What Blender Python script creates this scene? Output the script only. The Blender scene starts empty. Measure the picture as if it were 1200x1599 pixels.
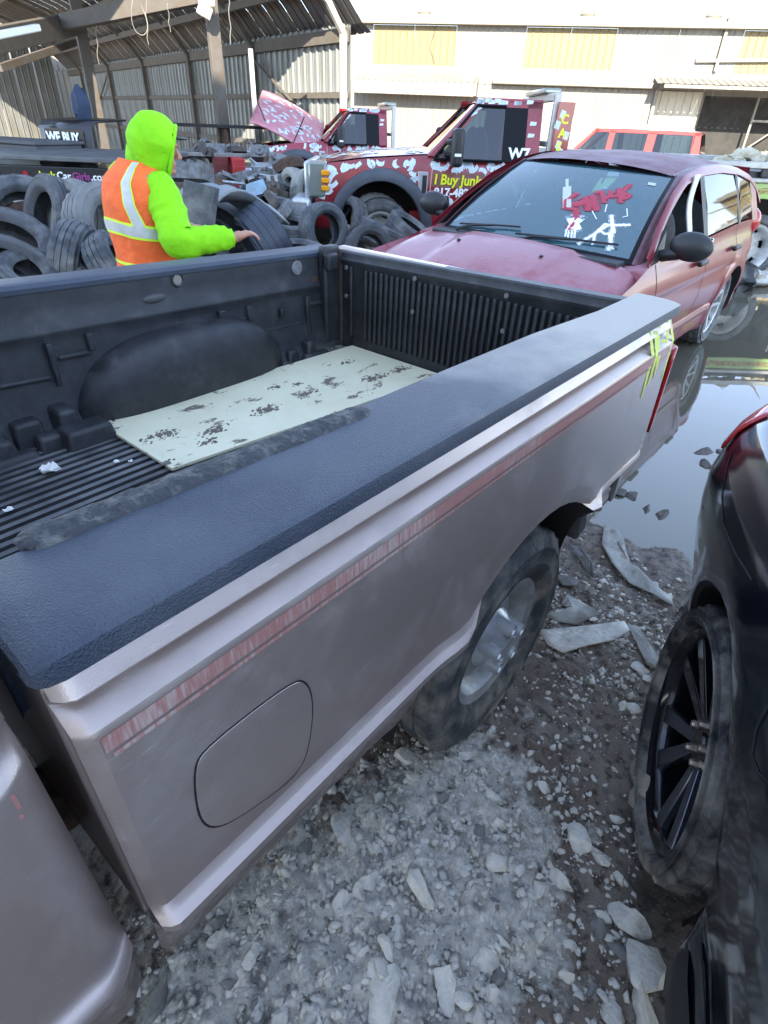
import bpy, bmesh, math, random
import numpy as np
from mathutils import Vector, Matrix, noise
R = math.radians
random.seed(7)
rng = np.random.default_rng(11)
sc = bpy.context.scene
col = sc.collection

# ------------------------------------------------------------------ camera, light, exposure
CAM = Vector((-0.0704, -0.4485, 1.596)); YAW, PITCH, ROLL, FPX = 0.6785, 0.5987, 0.0441, 888.93
fw = Vector((math.cos(YAW)*math.cos(PITCH), math.sin(YAW)*math.cos(PITCH), -math.sin(PITCH)))
rt0 = Vector((math.sin(YAW), -math.cos(YAW), 0)); up0 = rt0.cross(fw)
rt = math.cos(ROLL)*rt0 + math.sin(ROLL)*up0; up = -math.sin(ROLL)*rt0 + math.cos(ROLL)*up0
cam = bpy.data.cameras.new('camera'); co = bpy.data.objects.new('camera', cam); col.objects.link(co)
m = Matrix((rt, up, -fw)).transposed().to_4x4(); m.translation = CAM; co.matrix_world = m
cam.sensor_fit = 'VERTICAL'; cam.sensor_height = 24; cam.lens = 24*FPX/1599
cam.clip_start = 0.02; cam.clip_end = 2000
sc.camera = co
sc.render.resolution_x = 768; sc.render.resolution_y = 1024

SUN_AZ, SUN_EL = R(216), R(28)          # azimuth of the sun's position, from +X towards +Y
w = bpy.data.worlds.new('World'); sc.world = w; w.use_nodes = True
nt = w.node_tree; bg = nt.nodes['Background']
sky = nt.nodes.new('ShaderNodeTexSky'); sky.sky_type = 'NISHITA'; sky.sun_disc = False
sky.sun_elevation = SUN_EL; sky.sun_rotation = math.pi/2 - SUN_AZ
sky.air_density = .75; sky.dust_density = 0; sky.ozone_density = 1.0
hs = nt.nodes.new('ShaderNodeHueSaturation'); hs.inputs['Saturation'].default_value = .76; nt.links.new(sky.outputs[0], hs.inputs['Color']); mn = nt.nodes.new('ShaderNodeMix'); mn.data_type = 'RGBA'; mn.blend_type = 'DARKEN'; mn.inputs[0].default_value = .5; nt.links.new(hs.outputs[0], mn.inputs[6]); mn.inputs[7].default_value = (.50, .74, 1.15, 1); nt.links.new(mn.outputs[2], bg.inputs[0]); bg.inputs[1].default_value = 0.15
sl = bpy.data.lights.new('sun', 'SUN'); sl.energy = 2.0; sl.angle = R(.5); sl.color = (1, .93, .78)
so = bpy.data.objects.new('sun', sl); col.objects.link(so)
sdir = Vector((math.cos(SUN_AZ)*math.cos(SUN_EL), math.sin(SUN_AZ)*math.cos(SUN_EL), math.sin(SUN_EL)))
so.rotation_euler = sdir.to_track_quat('Z', 'Y').to_euler(); so.location = (0, 0, 30)
vs = sc.view_settings; vs.view_transform = 'Standard'; vs.look = 'None'; vs.gamma = 1; vs.exposure = 3.1
vs.use_curve_mapping = False
sc.render.engine = 'CYCLES'
try:
    sc.cycles.max_bounces = 8; sc.cycles.transparent_max_bounces = 12
except Exception: pass

# ------------------------------------------------------------------ helpers
def ray(u, v):
    """direction of sight through a point of the 1200x1599 photograph (used to measure where things stand)"""
    return fw + rt*((u-600)/FPX) + up*((799.5-v)/FPX)
def far(u, v, d):
    """the point at horizontal distance d on that line of sight"""
    r = ray(u, v); return CAM + r*(d/math.hypot(r.x, r.y))
def onz(u, v, z):
    r = ray(u, v); return CAM + r*((z-CAM.z)/r.z)
def ony(u, v, y):
    r = ray(u, v); return CAM + r*((y-CAM.y)/r.y)

def lk(nt, a, b): nt.links.new(a, b)
MATS = {}
def mat(name, c, rough=.6, metal=0., c2=None, n=6., lo=.4, hi=.65, bump=0., bn=80., coat=0., dust=None, dn=3., dlo=.5, dhi=.8, spec=.5, upd=0., stretch=None, emis=0, sub=0):
    """procedural surface: base colour, a second colour in noise patches, dust patches (more on upward faces with upd), fine relief"""
    if name in MATS: return MATS[name]
    M = bpy.data.materials.new(name); M.use_nodes = True; t = M.node_tree; N = t.nodes; b = N['Principled BSDF']
    tc = N.new('ShaderNodeTexCoord'); mp = N.new('ShaderNodeMapping'); lk(t, tc.outputs['Object'], mp.inputs[0])
    if stretch: mp.inputs['Scale'].default_value = stretch
    out = None
    def patches(scale, l, h, det=6):
        x = N.new('ShaderNodeTexNoise'); x.inputs['Scale'].default_value = scale; x.inputs['Detail'].default_value = det; x.inputs['Roughness'].default_value = .65
        lk(t, mp.outputs[0], x.inputs['Vector'])
        r = N.new('ShaderNodeMapRange'); r.inputs[1].default_value = l; r.inputs[2].default_value = h; lk(t, x.outputs[0], r.inputs[0]); return r.outputs[0]
    def mix(f, a, bb):
        x = N.new('ShaderNodeMix'); x.data_type = 'RGBA'; lk(t, f, x.inputs[0])
        for i, q in ((6, a), (7, bb)):
            if isinstance(q, tuple): x.inputs[i].default_value = (*q, 1)
            else: lk(t, q, x.inputs[i])
        return x.outputs[2]
    cur = c
    if c2: cur = mix(patches(n, lo, hi), c, c2)
    if dust:
        f = patches(dn, dlo, dhi, 8)
        if upd:
            g = N.new('ShaderNodeNewGeometry'); sx = N.new('ShaderNodeSeparateXYZ'); lk(t, g.outputs['Normal'], sx.inputs[0])
            r = N.new('ShaderNodeMapRange'); r.inputs[1].default_value = .1; r.inputs[2].default_value = .9; r.inputs[3].default_value = 1-upd; r.inputs[4].default_value = 1; lk(t, sx.outputs[2], r.inputs[0])
            mu = N.new('ShaderNodeMath'); mu.operation = 'MULTIPLY'; lk(t, f, mu.inputs[0]); lk(t, r.outputs[0], mu.inputs[1]); f = mu.outputs[0]
        cur = mix(f, cur, dust)
        rr = N.new('ShaderNodeMapRange'); rr.inputs[3].default_value = rough; rr.inputs[4].default_value = max(rough, .85); lk(t, f, rr.inputs[0]); lk(t, rr.outputs[0], b.inputs['Roughness'])
        if metal:
            rm = N.new('ShaderNodeMapRange'); rm.inputs[3].default_value = metal; rm.inputs[4].default_value = 0; lk(t, f, rm.inputs[0]); lk(t, rm.outputs[0], b.inputs['Metallic'])
    else:
        b.inputs['Roughness'].default_value = rough
        b.inputs['Metallic'].default_value = metal
    if isinstance(cur, tuple): b.inputs['Base Color'].default_value = (*cur, 1)
    else: lk(t, cur, b.inputs['Base Color'])
    b.inputs['Specular IOR Level'].default_value = spec
    b.inputs['Coat Weight'].default_value = coat; b.inputs['Coat Roughness'].default_value = .08
    if bump:
        x = N.new('ShaderNodeTexNoise'); x.inputs['Scale'].default_value = bn; x.inputs['Detail'].default_value = 4; lk(t, mp.outputs[0], x.inputs['Vector'])
        bp = N.new('ShaderNodeBump'); bp.inputs['Strength'].default_value = min(1, bump); bp.inputs['Distance'].default_value = .004*max(1, bump); lk(t, x.outputs[0], bp.inputs['Height']); lk(t, bp.outputs[0], b.inputs['Normal'])
    if emis:
        b.inputs['Emission Color'].default_value = (*c, 1); b.inputs['Emission Strength'].default_value = emis
    MATS[name] = M
    return M
def glass(name, tint=(.5, .6, .62), op=.35, rough=.03, film=(.02, .025, .03), ior=1.75):
    """window glass: clear with tint, a faint film of dirt (sky reflection painted in on windscreens) and a mirror reflection that grows at glancing angles"""
    if name in MATS: return MATS[name]
    M = bpy.data.materials.new(name); M.use_nodes = True; t = M.node_tree; N = t.nodes; N.clear()
    o = N.new('ShaderNodeOutputMaterial'); tr = N.new('ShaderNodeBsdfTransparent'); tr.inputs[0].default_value = (*tint, 1)
    df = N.new('ShaderNodeBsdfDiffuse'); df.inputs[0].default_value = (*film, 1)
    gl = N.new('ShaderNodeBsdfGlossy'); gl.inputs['Roughness'].default_value = rough
    a = N.new('ShaderNodeMixShader'); a.inputs[0].default_value = op; lk(t, tr.outputs[0], a.inputs[1]); lk(t, df.outputs[0], a.inputs[2])
    fr = N.new('ShaderNodeFresnel'); fr.inputs[0].default_value = ior
    b = N.new('ShaderNodeMixShader'); lk(t, fr.outputs[0], b.inputs[0]); lk(t, a.outputs[0], b.inputs[1]); lk(t, gl.outputs[0], b.inputs[2])
    lk(t, b.outputs[0], o.inputs[0]); MATS[name] = M; return M

class MB:
    """collects shapes; build() links them as one mesh object"""
    def __init__(s): s.v = []; s.f = []; s.a = None
    def add(s, vs, fs):
        o = len(s.v); s.v += [tuple(p) for p in vs]; s.f += [tuple(i+o for i in f) for f in fs]; return s
    def box(s, c, d, rot=None, M=None):
        h = [x/2 for x in d]; P = [Vector((sx*h[0], sy*h[1], sz*h[2])) for sx in (-1, 1) for sy in (-1, 1) for sz in (-1, 1)]
        if rot is not None:
            q = Matrix.Rotation(rot[2], 3, 'Z') @ Matrix.Rotation(rot[1], 3, 'Y') @ Matrix.Rotation(rot[0], 3, 'X'); P = [q @ p for p in P]
        if M is not None: P = [M @ p for p in P]
        c = Vector(c)
        return s.add([p+c for p in P], [(0, 1, 3, 2), (4, 6, 7, 5), (0, 4, 5, 1), (2, 3, 7, 6), (0, 2, 6, 4), (1, 5, 7, 3)])
    def tube(s, pts, r, n=8, cap=True, flat=None):
        pts = [Vector(p) for p in pts]; rr = r if isinstance(r, (list, tuple)) else [r]*len(pts); vs = []
        u = None
        for i, p in enumerate(pts):
            t = (pts[min(i+1, len(pts)-1)]-pts[max(i-1, 0)]).normalized()
            if u is None: u = t.orthogonal().normalized()
            else: u = (u - t*u.dot(t)).normalized()
            w_ = t.cross(u)
            for k in range(n):
                a = 2*math.pi*k/n; vs.append(p+(u*math.cos(a)+w_*math.sin(a))*rr[i])
        fs = [(i*n+k, i*n+(k+1) % n, (i+1)*n+(k+1) % n, (i+1)*n+k) for i in range(len(pts)-1) for k in range(n)]
        if cap: fs += [tuple(range(n))[::-1], tuple((len(pts)-1)*n+k for k in range(n))]
        return s.add(vs, fs)
    def ribbon(s, pts, nrm, w_, th=.0015):
        """a flat stroke of paint lying on a surface"""
        pts = [Vector(p) for p in pts]; ww = w_ if isinstance(w_, (list, tuple)) else [w_]*len(pts); vs = []
        for i, p in enumerate(pts):
            nn = nrm(p) if callable(nrm) else Vector(nrm)
            t = (pts[min(i+1, len(pts)-1)]-pts[max(i-1, 0)]).normalized(); sd = t.cross(nn).normalized()
            vs += [p+sd*ww[i]/2, p+nn*th, p-sd*ww[i]/2]
        return s.add(vs, [f for i in range(len(pts)-1) for f in ((i*3, i*3+3, i*3+4, i*3+1), (i*3+1, i*3+4, i*3+5, i*3+2))])
    def lathe(s, prof, c=(0, 0, 0), ax=(0, 1, 0), n=32, closed=False):
        """prof: (radius, offset along axis)"""
        ax = Vector(ax).normalized(); u = ax.orthogonal().normalized(); w_ = ax.cross(u); c = Vector(c); vs = []
        for k in range(n):
            a = 2*math.pi*k/n; d = u*math.cos(a)+w_*math.sin(a)
            vs += [c+d*r+ax*h for r, h in prof]
        m_ = len(prof); fs = []
        for k in range(n):
            for i in range(m_ if closed else m_-1):
                j = (i+1) % m_; q = ((k+1) % n)*m_; fs.append((k*m_+i, k*m_+j, q+j, q+i))
        return s.add(vs, fs)
    def disc(s, c, r, ax, n=24, h=.004):
        return s.lathe([(0.0005, h), (r*.93, h), (r, h*.5), (r, -h)], c, ax, n)
    def grid(s, P, closed_u=False):
        """P: rows of points"""
        nr, nc = len(P), len(P[0])
        return s.add([p for r in P for p in r], [(i*nc+j, i*nc+(j+1) % nc, (i+1)*nc+(j+1) % nc, (i+1)*nc+j) for i in range(nr-1) for j in range(nc if closed_u else nc-1)])
    def prism(s, pts, ext):
        """pts: planar outline, ext: extrusion vector"""
        pts = [Vector(p) for p in pts]; e = Vector(ext); n = len(pts)
        return s.add(pts+[p+e for p in pts], [tuple(range(n))[::-1], tuple(range(n, 2*n))]+[(i, (i+1) % n, n+(i+1) % n, n+i) for i in range(n)])
    def ball(s, c, r, n=12, m_=8, jit=0, M=None):
        c = Vector(c); r = r if isinstance(r, (list, tuple)) else (r, r, r); vs = []; sd = random.random()*100
        for i in range(m_+1):
            th = math.pi*i/m_
            for k in range(n):
                a = 2*math.pi*k/n; p = Vector((math.sin(th)*math.cos(a), math.sin(th)*math.sin(a), math.cos(th)))
                q = 1+(jit*noise.noise(p*2.2+Vector((sd, 0, 0))) if jit else 0)
                p = Vector((p.x*r[0]*q, p.y*r[1]*q, p.z*r[2]*q))
                vs.append(c+(M @ p if M is not None else p))
        return s.add(vs, [(i*n+k, (i+1)*n+k, (i+1)*n+(k+1) % n, i*n+(k+1) % n) for i in range(m_) for k in range(n)])
    def build(s, name, m_, parent=None, world=False, smooth=38, bevel=0, bseg=2, solid=0, sub=0, merge=True):
        me = bpy.data.meshes.new(name)
        vs = s.v
        if world and parent is not None:
            inv = parent.matrix_basis.inverted(); vs = [inv @ Vector(p) for p in vs]
        me.from_pydata([tuple(p) for p in vs], [], s.f)
        if merge:
            bm = bmesh.new(); bm.from_mesh(me); bmesh.ops.remove_doubles(bm, verts=bm.verts, dist=1e-5)
            bmesh.ops.dissolve_degenerate(bm, edges=bm.edges, dist=1e-6)
            bmesh.ops.recalc_face_normals(bm, faces=bm.faces); bm.to_mesh(me); bm.free()
        me.materials.append(m_)
        if smooth:
            me.shade_smooth(); me.set_sharp_from_angle(angle=R(smooth))
        o = bpy.data.objects.new(name, me); col.objects.link(o)
        if parent is not None: o.parent = parent
        if solid:
            q = o.modifiers.new('thickness', 'SOLIDIFY'); q.thickness = solid; q.offset = 0
        if bevel:
            q = o.modifiers.new('bevel', 'BEVEL'); q.width = bevel; q.segments = bseg; q.limit_method = 'ANGLE'; q.angle_limit = R(40)
        if sub:
            q = o.modifiers.new('sub', 'SUBSURF'); q.levels = sub; q.render_levels = sub
        return o
def tag(o, label, cat, group=None, kind=None):
    if label: o['label'] = label
    if cat: o['category'] = cat
    if group: o['group'] = group
    if kind: o['kind'] = kind
    return o
def thing(name, label, cat, loc=(0, 0, 0), rz=0, group=None, M=None):
    o = bpy.data.objects.new(name, None); col.objects.link(o); o.empty_display_size = .2
    if M is not None: o.matrix_basis = M
    else: o.location = loc; o.rotation_euler = (0, 0, rz); o.matrix_basis = Matrix.Translation(loc) @ Matrix.Rotation(rz, 4, 'Z')
    return tag(o, label, cat, group)
def struct(o): o['kind'] = 'structure'; return o
def copy_tree(o, parent=None):
    c = o.copy(); col.objects.link(c)
    if parent is not None: c.parent = parent
    for ch in list(o.children): copy_tree(ch, c)
    return c
def text(s, size, org, xd, yd, m_, parent, name='lettering', ext=.002, bold=0., shear=0., sx=1., world=False, align='LEFT'):
    cu = bpy.data.curves.new(name, 'FONT'); cu.body = s; cu.size = size; cu.extrude = ext; cu.offset = bold; cu.shear = shear; cu.align_x = align
    cu.resolution_u = 3
    o = bpy.data.objects.new(name, cu); col.objects.link(o)
    dg = bpy.context.evaluated_depsgraph_get(); me = bpy.data.meshes.new_from_object(o.evaluated_get(dg)); bpy.data.objects.remove(o)
    xd = Vector(xd).normalized()*sx; yd = Vector(yd).normalized(); z = xd.cross(yd).normalized()
    M = Matrix((xd, yd, z)).transposed().to_4x4(); M.translation = Vector(org)
    if world and parent is not None: M = parent.matrix_basis.inverted() @ M
    me.transform(M); me.materials.clear(); me.materials.append(m_)
    o = bpy.data.objects.new(name, me); col.objects.link(o)
    if parent is not None: o.parent = parent
    return o
def text_row(parts, size, org, xd, yd, parent, gap=.012, **k):
    """words of different colour set one after the other"""
    xd = Vector(xd).normalized(); p = Vector(org)
    for s_, m_ in parts:
        o = text(s_, size, p, xd, yd, m_, parent, **k); w_ = max((v.co-p).dot(xd) for v in o.data.vertices); p = p+xd*(w_+gap)
ORD = ['leftmost', 'second', 'third', 'fourth', 'fifth', 'sixth', 'seventh', 'eighth', 'ninth', 'tenth', 'eleventh', 'twelfth', 'thirteenth', 'fourteenth', 'fifteenth', 'sixteenth', 'seventeenth', 'eighteenth', 'nineteenth', 'twentieth']
def photo_x(p):
    d = Vector(p)-CAM; return d.dot(rt)/d.dot(fw)
def tell_apart(prefixes):
    """pieces that look alike are told apart by their order from left to right"""
    by = {}
    for o in col.objects:
        if o.parent is None and o.get('label') and any(o.name.startswith(p) for p in prefixes): by.setdefault(o['label'], []).append(o)
    for l, os_ in by.items():
        if len(os_) < 2: continue
        os_.sort(key=lambda o: photo_x(o.location))
        for i, o in enumerate(os_): o['label'] = (ORD[i] if i < 20 else 'a later')+(' ' if i == 0 else ' from left, ')+l
def lin(a, b, n): return [a+(b-a)*i/(n-1) for i in range(n)]
def interp(x, tab): return float(np.interp(x, [a[0] for a in tab], [a[1] for a in tab]))
def arch_z(x, cx, cz, r, zb):
    d = r*r-(x-cx)**2
    return max(zb, cz+math.sqrt(d)) if d > 0 else zb
def arch_cols(x0, x1, archs, step=.04):
    xs = set(np.round(np.arange(x0, x1+1e-6, step), 4)); xs |= {x0, x1}
    for cx, cz, r, zb in archs:
        h = math.sqrt(max(0, r*r-(zb-cz)**2))
        xs = {x for x in xs if not cx-h-.01 < x < cx+h+.01}
        for a in np.linspace(math.pi-math.asin(min(1, max(-1, (zb-cz)/r))), math.asin(min(1, max(-1, (zb-cz)/r))), 22): xs.add(round(cx+r*math.cos(a), 5))
        xs |= {round(cx-h-.0005, 5), round(cx+h+.0005, 5)}
    return sorted(x for x in xs if x0-1e-6 <= x <= x1+1e-6)

# ------------------------------------------------------------------ materials
BEIGE = mat('faded mauve beige paint', (.50, .40, .355), .28, .55, c2=(.46, .365, .325), n=3, coat=.35, dust=(.34, .30, .27), dn=4, dlo=.52, dhi=.85, bump=.15, bn=600)
_t = BEIGE.node_tree; _N = _t.nodes; _b = _N['Principled BSDF']
_src = _b.inputs['Base Color'].links[0].from_socket; _rs = _b.inputs['Roughness'].links[0].from_socket
_tc = _N.new('ShaderNodeTexCoord'); _sx = _N.new('ShaderNodeSeparateXYZ'); lk(_t, _tc.outputs['Object'], _sx.inputs[0])
_n = _N.new('ShaderNodeTexNoise'); _n.inputs['Scale'].default_value = 13; _n.inputs['Detail'].default_value = 9; _n.inputs['Roughness'].default_value = .7; lk(_t, _tc.outputs['Object'], _n.inputs['Vector'])
_h = _N.new('ShaderNodeMapRange'); _h.inputs[1].default_value = .80; _h.inputs[2].default_value = .42; _h.inputs[3].default_value = -.20; _h.inputs[4].default_value = .25; lk(_t, _sx.outputs[2], _h.inputs[0])
_a = _N.new('ShaderNodeMath'); lk(_t, _h.outputs[0], _a.inputs[0]); lk(_t, _n.outputs[0], _a.inputs[1])
_m = _N.new('ShaderNodeMapRange'); _m.inputs[1].default_value = .50; _m.inputs[2].default_value = .70; _m.inputs[4].default_value = .75; lk(_t, _a.outputs[0], _m.inputs[0])
_x = _N.new('ShaderNodeMix'); _x.data_type = 'RGBA'; lk(_t, _m.outputs[0], _x.inputs[0]); lk(_t, _src, _x.inputs[6]); _x.inputs[7].default_value = (.20, .155, .12, 1); lk(_t, _x.outputs[2], _b.inputs['Base Color'])
_x = _N.new('ShaderNodeMix'); lk(_t, _m.outputs[0], _x.inputs[0]); lk(_t, _rs, _x.inputs[2]); _x.inputs[3].default_value = .9; lk(_t, _x.outputs[0], _b.inputs['Roughness'])
# fine scratches
_mp = _N.new('ShaderNodeMapping'); _mp.inputs['Scale'].default_value = (6, 6, 70); _mp.inputs['Rotation'].default_value = (.0, .5, 0); lk(_t, _tc.outputs['Object'], _mp.inputs[0])
_v = _N.new('ShaderNodeTexNoise'); _v.inputs['Scale'].default_value = 3; _v.inputs['Detail'].default_value = 8; lk(_t, _mp.outputs[0], _v.inputs['Vector'])
_vr = _N.new('ShaderNodeMapRange'); _vr.inputs[1].default_value = .68; _vr.inputs[2].default_value = .74; _vr.inputs[4].default_value = .5; lk(_t, _v.outputs[0], _vr.inputs[0])
_x2 = _N.new('ShaderNodeMix'); _x2.data_type = 'RGBA'; lk(_t, _vr.outputs[0], _x2.inputs[0]); lk(_t, _b.inputs['Base Color'].links[0].from_socket, _x2.inputs[6]); _x2.inputs[7].default_value = (.70, .64, .60, 1); lk(_t, _x2.outputs[2], _b.inputs['Base Color'])
LINER = mat('black ribbed bed liner plastic', (.018, .019, .022), .42, c2=(.035, .036, .04), n=14, bump=.6, bn=350, dust=(.16, .15, .14), dn=7, dlo=.55, dhi=.9, upd=.7)
CAPM = mat('black textured rail cap', (.028, .040, .066), .34, c2=(.036, .048, .076), n=9, bump=.8, bn=420, dust=(.14, .14, .15), dn=5, dlo=.55, dhi=.95)
MUDCAKE = mat('pale dried mud', (.34, .30, .25), .95, c2=(.24, .21, .17), n=20, bump=2, bn=60)
BLACKP = mat('black plastic', (.02, .021, .023), .45, bump=.2, bn=200)
DARK = mat('dark shadowy metal', (.018, .016, .015), .8)
RUBBER = mat('tyre rubber', (.045, .05, .058), .65, c2=(.085, .088, .094), n=7, dust=(.27, .265, .25), dn=6, dlo=.40, dhi=.8, bump=.5, bn=120)
RUBBER_G = mat('dusty grey tyre rubber', (.10, .10, .105), .85, c2=(.05, .052, .058), n=5, dust=(.25, .245, .23), dn=6, dlo=.5, dhi=.8, bump=.5, bn=120)
RUBBER_L = mat('pale weathered tyre rubber', (.32, .32, .29), .85, c2=(.12, .12, .12), n=6, lo=.5, hi=.7, bump=.5, bn=120)
STEEL = mat('dull silver steel wheel', (.60, .60, .60), .42, .5, c2=(.42, .42, .42), n=12, dust=(.30, .27, .23), dn=9, dlo=.5, dhi=.8)
CHROME = mat('silver plastic centre cap', (.60, .61, .63), .3, .5, c2=(.45, .46, .48), n=20)
RUST = mat('rusty brown metal', (.10, .05, .03), .85, c2=(.04, .028, .02), n=20, bump=.6)
MAROON = mat('dusty maroon car paint', (.25, .03, .05), .25, .2, c2=(.27, .035, .055), n=4, coat=.25, dust=(.42, .27, .30), dn=5, dlo=.36, dhi=.9, upd=.85)
MAROON_S = mat('glossy maroon car paint', (.19, .012, .022), .30, .1, coat=.2, spec=.35, dust=(.22, .14, .13), dn=6, dlo=.6, dhi=1.0)
MAROON_R = mat('mauve maroon roof paint', (.15, .055, .07), .55, .0, c2=(.22, .14, .16), n=5, lo=.38, hi=.62, spec=.3)  # mauve with paler noise patches and little gloss
NAVY = mat('black car paint with dust', (.006, .008, .014), .14, .2, coat=.7, dust=(.07, .07, .07), dn=4, dlo=.60, dhi=1.15, c2=(.008, .011, .018), n=3)
ALLOY_B = mat('gloss black alloy', (.012, .013, .017), .15, .5, coat=.6)
ALLOY_P = mat('spoke face with painted sheen', (.16, .17, .22), .25, .85)  # lighter blue grey, standing in for the sky's reflection
LUG = mat('lug nut steel', (.5, .42, .35), .35, .9)
TAIL = mat('red tail light lens', (.45, .01, .015), .12, coat=.5)
WRAP = mat('red vehicle wrap', (.30, .022, .028), .25, .1, c2=(.20, .016, .022), n=2.5, coat=.5, dust=(.25, .16, .15), dn=4, dlo=.6, dhi=1.1)
WRAP_P = mat('pale pinkish red wrap', (.60, .28, .31), .4, c2=(.50, .18, .22), n=4)  # paler and pinker than the rest of the wrap, for the raised bonnet
BILL = mat('printed pale banknotes', (.66, .74, .78), .45, c2=(.50, .60, .62), n=40)
FLARE = mat('grey black fender flare plastic', (.055, .062, .078), .55, c2=(.075, .082, .098), n=6)
YEL = mat('yellow vinyl lettering', (.85, .92, .03), .4)
WHT = mat('white vinyl lettering', (.85, .86, .88), .4)
PINK = mat('purple vinyl lettering', (.30, .04, .22), .5)
SPRAY_Y = mat('yellow green spray paint', (.70, .78, .10), .6, c2=(.62, .68, .16), n=50)
SPRAY_W = mat('white paint marker', (.85, .87, .92), .5)
SPRAY_R = mat('red paint marker', (.40, .03, .06), .5)
AMBER = mat('amber lamp lens', (.85, .33, .01), .25)
LAMP = mat('clear headlamp lens', (.26, .28, .25), .15, .3)
WINDOW = glass('tinted car window glass', (.28, .36, .40), .25)
SHIELD = glass('windscreen glass', (.38, .62, .72), .34, film=(.09, .25, .31), ior=2.3)  # film coloured blue green to imitate the sky reflected in the windscreen
ORANGE = mat('fluorescent orange mesh fabric', (1.0, .17, .03), .8, c2=(.92, .14, .03), n=9, bump=3.5, bn=22)
NEON = mat('fluorescent yellow green hoodie', (.26, .72, .0), .8, c2=(.22, .64, .0), n=7, bump=3.5, bn=16)
NEON_T = mat('lime vest trim', (.75, 1.0, .05), .7)
REFL = mat('silver reflective tape', (.62, .62, .60), .45, .2, c2=(.52, .52, .50), n=18)
SKIN = mat('skin', (.50, .24, .16), .5, c2=(.46, .21, .14), n=30)
JEANS = mat('dark trousers', (.03, .035, .05), .9, bump=.5, bn=200)
GALV = mat('galvanised corrugated steel', (.21, .215, .205), .45, .3, c2=(.13, .13, .12), n=3, lo=.35, hi=.7, dust=(.12, .095, .07), dn=2, dlo=.5, dhi=.85, stretch=(1, 1, .25))
ROOFM = mat('dark aged roof steel', (.11, .112, .115), .5, .4, c2=(.07, .065, .06), n=1.5, dust=(.14, .10, .08), dn=3, dlo=.5, dhi=.8)
BEAM = mat('weathered steel beam', (.11, .098, .085), .75, c2=(.10, .075, .055), n=5, bump=.3)
WHWALL = mat('white metal cladding', (.245, .225, .195), .5, c2=(.21, .19, .155), n=.6, dust=(.22, .20, .17), dn=1.2, dlo=.55, dhi=.9, stretch=(1, 1, .2))
WHYEL = mat('yellowed translucent cladding', (.22, .165, .075), .5, c2=(.20, .155, .075), n=.8, stretch=(1, 1, .2))
TRIM = mat('cream metal trim', (.24, .215, .17), .5, c2=(.20, .18, .14), n=2)
WOOD = mat('dirty timber', (.20, .13, .08), .8, c2=(.13, .09, .06), n=9, bump=.4)

# ------------------------------------------------------------------ ground, one sheet out to the horizon, and the puddle
def fnoise(x, y, s, seed=0):
    """value noise on arrays"""
    X = x*s+seed*17.3+1000; Y = y*s+seed*9.1+1000
    i = np.floor(X).astype(np.int64); j = np.floor(Y).astype(np.int64); fx = X-i; fy = Y-j
    fx = fx*fx*(3-2*fx); fy = fy*fy*(3-2*fy)
    def h(a, b):
        n_ = (a*374761393+b*668265263+seed*144665) & 0x7fffffff; n_ = ((n_ ^ (n_ >> 13))*1274126177) & 0x7fffffff
        return ((n_ ^ (n_ >> 16)) & 0xffff)/65535.
    return (h(i, j)*(1-fx)+h(i+1, j)*fx)*(1-fy)+(h(i, j+1)*(1-fx)+h(i+1, j+1)*fx)*fy
def fbm(x, y, s, o=4, seed=0, g=.5):
    r = 0; a = 1; t = 0
    for k in range(o): r = r+a*fnoise(x, y, s*2**k, seed+k); t += a; a *= g
    return r/t
def smooth(a, b, x):
    t = np.clip((x-a)/(b-a), 0, 1); return t*t*(3-2*t)
WATER_Z = -.028
def puddle(x, y):
    """1 in the puddle, 0 on the mud"""
    e = .10*(fbm(x, y, 4, 4, 5)-.5)*2
    near = smooth(2.15, 2.75, x+.45*(y+.2)+2.2*e)
    left = 1-smooth(1.2, 1.6, y+e-.0*x)*(1-smooth(2.6, 3.4, x))
    farr = 1-smooth(8.6, 9.4, x+4*e)
    right = smooth(-2.6, -2.1, y+e)
    up_ = 1-smooth(2.4, 3.2, y+4*e)
    return near*left*farr*right*up_
def pale(x, y):
    """where the broken pale concrete dust lies"""
    a = np.exp(-(((x-.42)/.42)**2+((y+.20)/.28)**2))*1.25
    b = np.exp(-(((x-.75)/.35)**2+((y+.02)/.16)**2))*.5
    c_ = np.exp(-(((x-1.75)/.45)**2+((y+.10)/.35)**2))*.35
    d = np.exp(-(((x-.15)/.5)**2+((y-.05)/.35)**2))*.6
    return np.clip(a+b+c_+d, 0, 1.1)
def gz(x, y):
    x = np.asarray(x, float); y = np.asarray(y, float)
    p = puddle(x, y); q = pale(x, y)
    z = .05*(fbm(x, y, 1.3, 3, 1)-.5)+.028*(fbm(x, y, 7, 4, 2)-.5)
    z = z+(.012+.050*q)*(fbm(x, y, 22, 3, 9, .6)-.5)+.03*q
    z = z-.10*p*(.55+.45*smooth(2.3, 3.6, x))+.05*p*(smooth(.58, .72, fbm(x, y, 5.5, 3, 21)))*(1-smooth(3., 3.8, x))
    fade = 1-smooth(10, 20, np.hypot(x, y))
    # the two rows of tyres stand firm, wheels pressed in
    for cx, cy in ((1.09, .13), (1.07, -.55)): z = z-.03*np.exp(-(((x-cx)/.3)**2+((y-cy)/.13)**2))
    return z*fade
def axis(f0, f1, st, lo, hi):
    a = list(np.arange(f0, f1, st)); s = st; x = a[-1]
    while x < hi: s *= 1.13; x += s; a.append(x)
    s = st; x = a[0]
    while x > lo: s *= 1.13; x -= s; a.insert(0, x)
    return np.array(a)
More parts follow.
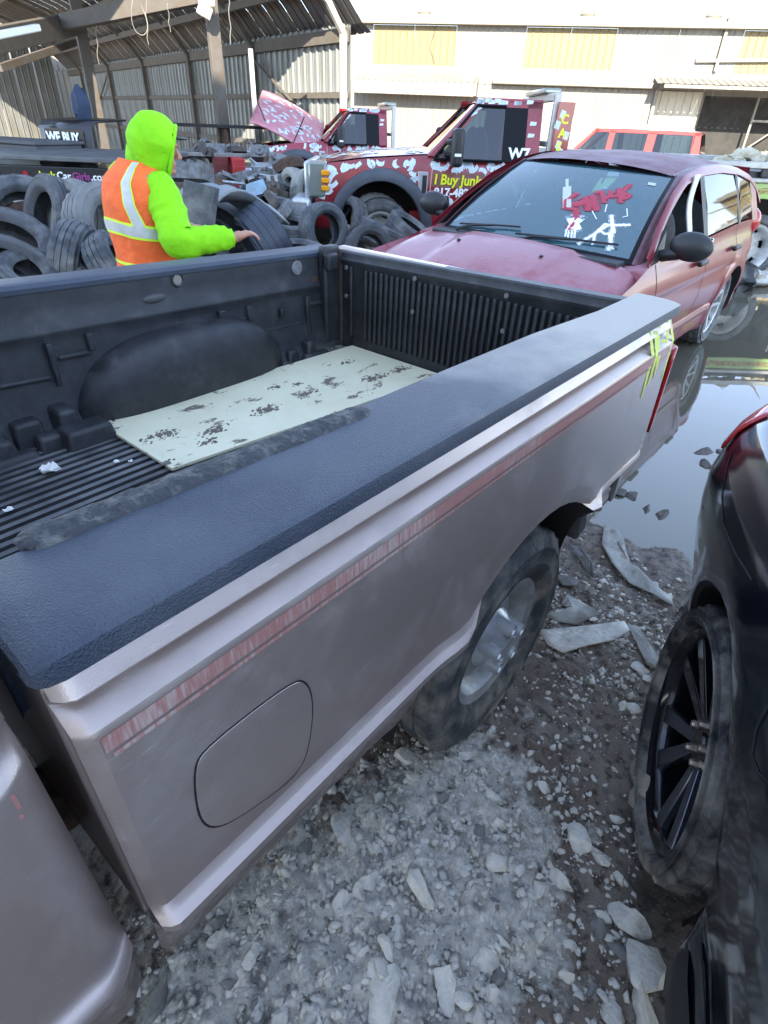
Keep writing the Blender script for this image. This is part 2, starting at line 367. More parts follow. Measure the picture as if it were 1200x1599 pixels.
def ground():
    xs = axis(.05, 3.2, .0075, -150, 260); ys = axis(-.85, .45, .0075, -150, 260)
    X, Y = np.meshgrid(xs, ys, indexing='ij'); Z = gz(X, Y); q = pale(X, Y)
    # cells: broken lumps in the pale zone
    for s_, amp, sd in ((22, .022, 31), (48, .014, 32), (95, .007, 33)):
        c_ = fnoise(X+.01*fnoise(X, Y, 90, 3), Y, s_, sd); Z += amp*np.clip(q*1.2+.12, 0, 1)*(np.abs(c_-.5)*-2+.6)
    n0, n1 = X.shape; V = np.stack([X, Y, Z], -1).reshape(-1, 3).astype(np.float32)
    idx = np.arange(n0*n1).reshape(n0, n1); F = np.stack([idx[:-1, :-1], idx[1:, :-1], idx[1:, 1:], idx[:-1, 1:]], -1).reshape(-1, 4)
    me = bpy.data.meshes.new('ground'); me.vertices.add(len(V)); me.vertices.foreach_set('co', V.ravel())
    me.loops.add(F.size); me.loops.foreach_set('vertex_index', F.ravel().astype(np.int32)); me.polygons.add(len(F))
    me.polygons.foreach_set('loop_start', np.arange(0, F.size, 4, dtype=np.int32)); me.update(calc_edges=True); me.validate()
    at = me.attributes.new('rubble', 'FLOAT', 'POINT'); at.data.foreach_set('value', np.clip(q, 0, 1).ravel().astype(np.float32))
    at = me.attributes.new('wet', 'FLOAT', 'POINT'); at.data.foreach_set('value', smooth(.012, -.03, Z).ravel().astype(np.float32)*(1-smooth(12, 16, np.hypot(X, Y))).ravel().astype(np.float32))
    me.shade_smooth()
    M = bpy.data.materials.new('mud and crushed concrete'); M.use_nodes = True; t = M.node_tree; N = t.nodes; b = N['Principled BSDF']
    g = N.new('ShaderNodeNewGeometry')
    def nz(s_, d=8, r=.6):
        x = N.new('ShaderNodeTexNoise'); x.inputs['Scale'].default_value = s_; x.inputs['Detail'].default_value = d; x.inputs['Roughness'].default_value = r; lk(t, g.outputs['Position'], x.inputs['Vector']); return x.outputs[0]
    def mr(i, a, b_, c_=0, d=1):
        x = N.new('ShaderNodeMapRange'); x.inputs[1].default_value = a; x.inputs[2].default_value = b_; x.inputs[3].default_value = c_; x.inputs[4].default_value = d; lk(t, i, x.inputs[0]); return x.outputs[0]
    def mx(f, a, b_):
        x = N.new('ShaderNodeMix'); x.data_type = 'RGBA'
        if isinstance(f, float): x.inputs[0].default_value = f
        else: lk(t, f, x.inputs[0])
        for i, q_ in ((6, a), (7, b_)):
            if isinstance(q_, tuple): x.inputs[i].default_value = (*q_, 1)
            else: lk(t, q_, x.inputs[i])
        return x.outputs[2]
    def mt(op, a, b_):
        x = N.new('ShaderNodeMath'); x.operation = op
        for i, q_ in ((0, a), (1, b_)):
            if isinstance(q_, (int, float)): x.inputs[i].default_value = q_
            else: lk(t, q_, x.inputs[i])
        return x.outputs[0]
    ar = N.new('ShaderNodeAttribute'); ar.attribute_name = 'rubble'; aw = N.new('ShaderNodeAttribute'); aw.attribute_name = 'wet'
    mud = mx(mr(nz(3.5), .4, .62), (.20, .15, .115), (.32, .265, .215))
    mud = mx(mr(nz(30), .5, .62), mud, (.085, .062, .048))
    f = mt('ADD', ar.outputs['Fac'], mt('MULTIPLY', mt('SUBTRACT', nz(9, 10, .7), .5), 2.6))
    f = mr(f, .38, .66)
    pl = mx(mr(nz(45), .4, .65), (.60, .55, .48), (.84, .79, .70))
    pl = mx(mr(nz(14), .52, .68), pl, (.26, .24, .22))
    c_ = mx(f, mud, pl)
    # small pale chips over the mud
    vo = N.new('ShaderNodeTexVoronoi'); vo.inputs['Scale'].default_value = 55; lk(t, g.outputs['Position'], vo.inputs['Vector'])
    chip = mt('MULTIPLY', mr(vo.outputs['Distance'], .22, .16), mr(nz(6), .5, .6)); c_ = mx(chip, c_, (.40, .39, .38))
    wet = mr(aw.outputs['Fac'], 0, 1); c_ = mx(mt('MULTIPLY', wet, .6), c_, (.06, .055, .045))
    lk(t, c_, b.inputs['Base Color']); lk(t, mr(wet, 0, 1, .92, .35), b.inputs['Roughness'])
    bp = N.new('ShaderNodeBump'); bp.inputs['Strength'].default_value = 1; bp.inputs['Distance'].default_value = .012; lk(t, mt('ADD', nz(60, 8, .7), mt('MULTIPLY', chip, .5)), bp.inputs['Height']); lk(t, bp.outputs[0], b.inputs['Normal'])
    me.materials.append(M); o = bpy.data.objects.new('ground', me); col.objects.link(o); struct(o)
ground()
Mw = bpy.data.materials.new('murky puddle water'); Mw.use_nodes = True; t = Mw.node_tree; b = t.nodes['Principled BSDF']
b.inputs['Base Color'].default_value = (.135, .125, .095, 1); b.inputs['Roughness'].default_value = .015; b.inputs['IOR'].default_value = 1.7
x_ = t.nodes.new('ShaderNodeTexNoise'); x_.inputs['Scale'].default_value = 3; tc = t.nodes.new('ShaderNodeTexCoord'); lk(t, tc.outputs['Object'], x_.inputs['Vector'])
bp = t.nodes.new('ShaderNodeBump'); bp.inputs['Strength'].default_value = .03; bp.inputs['Distance'].default_value = .01; lk(t, x_.outputs[0], bp.inputs['Height']); lk(t, bp.outputs[0], b.inputs['Normal'])
struct(MB().add([(1.9, -3.0, WATER_Z), (9.6, -3.0, WATER_Z), (9.6, 3.2, WATER_Z), (1.9, 3.2, WATER_Z)], [(0, 1, 2, 3)]).build('puddle_water', Mw, smooth=0))

# ------------------------------------------------------------------ warehouse across the yard
AZ0 = R(28); D0 = 34.0
nW = Vector((math.cos(AZ0), math.sin(AZ0), 0)); eW = Vector((math.sin(AZ0), -math.cos(AZ0), 0)); OW = Vector((CAM.x, CAM.y, 0))+nW*D0
def tW(az): return D0*math.tan(AZ0-R(az))
wh = thing('warehouse', 'long white ribbed metal warehouse in full sun across the yard', 'warehouse', M=Matrix.Translation(OW) @ Matrix((eW, nW, Vector((0, 0, 1)))).transposed().to_4x4())
# local: x along the wall to the right, y away from the camera, z up
def ribbed(mb, x0, x1, z0, z1, y=0, pitch=.32, rw=.05, rd=.035):
    n_ = max(1, round((x1-x0)/pitch)); p = (x1-x0)/n_; xs = []
    for i in range(n_):
        a = x0+i*p; xs += [(a, y), (a+p-rw*1.5, y), (a+p-rw, y-rd), (a+p-rw*.5, y-rd)]
    xs.append((x1, y)); mb.grid([[(x, yy, z0) for x, yy in xs], [(x, yy, z1) for x, yy in xs]])
    return mb
HW = 5.50
x_bay0, x_bay1 = tW(15.9), 26.
x_c = tW(19.2)
spans = [(-34, tW(41.3), WHWALL), (tW(41.3), tW(34.9), WHYEL), (tW(34.9), tW(29.6), WHWALL), (tW(29.6), tW(23.0), WHYEL), (tW(23.0), tW(14.5), WHWALL), (tW(14.5), 26, WHYEL)]
for a, b_, mt_ in spans:
    n_ = max(1, round((b_-a)/2.2))
    for i in range(n_):
        q0 = a+(b_-a)*i/n_; q1 = a+(b_-a)*(i+1)/n_-.004
        if mt_ is WHYEL:
            ribbed(MB(), q0, q1, 5.4 if q0 < 12 else 4.3, HW).build('wall_sheet', WHWALL, wh, smooth=0) if q0 < 12 else None
            ribbed(MB(), q0, q1, 3.95, 5.396 if q0 < 12 else HW).build('translucent_sheet', WHYEL, wh, smooth=0)
            ribbed(MB(), q0, q1, 3.3, 3.946).build('wall_sheet', WHWALL, wh, smooth=0)
        else: ribbed(MB(), q0, q1, 3.3, HW).build('wall_sheet', WHWALL, wh, smooth=0)
xl = -34
for i in range(20):
    q0 = xl+(x_c-xl)*i/20; q1 = xl+(x_c-xl)*(i+1)/20-.004
    ribbed(MB(), q0, q1, 0, 3.29, y=.02).build('lower_wall_sheet', WHWALL, wh, smooth=0)
MB().box((-4, -.18, HW+.02), (60, .45, .22)).box((-4, .45, HW+.22), (60, .9, .16)).build('roof_edge', TRIM, wh, bevel=.02)
MB().box((-4, 8.5, HW/2-.2), (59.5, 14, HW-.4)).build('building_core', TRIM, wh)
for az in (37.6, 25.3, 16.6):
    MB().lathe([(.0, .3), (.28, .28), (.36, .12), (.30, 0)], (tW(az), .5, HW+.28), (0, 0, 1), 16).build('roof_vent', TRIM, wh)
# lean-to canopies over the lower wall
def canopy(x0, x1, z, dep, drop, name='canopy_sheet', m_=WHWALL):
    n_ = max(1, round((x1-x0)/2.4))
    for i in range(n_):
        a = x0+(x1-x0)*i/n_; b_ = x0+(x1-x0)*(i+1)/n_-.01; xs = []
        k = max(1, round((b_-a)/.3)); p = (b_-a)/k
        for j in range(k): xs += [(a+j*p, 0), (a+j*p+p-.08, 0), (a+j*p+p-.05, .035), (a+j*p+p-.03, .035)]
        xs.append((b_, 0)); MB().grid([[(x, 0, z+h) for x, h in xs], [(x, -dep, z-drop+h) for x, h in xs]]).build(name, m_, wh, smooth=0, solid=.01)
canopy(tW(42.6), tW(33.0), 3.62, .9, .35)
MB().box(((tW(42.6)+tW(33.0))/2, -.9, 3.02), (tW(33.0)-tW(42.6), .06, .5)).build('canopy_fascia', TRIM, wh, bevel=.01)
MB().prism([(tW(33.0), 0, 3.6), (tW(33.0), -.9, 3.25), (tW(33.0), -.9, 2.8), (tW(33.0), 0, 2.8)], (.1, 0, 0)).build('canopy_end', TRIM, wh)
MB().box(((tW(31.2)+x_c)/2-.3, -.2, 3.42), (x_c-tW(31.2), .36, .22)).build('gutter', TRIM, wh, bevel=.03)
canopy(x_c-.3, 26, 3.72, 1.3, .25)
MB().box(((x_c+26)/2, -1.28, 3.38), (26-x_c, .06, .12)).build('canopy_edge_trim', TRIM, wh)
ribbed(MB(), x_c, x_bay0, 0, 3.29, y=.5).build('bay_side_wall', mat('cream shaded cladding', (.58, .53, .42), .6, c2=(.5, .45, .36), n=1), wh, smooth=0)
MB().box((x_c-.06, .2, 1.65), (.14, .7, 3.3)).build('corner_trim', TRIM, wh)
MB().box((tW(17.2)+.9, -.12, 5.0), (.12, .16, 2.0)).build('corner_trim', TRIM, wh)
MB().box(((tW(17.2)+27)/2, -.1, 4.62), (27-tW(17.2), .14, .12), rot=(0, R(-1.5), 0)).build('ledge_trim', TRIM, wh)
# dark open bay
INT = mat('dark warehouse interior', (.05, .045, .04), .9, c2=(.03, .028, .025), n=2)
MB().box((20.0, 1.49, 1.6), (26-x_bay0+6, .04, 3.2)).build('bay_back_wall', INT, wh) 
MB().box((x_bay0+.0, 1.0, 1.65), (.1, 1.0, 3.3)).build('bay_jamb', TRIM, wh)
for i in range(4):
    x = tW(11.9)+i*1.9
    f = MB()
    for dx in (0, 1.5): f.box((x+dx, .9, 1.6), (.09, .09, 3.2))
    f.box((x+.75, .9, 2.3), (1.5, .06, .09)); f.box((x+.75, .9, 1.1), (1.5, .06, .09)); f.tube([(x, .9, 1.1), (x+1.5, .9, 2.3)], .04)
    f.build('rack_frame', TRIM, wh, smooth=0)
dr = MB().box((tW(25.0), -.03, 1.0), (1.9, .08, 2.0)).build('side_door', mat('tan painted door', (.55, .35, .22), .6, c2=(.45, .28, .18), n=2), wh, bevel=.02)
MB().box((tW(25.0), -.07, 1.95), (2.0, .04, .5)).build('door_header', mat('pale yellow board', (.80, .68, .40), .6), dr, world=False)
MB().tube([(tW(36.5), -.06, 5.4), (tW(36.9), -.07, 4.6), (tW(36.4), -.06, 4.0)], .012, 5).build('loose_cable', BEAM, wh)

# ------------------------------------------------------------------ open shed on the left
hS = R(76.5); eS = Vector((math.cos(hS), math.sin(hS), 0)); nS = Vector((-math.sin(hS), math.cos(hS), 0))   # eS runs away along the wall, nS points to the camera side
cS = far(548, 40, 16.3); OS = Vector((cS.x, cS.y, 0)); ZE = cS.z
shed = thing('open_shed', 'open fronted galvanised metal shed with curved roof and steel posts', 'shed', M=Matrix.Translation(OS) @ Matrix((eS, nS, Vector((0, 0, 1)))).transposed().to_4x4())
SL = 27.
sheet = None
def ribsheet(w_, z0, z1):
    xs = []; k = 3; p = w_/k
    for j in range(k): xs += [(j*p, 0), (j*p+p*.42, 0), (j*p+p*.47, .012), (j*p+p*.52, 0), (j*p+p-.09, 0), (j*p+p-.065, .04), (j*p+p-.035, .04), (j*p+p-.01, 0)]
    return MB().grid([[(x, y, z0) for x, y in xs], [(x, y, z1) for x, y in xs]])
first = None
for i in range(int(SL/.9)):
    if first is None: first = ribsheet(.9, 0, ZE+.05).build('wall_sheet', GALV, shed, smooth=0); o = first
    else: o = first.copy(); col.objects.link(o); o.parent = shed
    o.location = (i*.9, random.uniform(-.008, .008), 0)
# roof: steep lower slope bending over, seen from inside
prof = [(-.25, ZE-.12), (0, ZE+.02), (.45, ZE+.48), (1.1, ZE+1.0), (2.1, ZE+1.5), (3.8, ZE+2.05), (6.0, ZE+2.45), (8.5, ZE+2.6)]
first = None
for i in range(-1, int(SL/.9)):
    if first is None:
        mb = MB(); k = 3; p = .3; rows = []
        for (yy, zz) in prof: rows.append([(x, yy, zz+h) for j in range(k) for x, h in ((j*p, 0), (j*p+p-.09, 0), (j*p+p-.065, .04), (j*p+p-.035, .04), (j*p+p-.01, 0))])
        first = mb.grid(rows).build('roof_sheet', ROOFM, shed, smooth=0); o = first
    else: o = first.copy(); col.objects.link(o); o.parent = shed
    o.location = (i*.9+.45, 0, 0)
for k_, (yy, zz) in enumerate(((.0, ZE-.1), (.75, ZE+.62), (1.7, ZE+1.22), (3.4, ZE+1.82), (5.6, ZE+2.25))):
    MB().box((SL/2, yy+.09, zz-.06), (SL, .1, .16 if k_ else .24)).build('purlin', BEAM, shed)
MB().box((SL/2, .09, 1.55+.55), (SL, .08, .12)).build('wall_girt', BEAM, shed); MB().box((SL/2, .09, 1.0), (SL, .08, .12)).build('wall_girt', BEAM, shed)
for i, x in enumerate((.05, 4.6, 9.4, 14.2, 19.0, 24.)):
    mb = MB(); pr = [(.16, 0), (.16, ZE-.15), (.55, ZE+.36), (1.2, ZE+.85), (2.2, ZE+1.34), (3.9, ZE+1.88), (6.1, ZE+2.28), (8.4, ZE+2.42)]
    mb.tube([(x, a, b_) for a, b_ in pr], .085, 4); mb.build('frame_rib', mat('pale steel frame', (.42, .38, .31), .6) if i == 0 else BEAM, shed, smooth=0)
for x0, x1 in ((4.7, .9), (19., 23.)):
    MB().tube([(x0, .2, ZE-.35), (x1, .2, 1.3)], .035, 6).build('diagonal_brace', BEAM, shed)
# far end wall with a hole of daylight beside it
for i in range(6):
    o = first_end = ribsheet(.9, 0, ZE+.9).build('end_wall_sheet', GALV, shed, smooth=0); o.location = (SL+.1, .75+i*.95, 0); o.rotation_euler = (0, 0, R(90))
def shed_pt(p): return shed.matrix_basis.inverted() @ p
for (u, v, d, z1, wd) in ((342, 130, 15.2, ZE+2.2, .24), (143, 130, 20., ZE+1.9, .26)):
    p = shed_pt(far(u, v, d)); MB().box((p.x, p.y, z1/2), (.14, wd, z1)).box((p.x, p.y, z1), (.3, .3, .04)).build('post', BEAM, shed, bevel=.01)
    MB().box((p.x-.02, p.y, .35), (.2, wd+.1, .7)).build('post_foot', RUST, shed, bevel=.02)
pB = far(127, 35, 20.); pL = far(0, 62, 15.); pC = far(240, 2, 17.); pD = far(385, -8, 15.)
def seg(mb, a, b_, w_, h):
    d = (b_-a); L = d.length; q = d.to_track_quat('X', 'Z').to_matrix(); mb.box((a+b_)/2, (L, w_, h), M=q); return mb
seg(MB(), pB, far(-160, 95, 15.), .22, .42).build('front_truss_beam', BEAM, shed, world=True, bevel=.01)
seg(MB(), far(100, 35, 19.), far(420, -30, 14.5), .2, .3).build('front_truss_beam', BEAM, shed, world=True, bevel=.01)
seg(MB(), far(0, 106, 19.), far(118, 66, 21.), .12, .14).build('cross_strut', BEAM, shed, world=True)
seg(MB(), far(-30, 60, 13), far(60, 43, 14.), .12, .10).build('white_strip', mat('plain white strip', (.85, .83, .72), .4), shed, world=True, bevel=.02)  # plain white strip high at the left of the shed
fl = MB().box(far(324, 10, 14.9), (.34, .3, .12), rot=(0, .3, .9)).box(far(320, 17, 14.8), (.2, .2, .2), rot=(.4, .3, .2)).build('flood_light', mat('cream lamp housing', (.68, .62, .48), .5), shed, world=True, bevel=.02)
for i, (u, v0, v1, d) in enumerate(((357, -10, 68, 14.5), (228, 0, 70, 16.), (150, 40, 100, 18), (262, 5, 50, 16))):
    a = far(u, v0, d); b_ = far(u+4, v1, d); pts = [a.lerp(b_, k/6)+Vector((.02*math.sin(k*2+i), 0, 0)) for k in range(7)]
    MB().tube(pts, .007, 5).build('hanging_cable', mat('pale cable', (.22, .20, .17), .6), shed, world=True)
cp = far(217, 25, 16); MB().tube([cp+Vector((.16*math.cos(a), .05*math.sin(a*2), .30*math.sin(a))) for a in lin(0, 6.28, 20)], .008, 5).build('cable_loop', MATS['pale cable'], shed, world=True)
cp = shed_pt(far(374, 200, 17.9)); MB().tube([(cp.x+.2*math.cos(a), .16, cp.z+.38*math.sin(a)) for a in lin(0, 6.28, 24)], .05, 6).tube([(cp.x+.15*math.cos(a), .22, cp.z+.02+.33*math.sin(a)) for a in lin(0, 6.28, 24)], .04, 6).build('coiled_hose', RUBBER, shed)
p = shed_pt(far(399, 180, 15.8)); MB().box((p.x, p.y, 1.55), (.04, .09, 2.5)).build('white_pole', mat('white painted pole', (.45, .46, .46), .5), shed)

# unseen building added behind the camera to shade the foreground, white for fill light
bd = thing('unseen_shade_building', 'large plain unseen metal building added to shade the foreground, outside the picture', 'building', M=Matrix.Translation(CAM+Vector((math.cos(SUN_AZ), math.sin(SUN_AZ), 0))*21-Vector((0, 0, CAM.z))) @ Matrix.Rotation(SUN_AZ, 4, 'Z'))
MB().box((0, -6.6, 8.6), (14, 22.8, 17.2)).build('wall', mat('white fill light cladding', (.75, .72, .66), .6), bd)  # white so the unseen wall bounces fill light into the shade
MB().prism([(-7.3, -18.2, 17.2), (7.3, -18.2, 17.2), (0, -18.2, 18.0)], (0, 23.2, 0)).build('roof', ROOFM, bd)

# ------------------------------------------------------------------ wheels and tyres
def tyre_mb(Rr, W, ri, n=56, blocks=True, seed=0, groove=.009):
    """torus like casing with bead, sidewall, shoulder and blocked tread; axis +Y, centre at the origin"""
    h = W/2; pr = [(ri, -h*.62), (ri+.012, -h*.80), (ri+(Rr-ri)*.24, -h*.93), (ri+(Rr-ri)*.27, -h*.965), (ri+(Rr-ri)*.42, -h*1.0), (ri+(Rr-ri)*.45, -h*.975), (ri+(Rr-ri)*.68, -h*.97), (ri+(Rr-ri)*.71, -h*.995), (Rr-.03, -h*.90), (Rr-.012, -h*.80)]
    tr = [(-.80, 0), (-.45, 0), (-.44, 1), (-.38, 1), (-.37, 0), (-.04, 0), (-.03, 1), (.03, 1), (.04, 0), (.37, 0), (.38, 1), (.44, 1), (.45, 0), (.80, 0)]
    ntop = len(tr); mb = MB(); V = []
    full = lambda k: [(r, y) for r, y in pr] + [(Rr-(groove if g else 0)-.006*abs(a)**3-(groove*.8 if blocks and not g and (k % 2) and abs(a) > .36 else 0), a*h) for a, g in tr] + [(r, -y) for r, y in pr[::-1]] + [(ri+.01, h*.5), (Rr-.03, h*.6), (Rr-.028, 0), (Rr-.03, -h*.6), (ri+.01, -h*.5)]
    m_ = len(full(0))
    for k in range(n):
        a = 2*math.pi*k/n; F = full(k)
        for r, y in F: V.append((r*math.cos(a), y, r*math.sin(a)))
    f = [(k*m_+i, ((k+1) % n)*m_+i, ((k+1) % n)*m_+(i+1) % m_, k*m_+(i+1) % m_) for k in range(n) for i in range(m_)]
    return mb.add(V, f)
def holes_disc(mb, pr, nh, a_open, r0i, r1i, n=72, phase=0):
    """lathe around +Y with nh openings between profile rows r0i..r1i"""
    m_ = len(pr); V = []; F = []
    for k in range(n):
        a = 2*math.pi*k/n; V += [(r*math.cos(a), y, r*math.sin(a)) for r, y in pr]
    for k in range(n):
        a = (2*math.pi*(k+.5)/n+phase) % (2*math.pi/nh)
        for i in range(m_-1):
            if r0i <= i < r1i and a < a_open: continue
            q = ((k+1) % n)*m_; F.append((k*m_+i, k*m_+i+1, q+i+1, q+i))
    return mb.add(V, F)
def place(o, parent, loc, rz=0, rx=0):
    o.parent = parent; o.location = loc; o.rotation_euler = (rx, 0, rz); return o
def wheel(parent, loc, Rr, W, ri, kind, side=-1, rz=0, tm=None, label=None):
    """side -1: outer face towards -Y of the parent"""
    tm = tm or RUBBER; s_ = -side
    t_ = tyre_mb(Rr, W, ri).build('wheel', tm, None, smooth=30); place(t_, parent, loc, rz)
    if label: t_['label'] = label
    def q(mb, name, m_, **k):
        if s_ < 0: mb.v = [(x, -y, z) for x, y, z in mb.v]
        o = mb.build(name, m_, t_, **k); return o
    h = W/2
    if kind == 'steel':
        pr = [(.0005, -.055), (.07, -.055), (.095, -.048), (.12, -.042), (ri*.80, -.020), (ri*.86, -.03), (ri*.93, -h*.66), (ri*.97, -h*.68), (ri+.008, -h*.75), (ri+.010, -h*.66)]
        mb = MB(); holes_disc(mb, pr, 4, .62, 3, 4, phase=.35); q(mb, 'rim', STEEL, solid=.004)
        q(MB().lathe([(ri*.9, -h*.5), (ri*.9, h*.7)], n=32), 'rim_barrel', STEEL); q(MB().lathe([(.0005, .03), (ri*.88, .03)], n=24), 'brake_drum', RUST)
        q(MB().lathe([(.0005, -.118), (.034, -.116), (.05, -.10), (.082, -.075), (.098, -.052)], n=28), 'centre_cap', CHROME)
        mb = MB()
        for k in range(5):
            a = 2*math.pi*k/5+.3; mb.lathe([(.009, -.108), (.013, -.120), (.020, -.120), (.024, -.06)], (.068*math.cos(a), 0, .068*math.sin(a)), (0, 1, 0), 14)
        q(mb, 'lug_sleeve', CHROME)
    elif kind == 'black':
        q(MB().lathe([(ri*.96, h*.5), (ri*.94, -h*.45), (ri*.97, -h*.70), (ri+.004, -h*.80), (ri+.012, -h*.78), (ri+.014, -h*.6)], n=56), 'rim', ALLOY_B)
        q(MB().lathe([(.0005, .02), (ri*.92, .02)], n=24), 'brake_disc', DARK)
        for k in range(5):
            for j in (-1, 1):
                a = 2*math.pi*k/5+R(92)+j*R(9); aa = a+j*R(5.5); mb = MB()
                ca, sa = math.cos(a), math.sin(a); c2_, s2 = math.cos(aa), math.sin(aa); wd0, wd1 = .014, .026
                P0 = Vector((.045*ca, 0, .045*sa)); P1 = Vector((ri*.955*c2_, 0, ri*.955*s2)); tt = (P1-P0).normalized(); sd = Vector((-tt.z, 0, tt.x))
                y0, y1 = -.035, -h*.62
                vs_ = [P0+sd*wd0+Vector((0, y0, 0)), P0-sd*wd0+Vector((0, y0, 0)), P1-sd*wd1+Vector((0, y1, 0)), P1+sd*wd1+Vector((0, y1, 0))]
                vs_ += [v_+Vector((0, .022, 0)) for v_ in vs_]
                mb.add(vs_, [(0, 1, 2, 3), (7, 6, 5, 4), (0, 4, 5, 1), (1, 5, 6, 2), (2, 6, 7, 3), (3, 7, 4, 0)]); q(mb, 'spoke', ALLOY_P if k in (0, 2, 3) else ALLOY_B, bevel=.004)  # the paler spokes carry the painted reflection
        q(MB().lathe([(.0005, -.042), (.028, -.042), (.03, -.036), (.065, -.038), (.075, -.02), (.075, .01)], n=28), 'hub', ALLOY_B)
        for k in range(5):
            a = 2*math.pi*k/5+R(74); q(MB().lathe([(.0005, -.056), (.008, -.056), (.010, -.05), (.010, -.03)], (.052*math.cos(a), 0, .052*math.sin(a)), (0, 1, 0), 6), 'lug_nut', LUG)
    elif kind == 'alloy':
        q(MB().lathe([(ri*.95, h*.5), (ri*.93, -h*.4), (ri*.96, -h*.72), (ri+.006, -h*.78), (ri+.012, -h*.6)], n=40), 'rim', STEEL)
        q(MB().lathe([(.0005, .0), (ri*.92, .0)], n=24), 'brake_disc', RUST)
        mb = MB()
        for k in range(9):
            a = 2*math.pi*k/9; P1 = Vector((ri*.95*math.cos(a), -h*.6, ri*.95*math.sin(a))); mb.tube([(0.03*math.cos(a), -.03, .03*math.sin(a)), P1], [.022, .016], 6)
        mb.lathe([(.0005, -.06), (.05, -.055), (.06, -.01)], n=20); q(mb, 'spokes', STEEL)
    elif kind == 'truck':
        pr = [(.0005, .07), (.06, .07), (.062, .0), (.085, -.0), (.087, .07), (.13, .075), (ri*.70, .06), (ri*.82, .03), (ri*.90, -h*.5), (ri*.96, -h*.72), (ri+.012, -h*.8), (ri+.014, -h*.6)]
        mb = MB(); holes_disc(mb, pr, 6, .42, 6, 7); q(mb, 'rim', mat('white dusty truck wheel', (.62, .62, .60), .5, c2=(.42, .41, .38), n=8), solid=.006)
        mb = MB()
        for k in range(8):
            a = 2*math.pi*k/8; mb.lathe([(.0005, .03), (.014, .03), (.016, .075)], (.11*math.cos(a), 0, .11*math.sin(a)), (0, 1, 0), 6)
        q(mb, 'lug_nuts', LUG); q(MB().lathe([(.0005, .1), (ri*.9, .1)], n=24), 'brake_drum', DARK)
    return t_

# ------------------------------------------------------------------ the pickup truck the camera looks into
PK = thing('pickup_truck', 'faded mauve beige pickup truck with black plastic bed liner, open bed across the foreground', 'pickup truck', (1.0, .78, 0))
PROF = [(1.165, -.026), (1.150, -.016), (1.120, .003), (1.117, .002), (1.111, -.016), (1.099, -.017), (1.095, -.004), (1.080, .017), (1.074, .020), (1.04, .021), (1.0, .023), (.9, .026), (.80, .027), (.730, .028), (.712, .031), (.702, .040), (.692, .055), (.682, .058), (.674, .054), (.664, .038), (.64, .018), (.59, .004), (.53, -.006), (.46, -.02), (.40, -.03)]
zs_ = [a for a, _ in PROF][::-1]; bs_ = [b for _, b in PROF][::-1]
ACX, ACZ, ARR = 1.065, .345, .47
def bside(x, z):
    b_ = float(np.interp(z, zs_, bs_))
    r = math.hypot(x-ACX, z-ACZ); b_ += .010*math.exp(-((r-.50)/.045)**2)*(1 if z > .5 else .6)
    if x > 1.42 and z < .72: b_ -= .028*min(1, (x-1.42)/.08)*min(1, (.72-z)/.03)
    if x < .022: t_ = (.022-x)/.022; b_ -= .016*t_**2.2
    if x > 1.80: t_ = (x-1.80)/.12; b_ -= .05*t_**2.5
    return -b_
LEVELS = sorted(set([a for a, _ in PROF]+lin(.40, .70, 8)+lin(.72, 1.06, 12)))
def zb_pk(x):
    base = .475 if x < ACX else interp(x, [(1.45, .60), (1.62, .60), (1.92, .66)])
    return base
cols_ = arch_cols(0.0, 1.92, [(ACX, ACZ, ARR, .43)], .03); cols_ = sorted(set(cols_+[.008, .018, .03, .045, 1.82, 1.84, 1.86, 1.88, 1.90]))
def side_panel(f, cols, levels, zb, archs, sgn=1):
    P = []
    for x in cols:
        z0 = zb(x)
        for cx, cz, r, zz in archs:
            d = r*r-(x-cx)**2
            if d > 0: z0 = max(z0, cz+math.sqrt(d))
        P.append([(x, sgn*f(x, max(z, z0)), max(z, z0)) for z in levels])
    return P
P_ = side_panel(bside, cols_, LEVELS, zb_pk, [(ACX, ACZ, ARR, .43)])
mb = MB().grid(P_); mb.grid([[p[:3] for p in P_[0]], [(x+.012, y+.05, z) for x, y, z in P_[0]]]); mb.grid([P_[-1], [(x+.01, y+.07, z) for x, y, z in P_[-1]]])
sp = mb.build('bedside_panel', BEIGE, PK, world=True, smooth=26)
# inner lip and wheel well
mb = MB(); A = [(ACX+ARR*math.cos(a), ACZ+ARR*math.sin(a)) for a in lin(R(5), R(178), 26)]
mb.grid([[(x, bside(x, z)+.004, z) for x, z in A], [(x, bside(x, z)+.030, z-.012) for x, z in A], [(x, .33, z+.02) for x, z in A]])
mb.build('wheel_well', DARK, PK, world=True)
MB().box((1.53, .11, .60), (.07, .20, .26), rot=(0, R(-14), 0)).build('mud_flap', RUBBER, PK, world=True, bevel=.012)
MB().box((1.0, .8, .50), (1.9, 1.1, .12)).box((.9, .45, .42), (2.4, .09, .14)).box((.9, 1.15, .42), (2.4, .09, .14)).build('chassis_frame', RUST, PK, world=True, bevel=.01)
MB().tube([(1.08, .05, .345), (1.08, 1.52, .345)], .04, 10).ball((1.08, .8, .345), .14).build('rear_axle', RUST, PK, world=True)
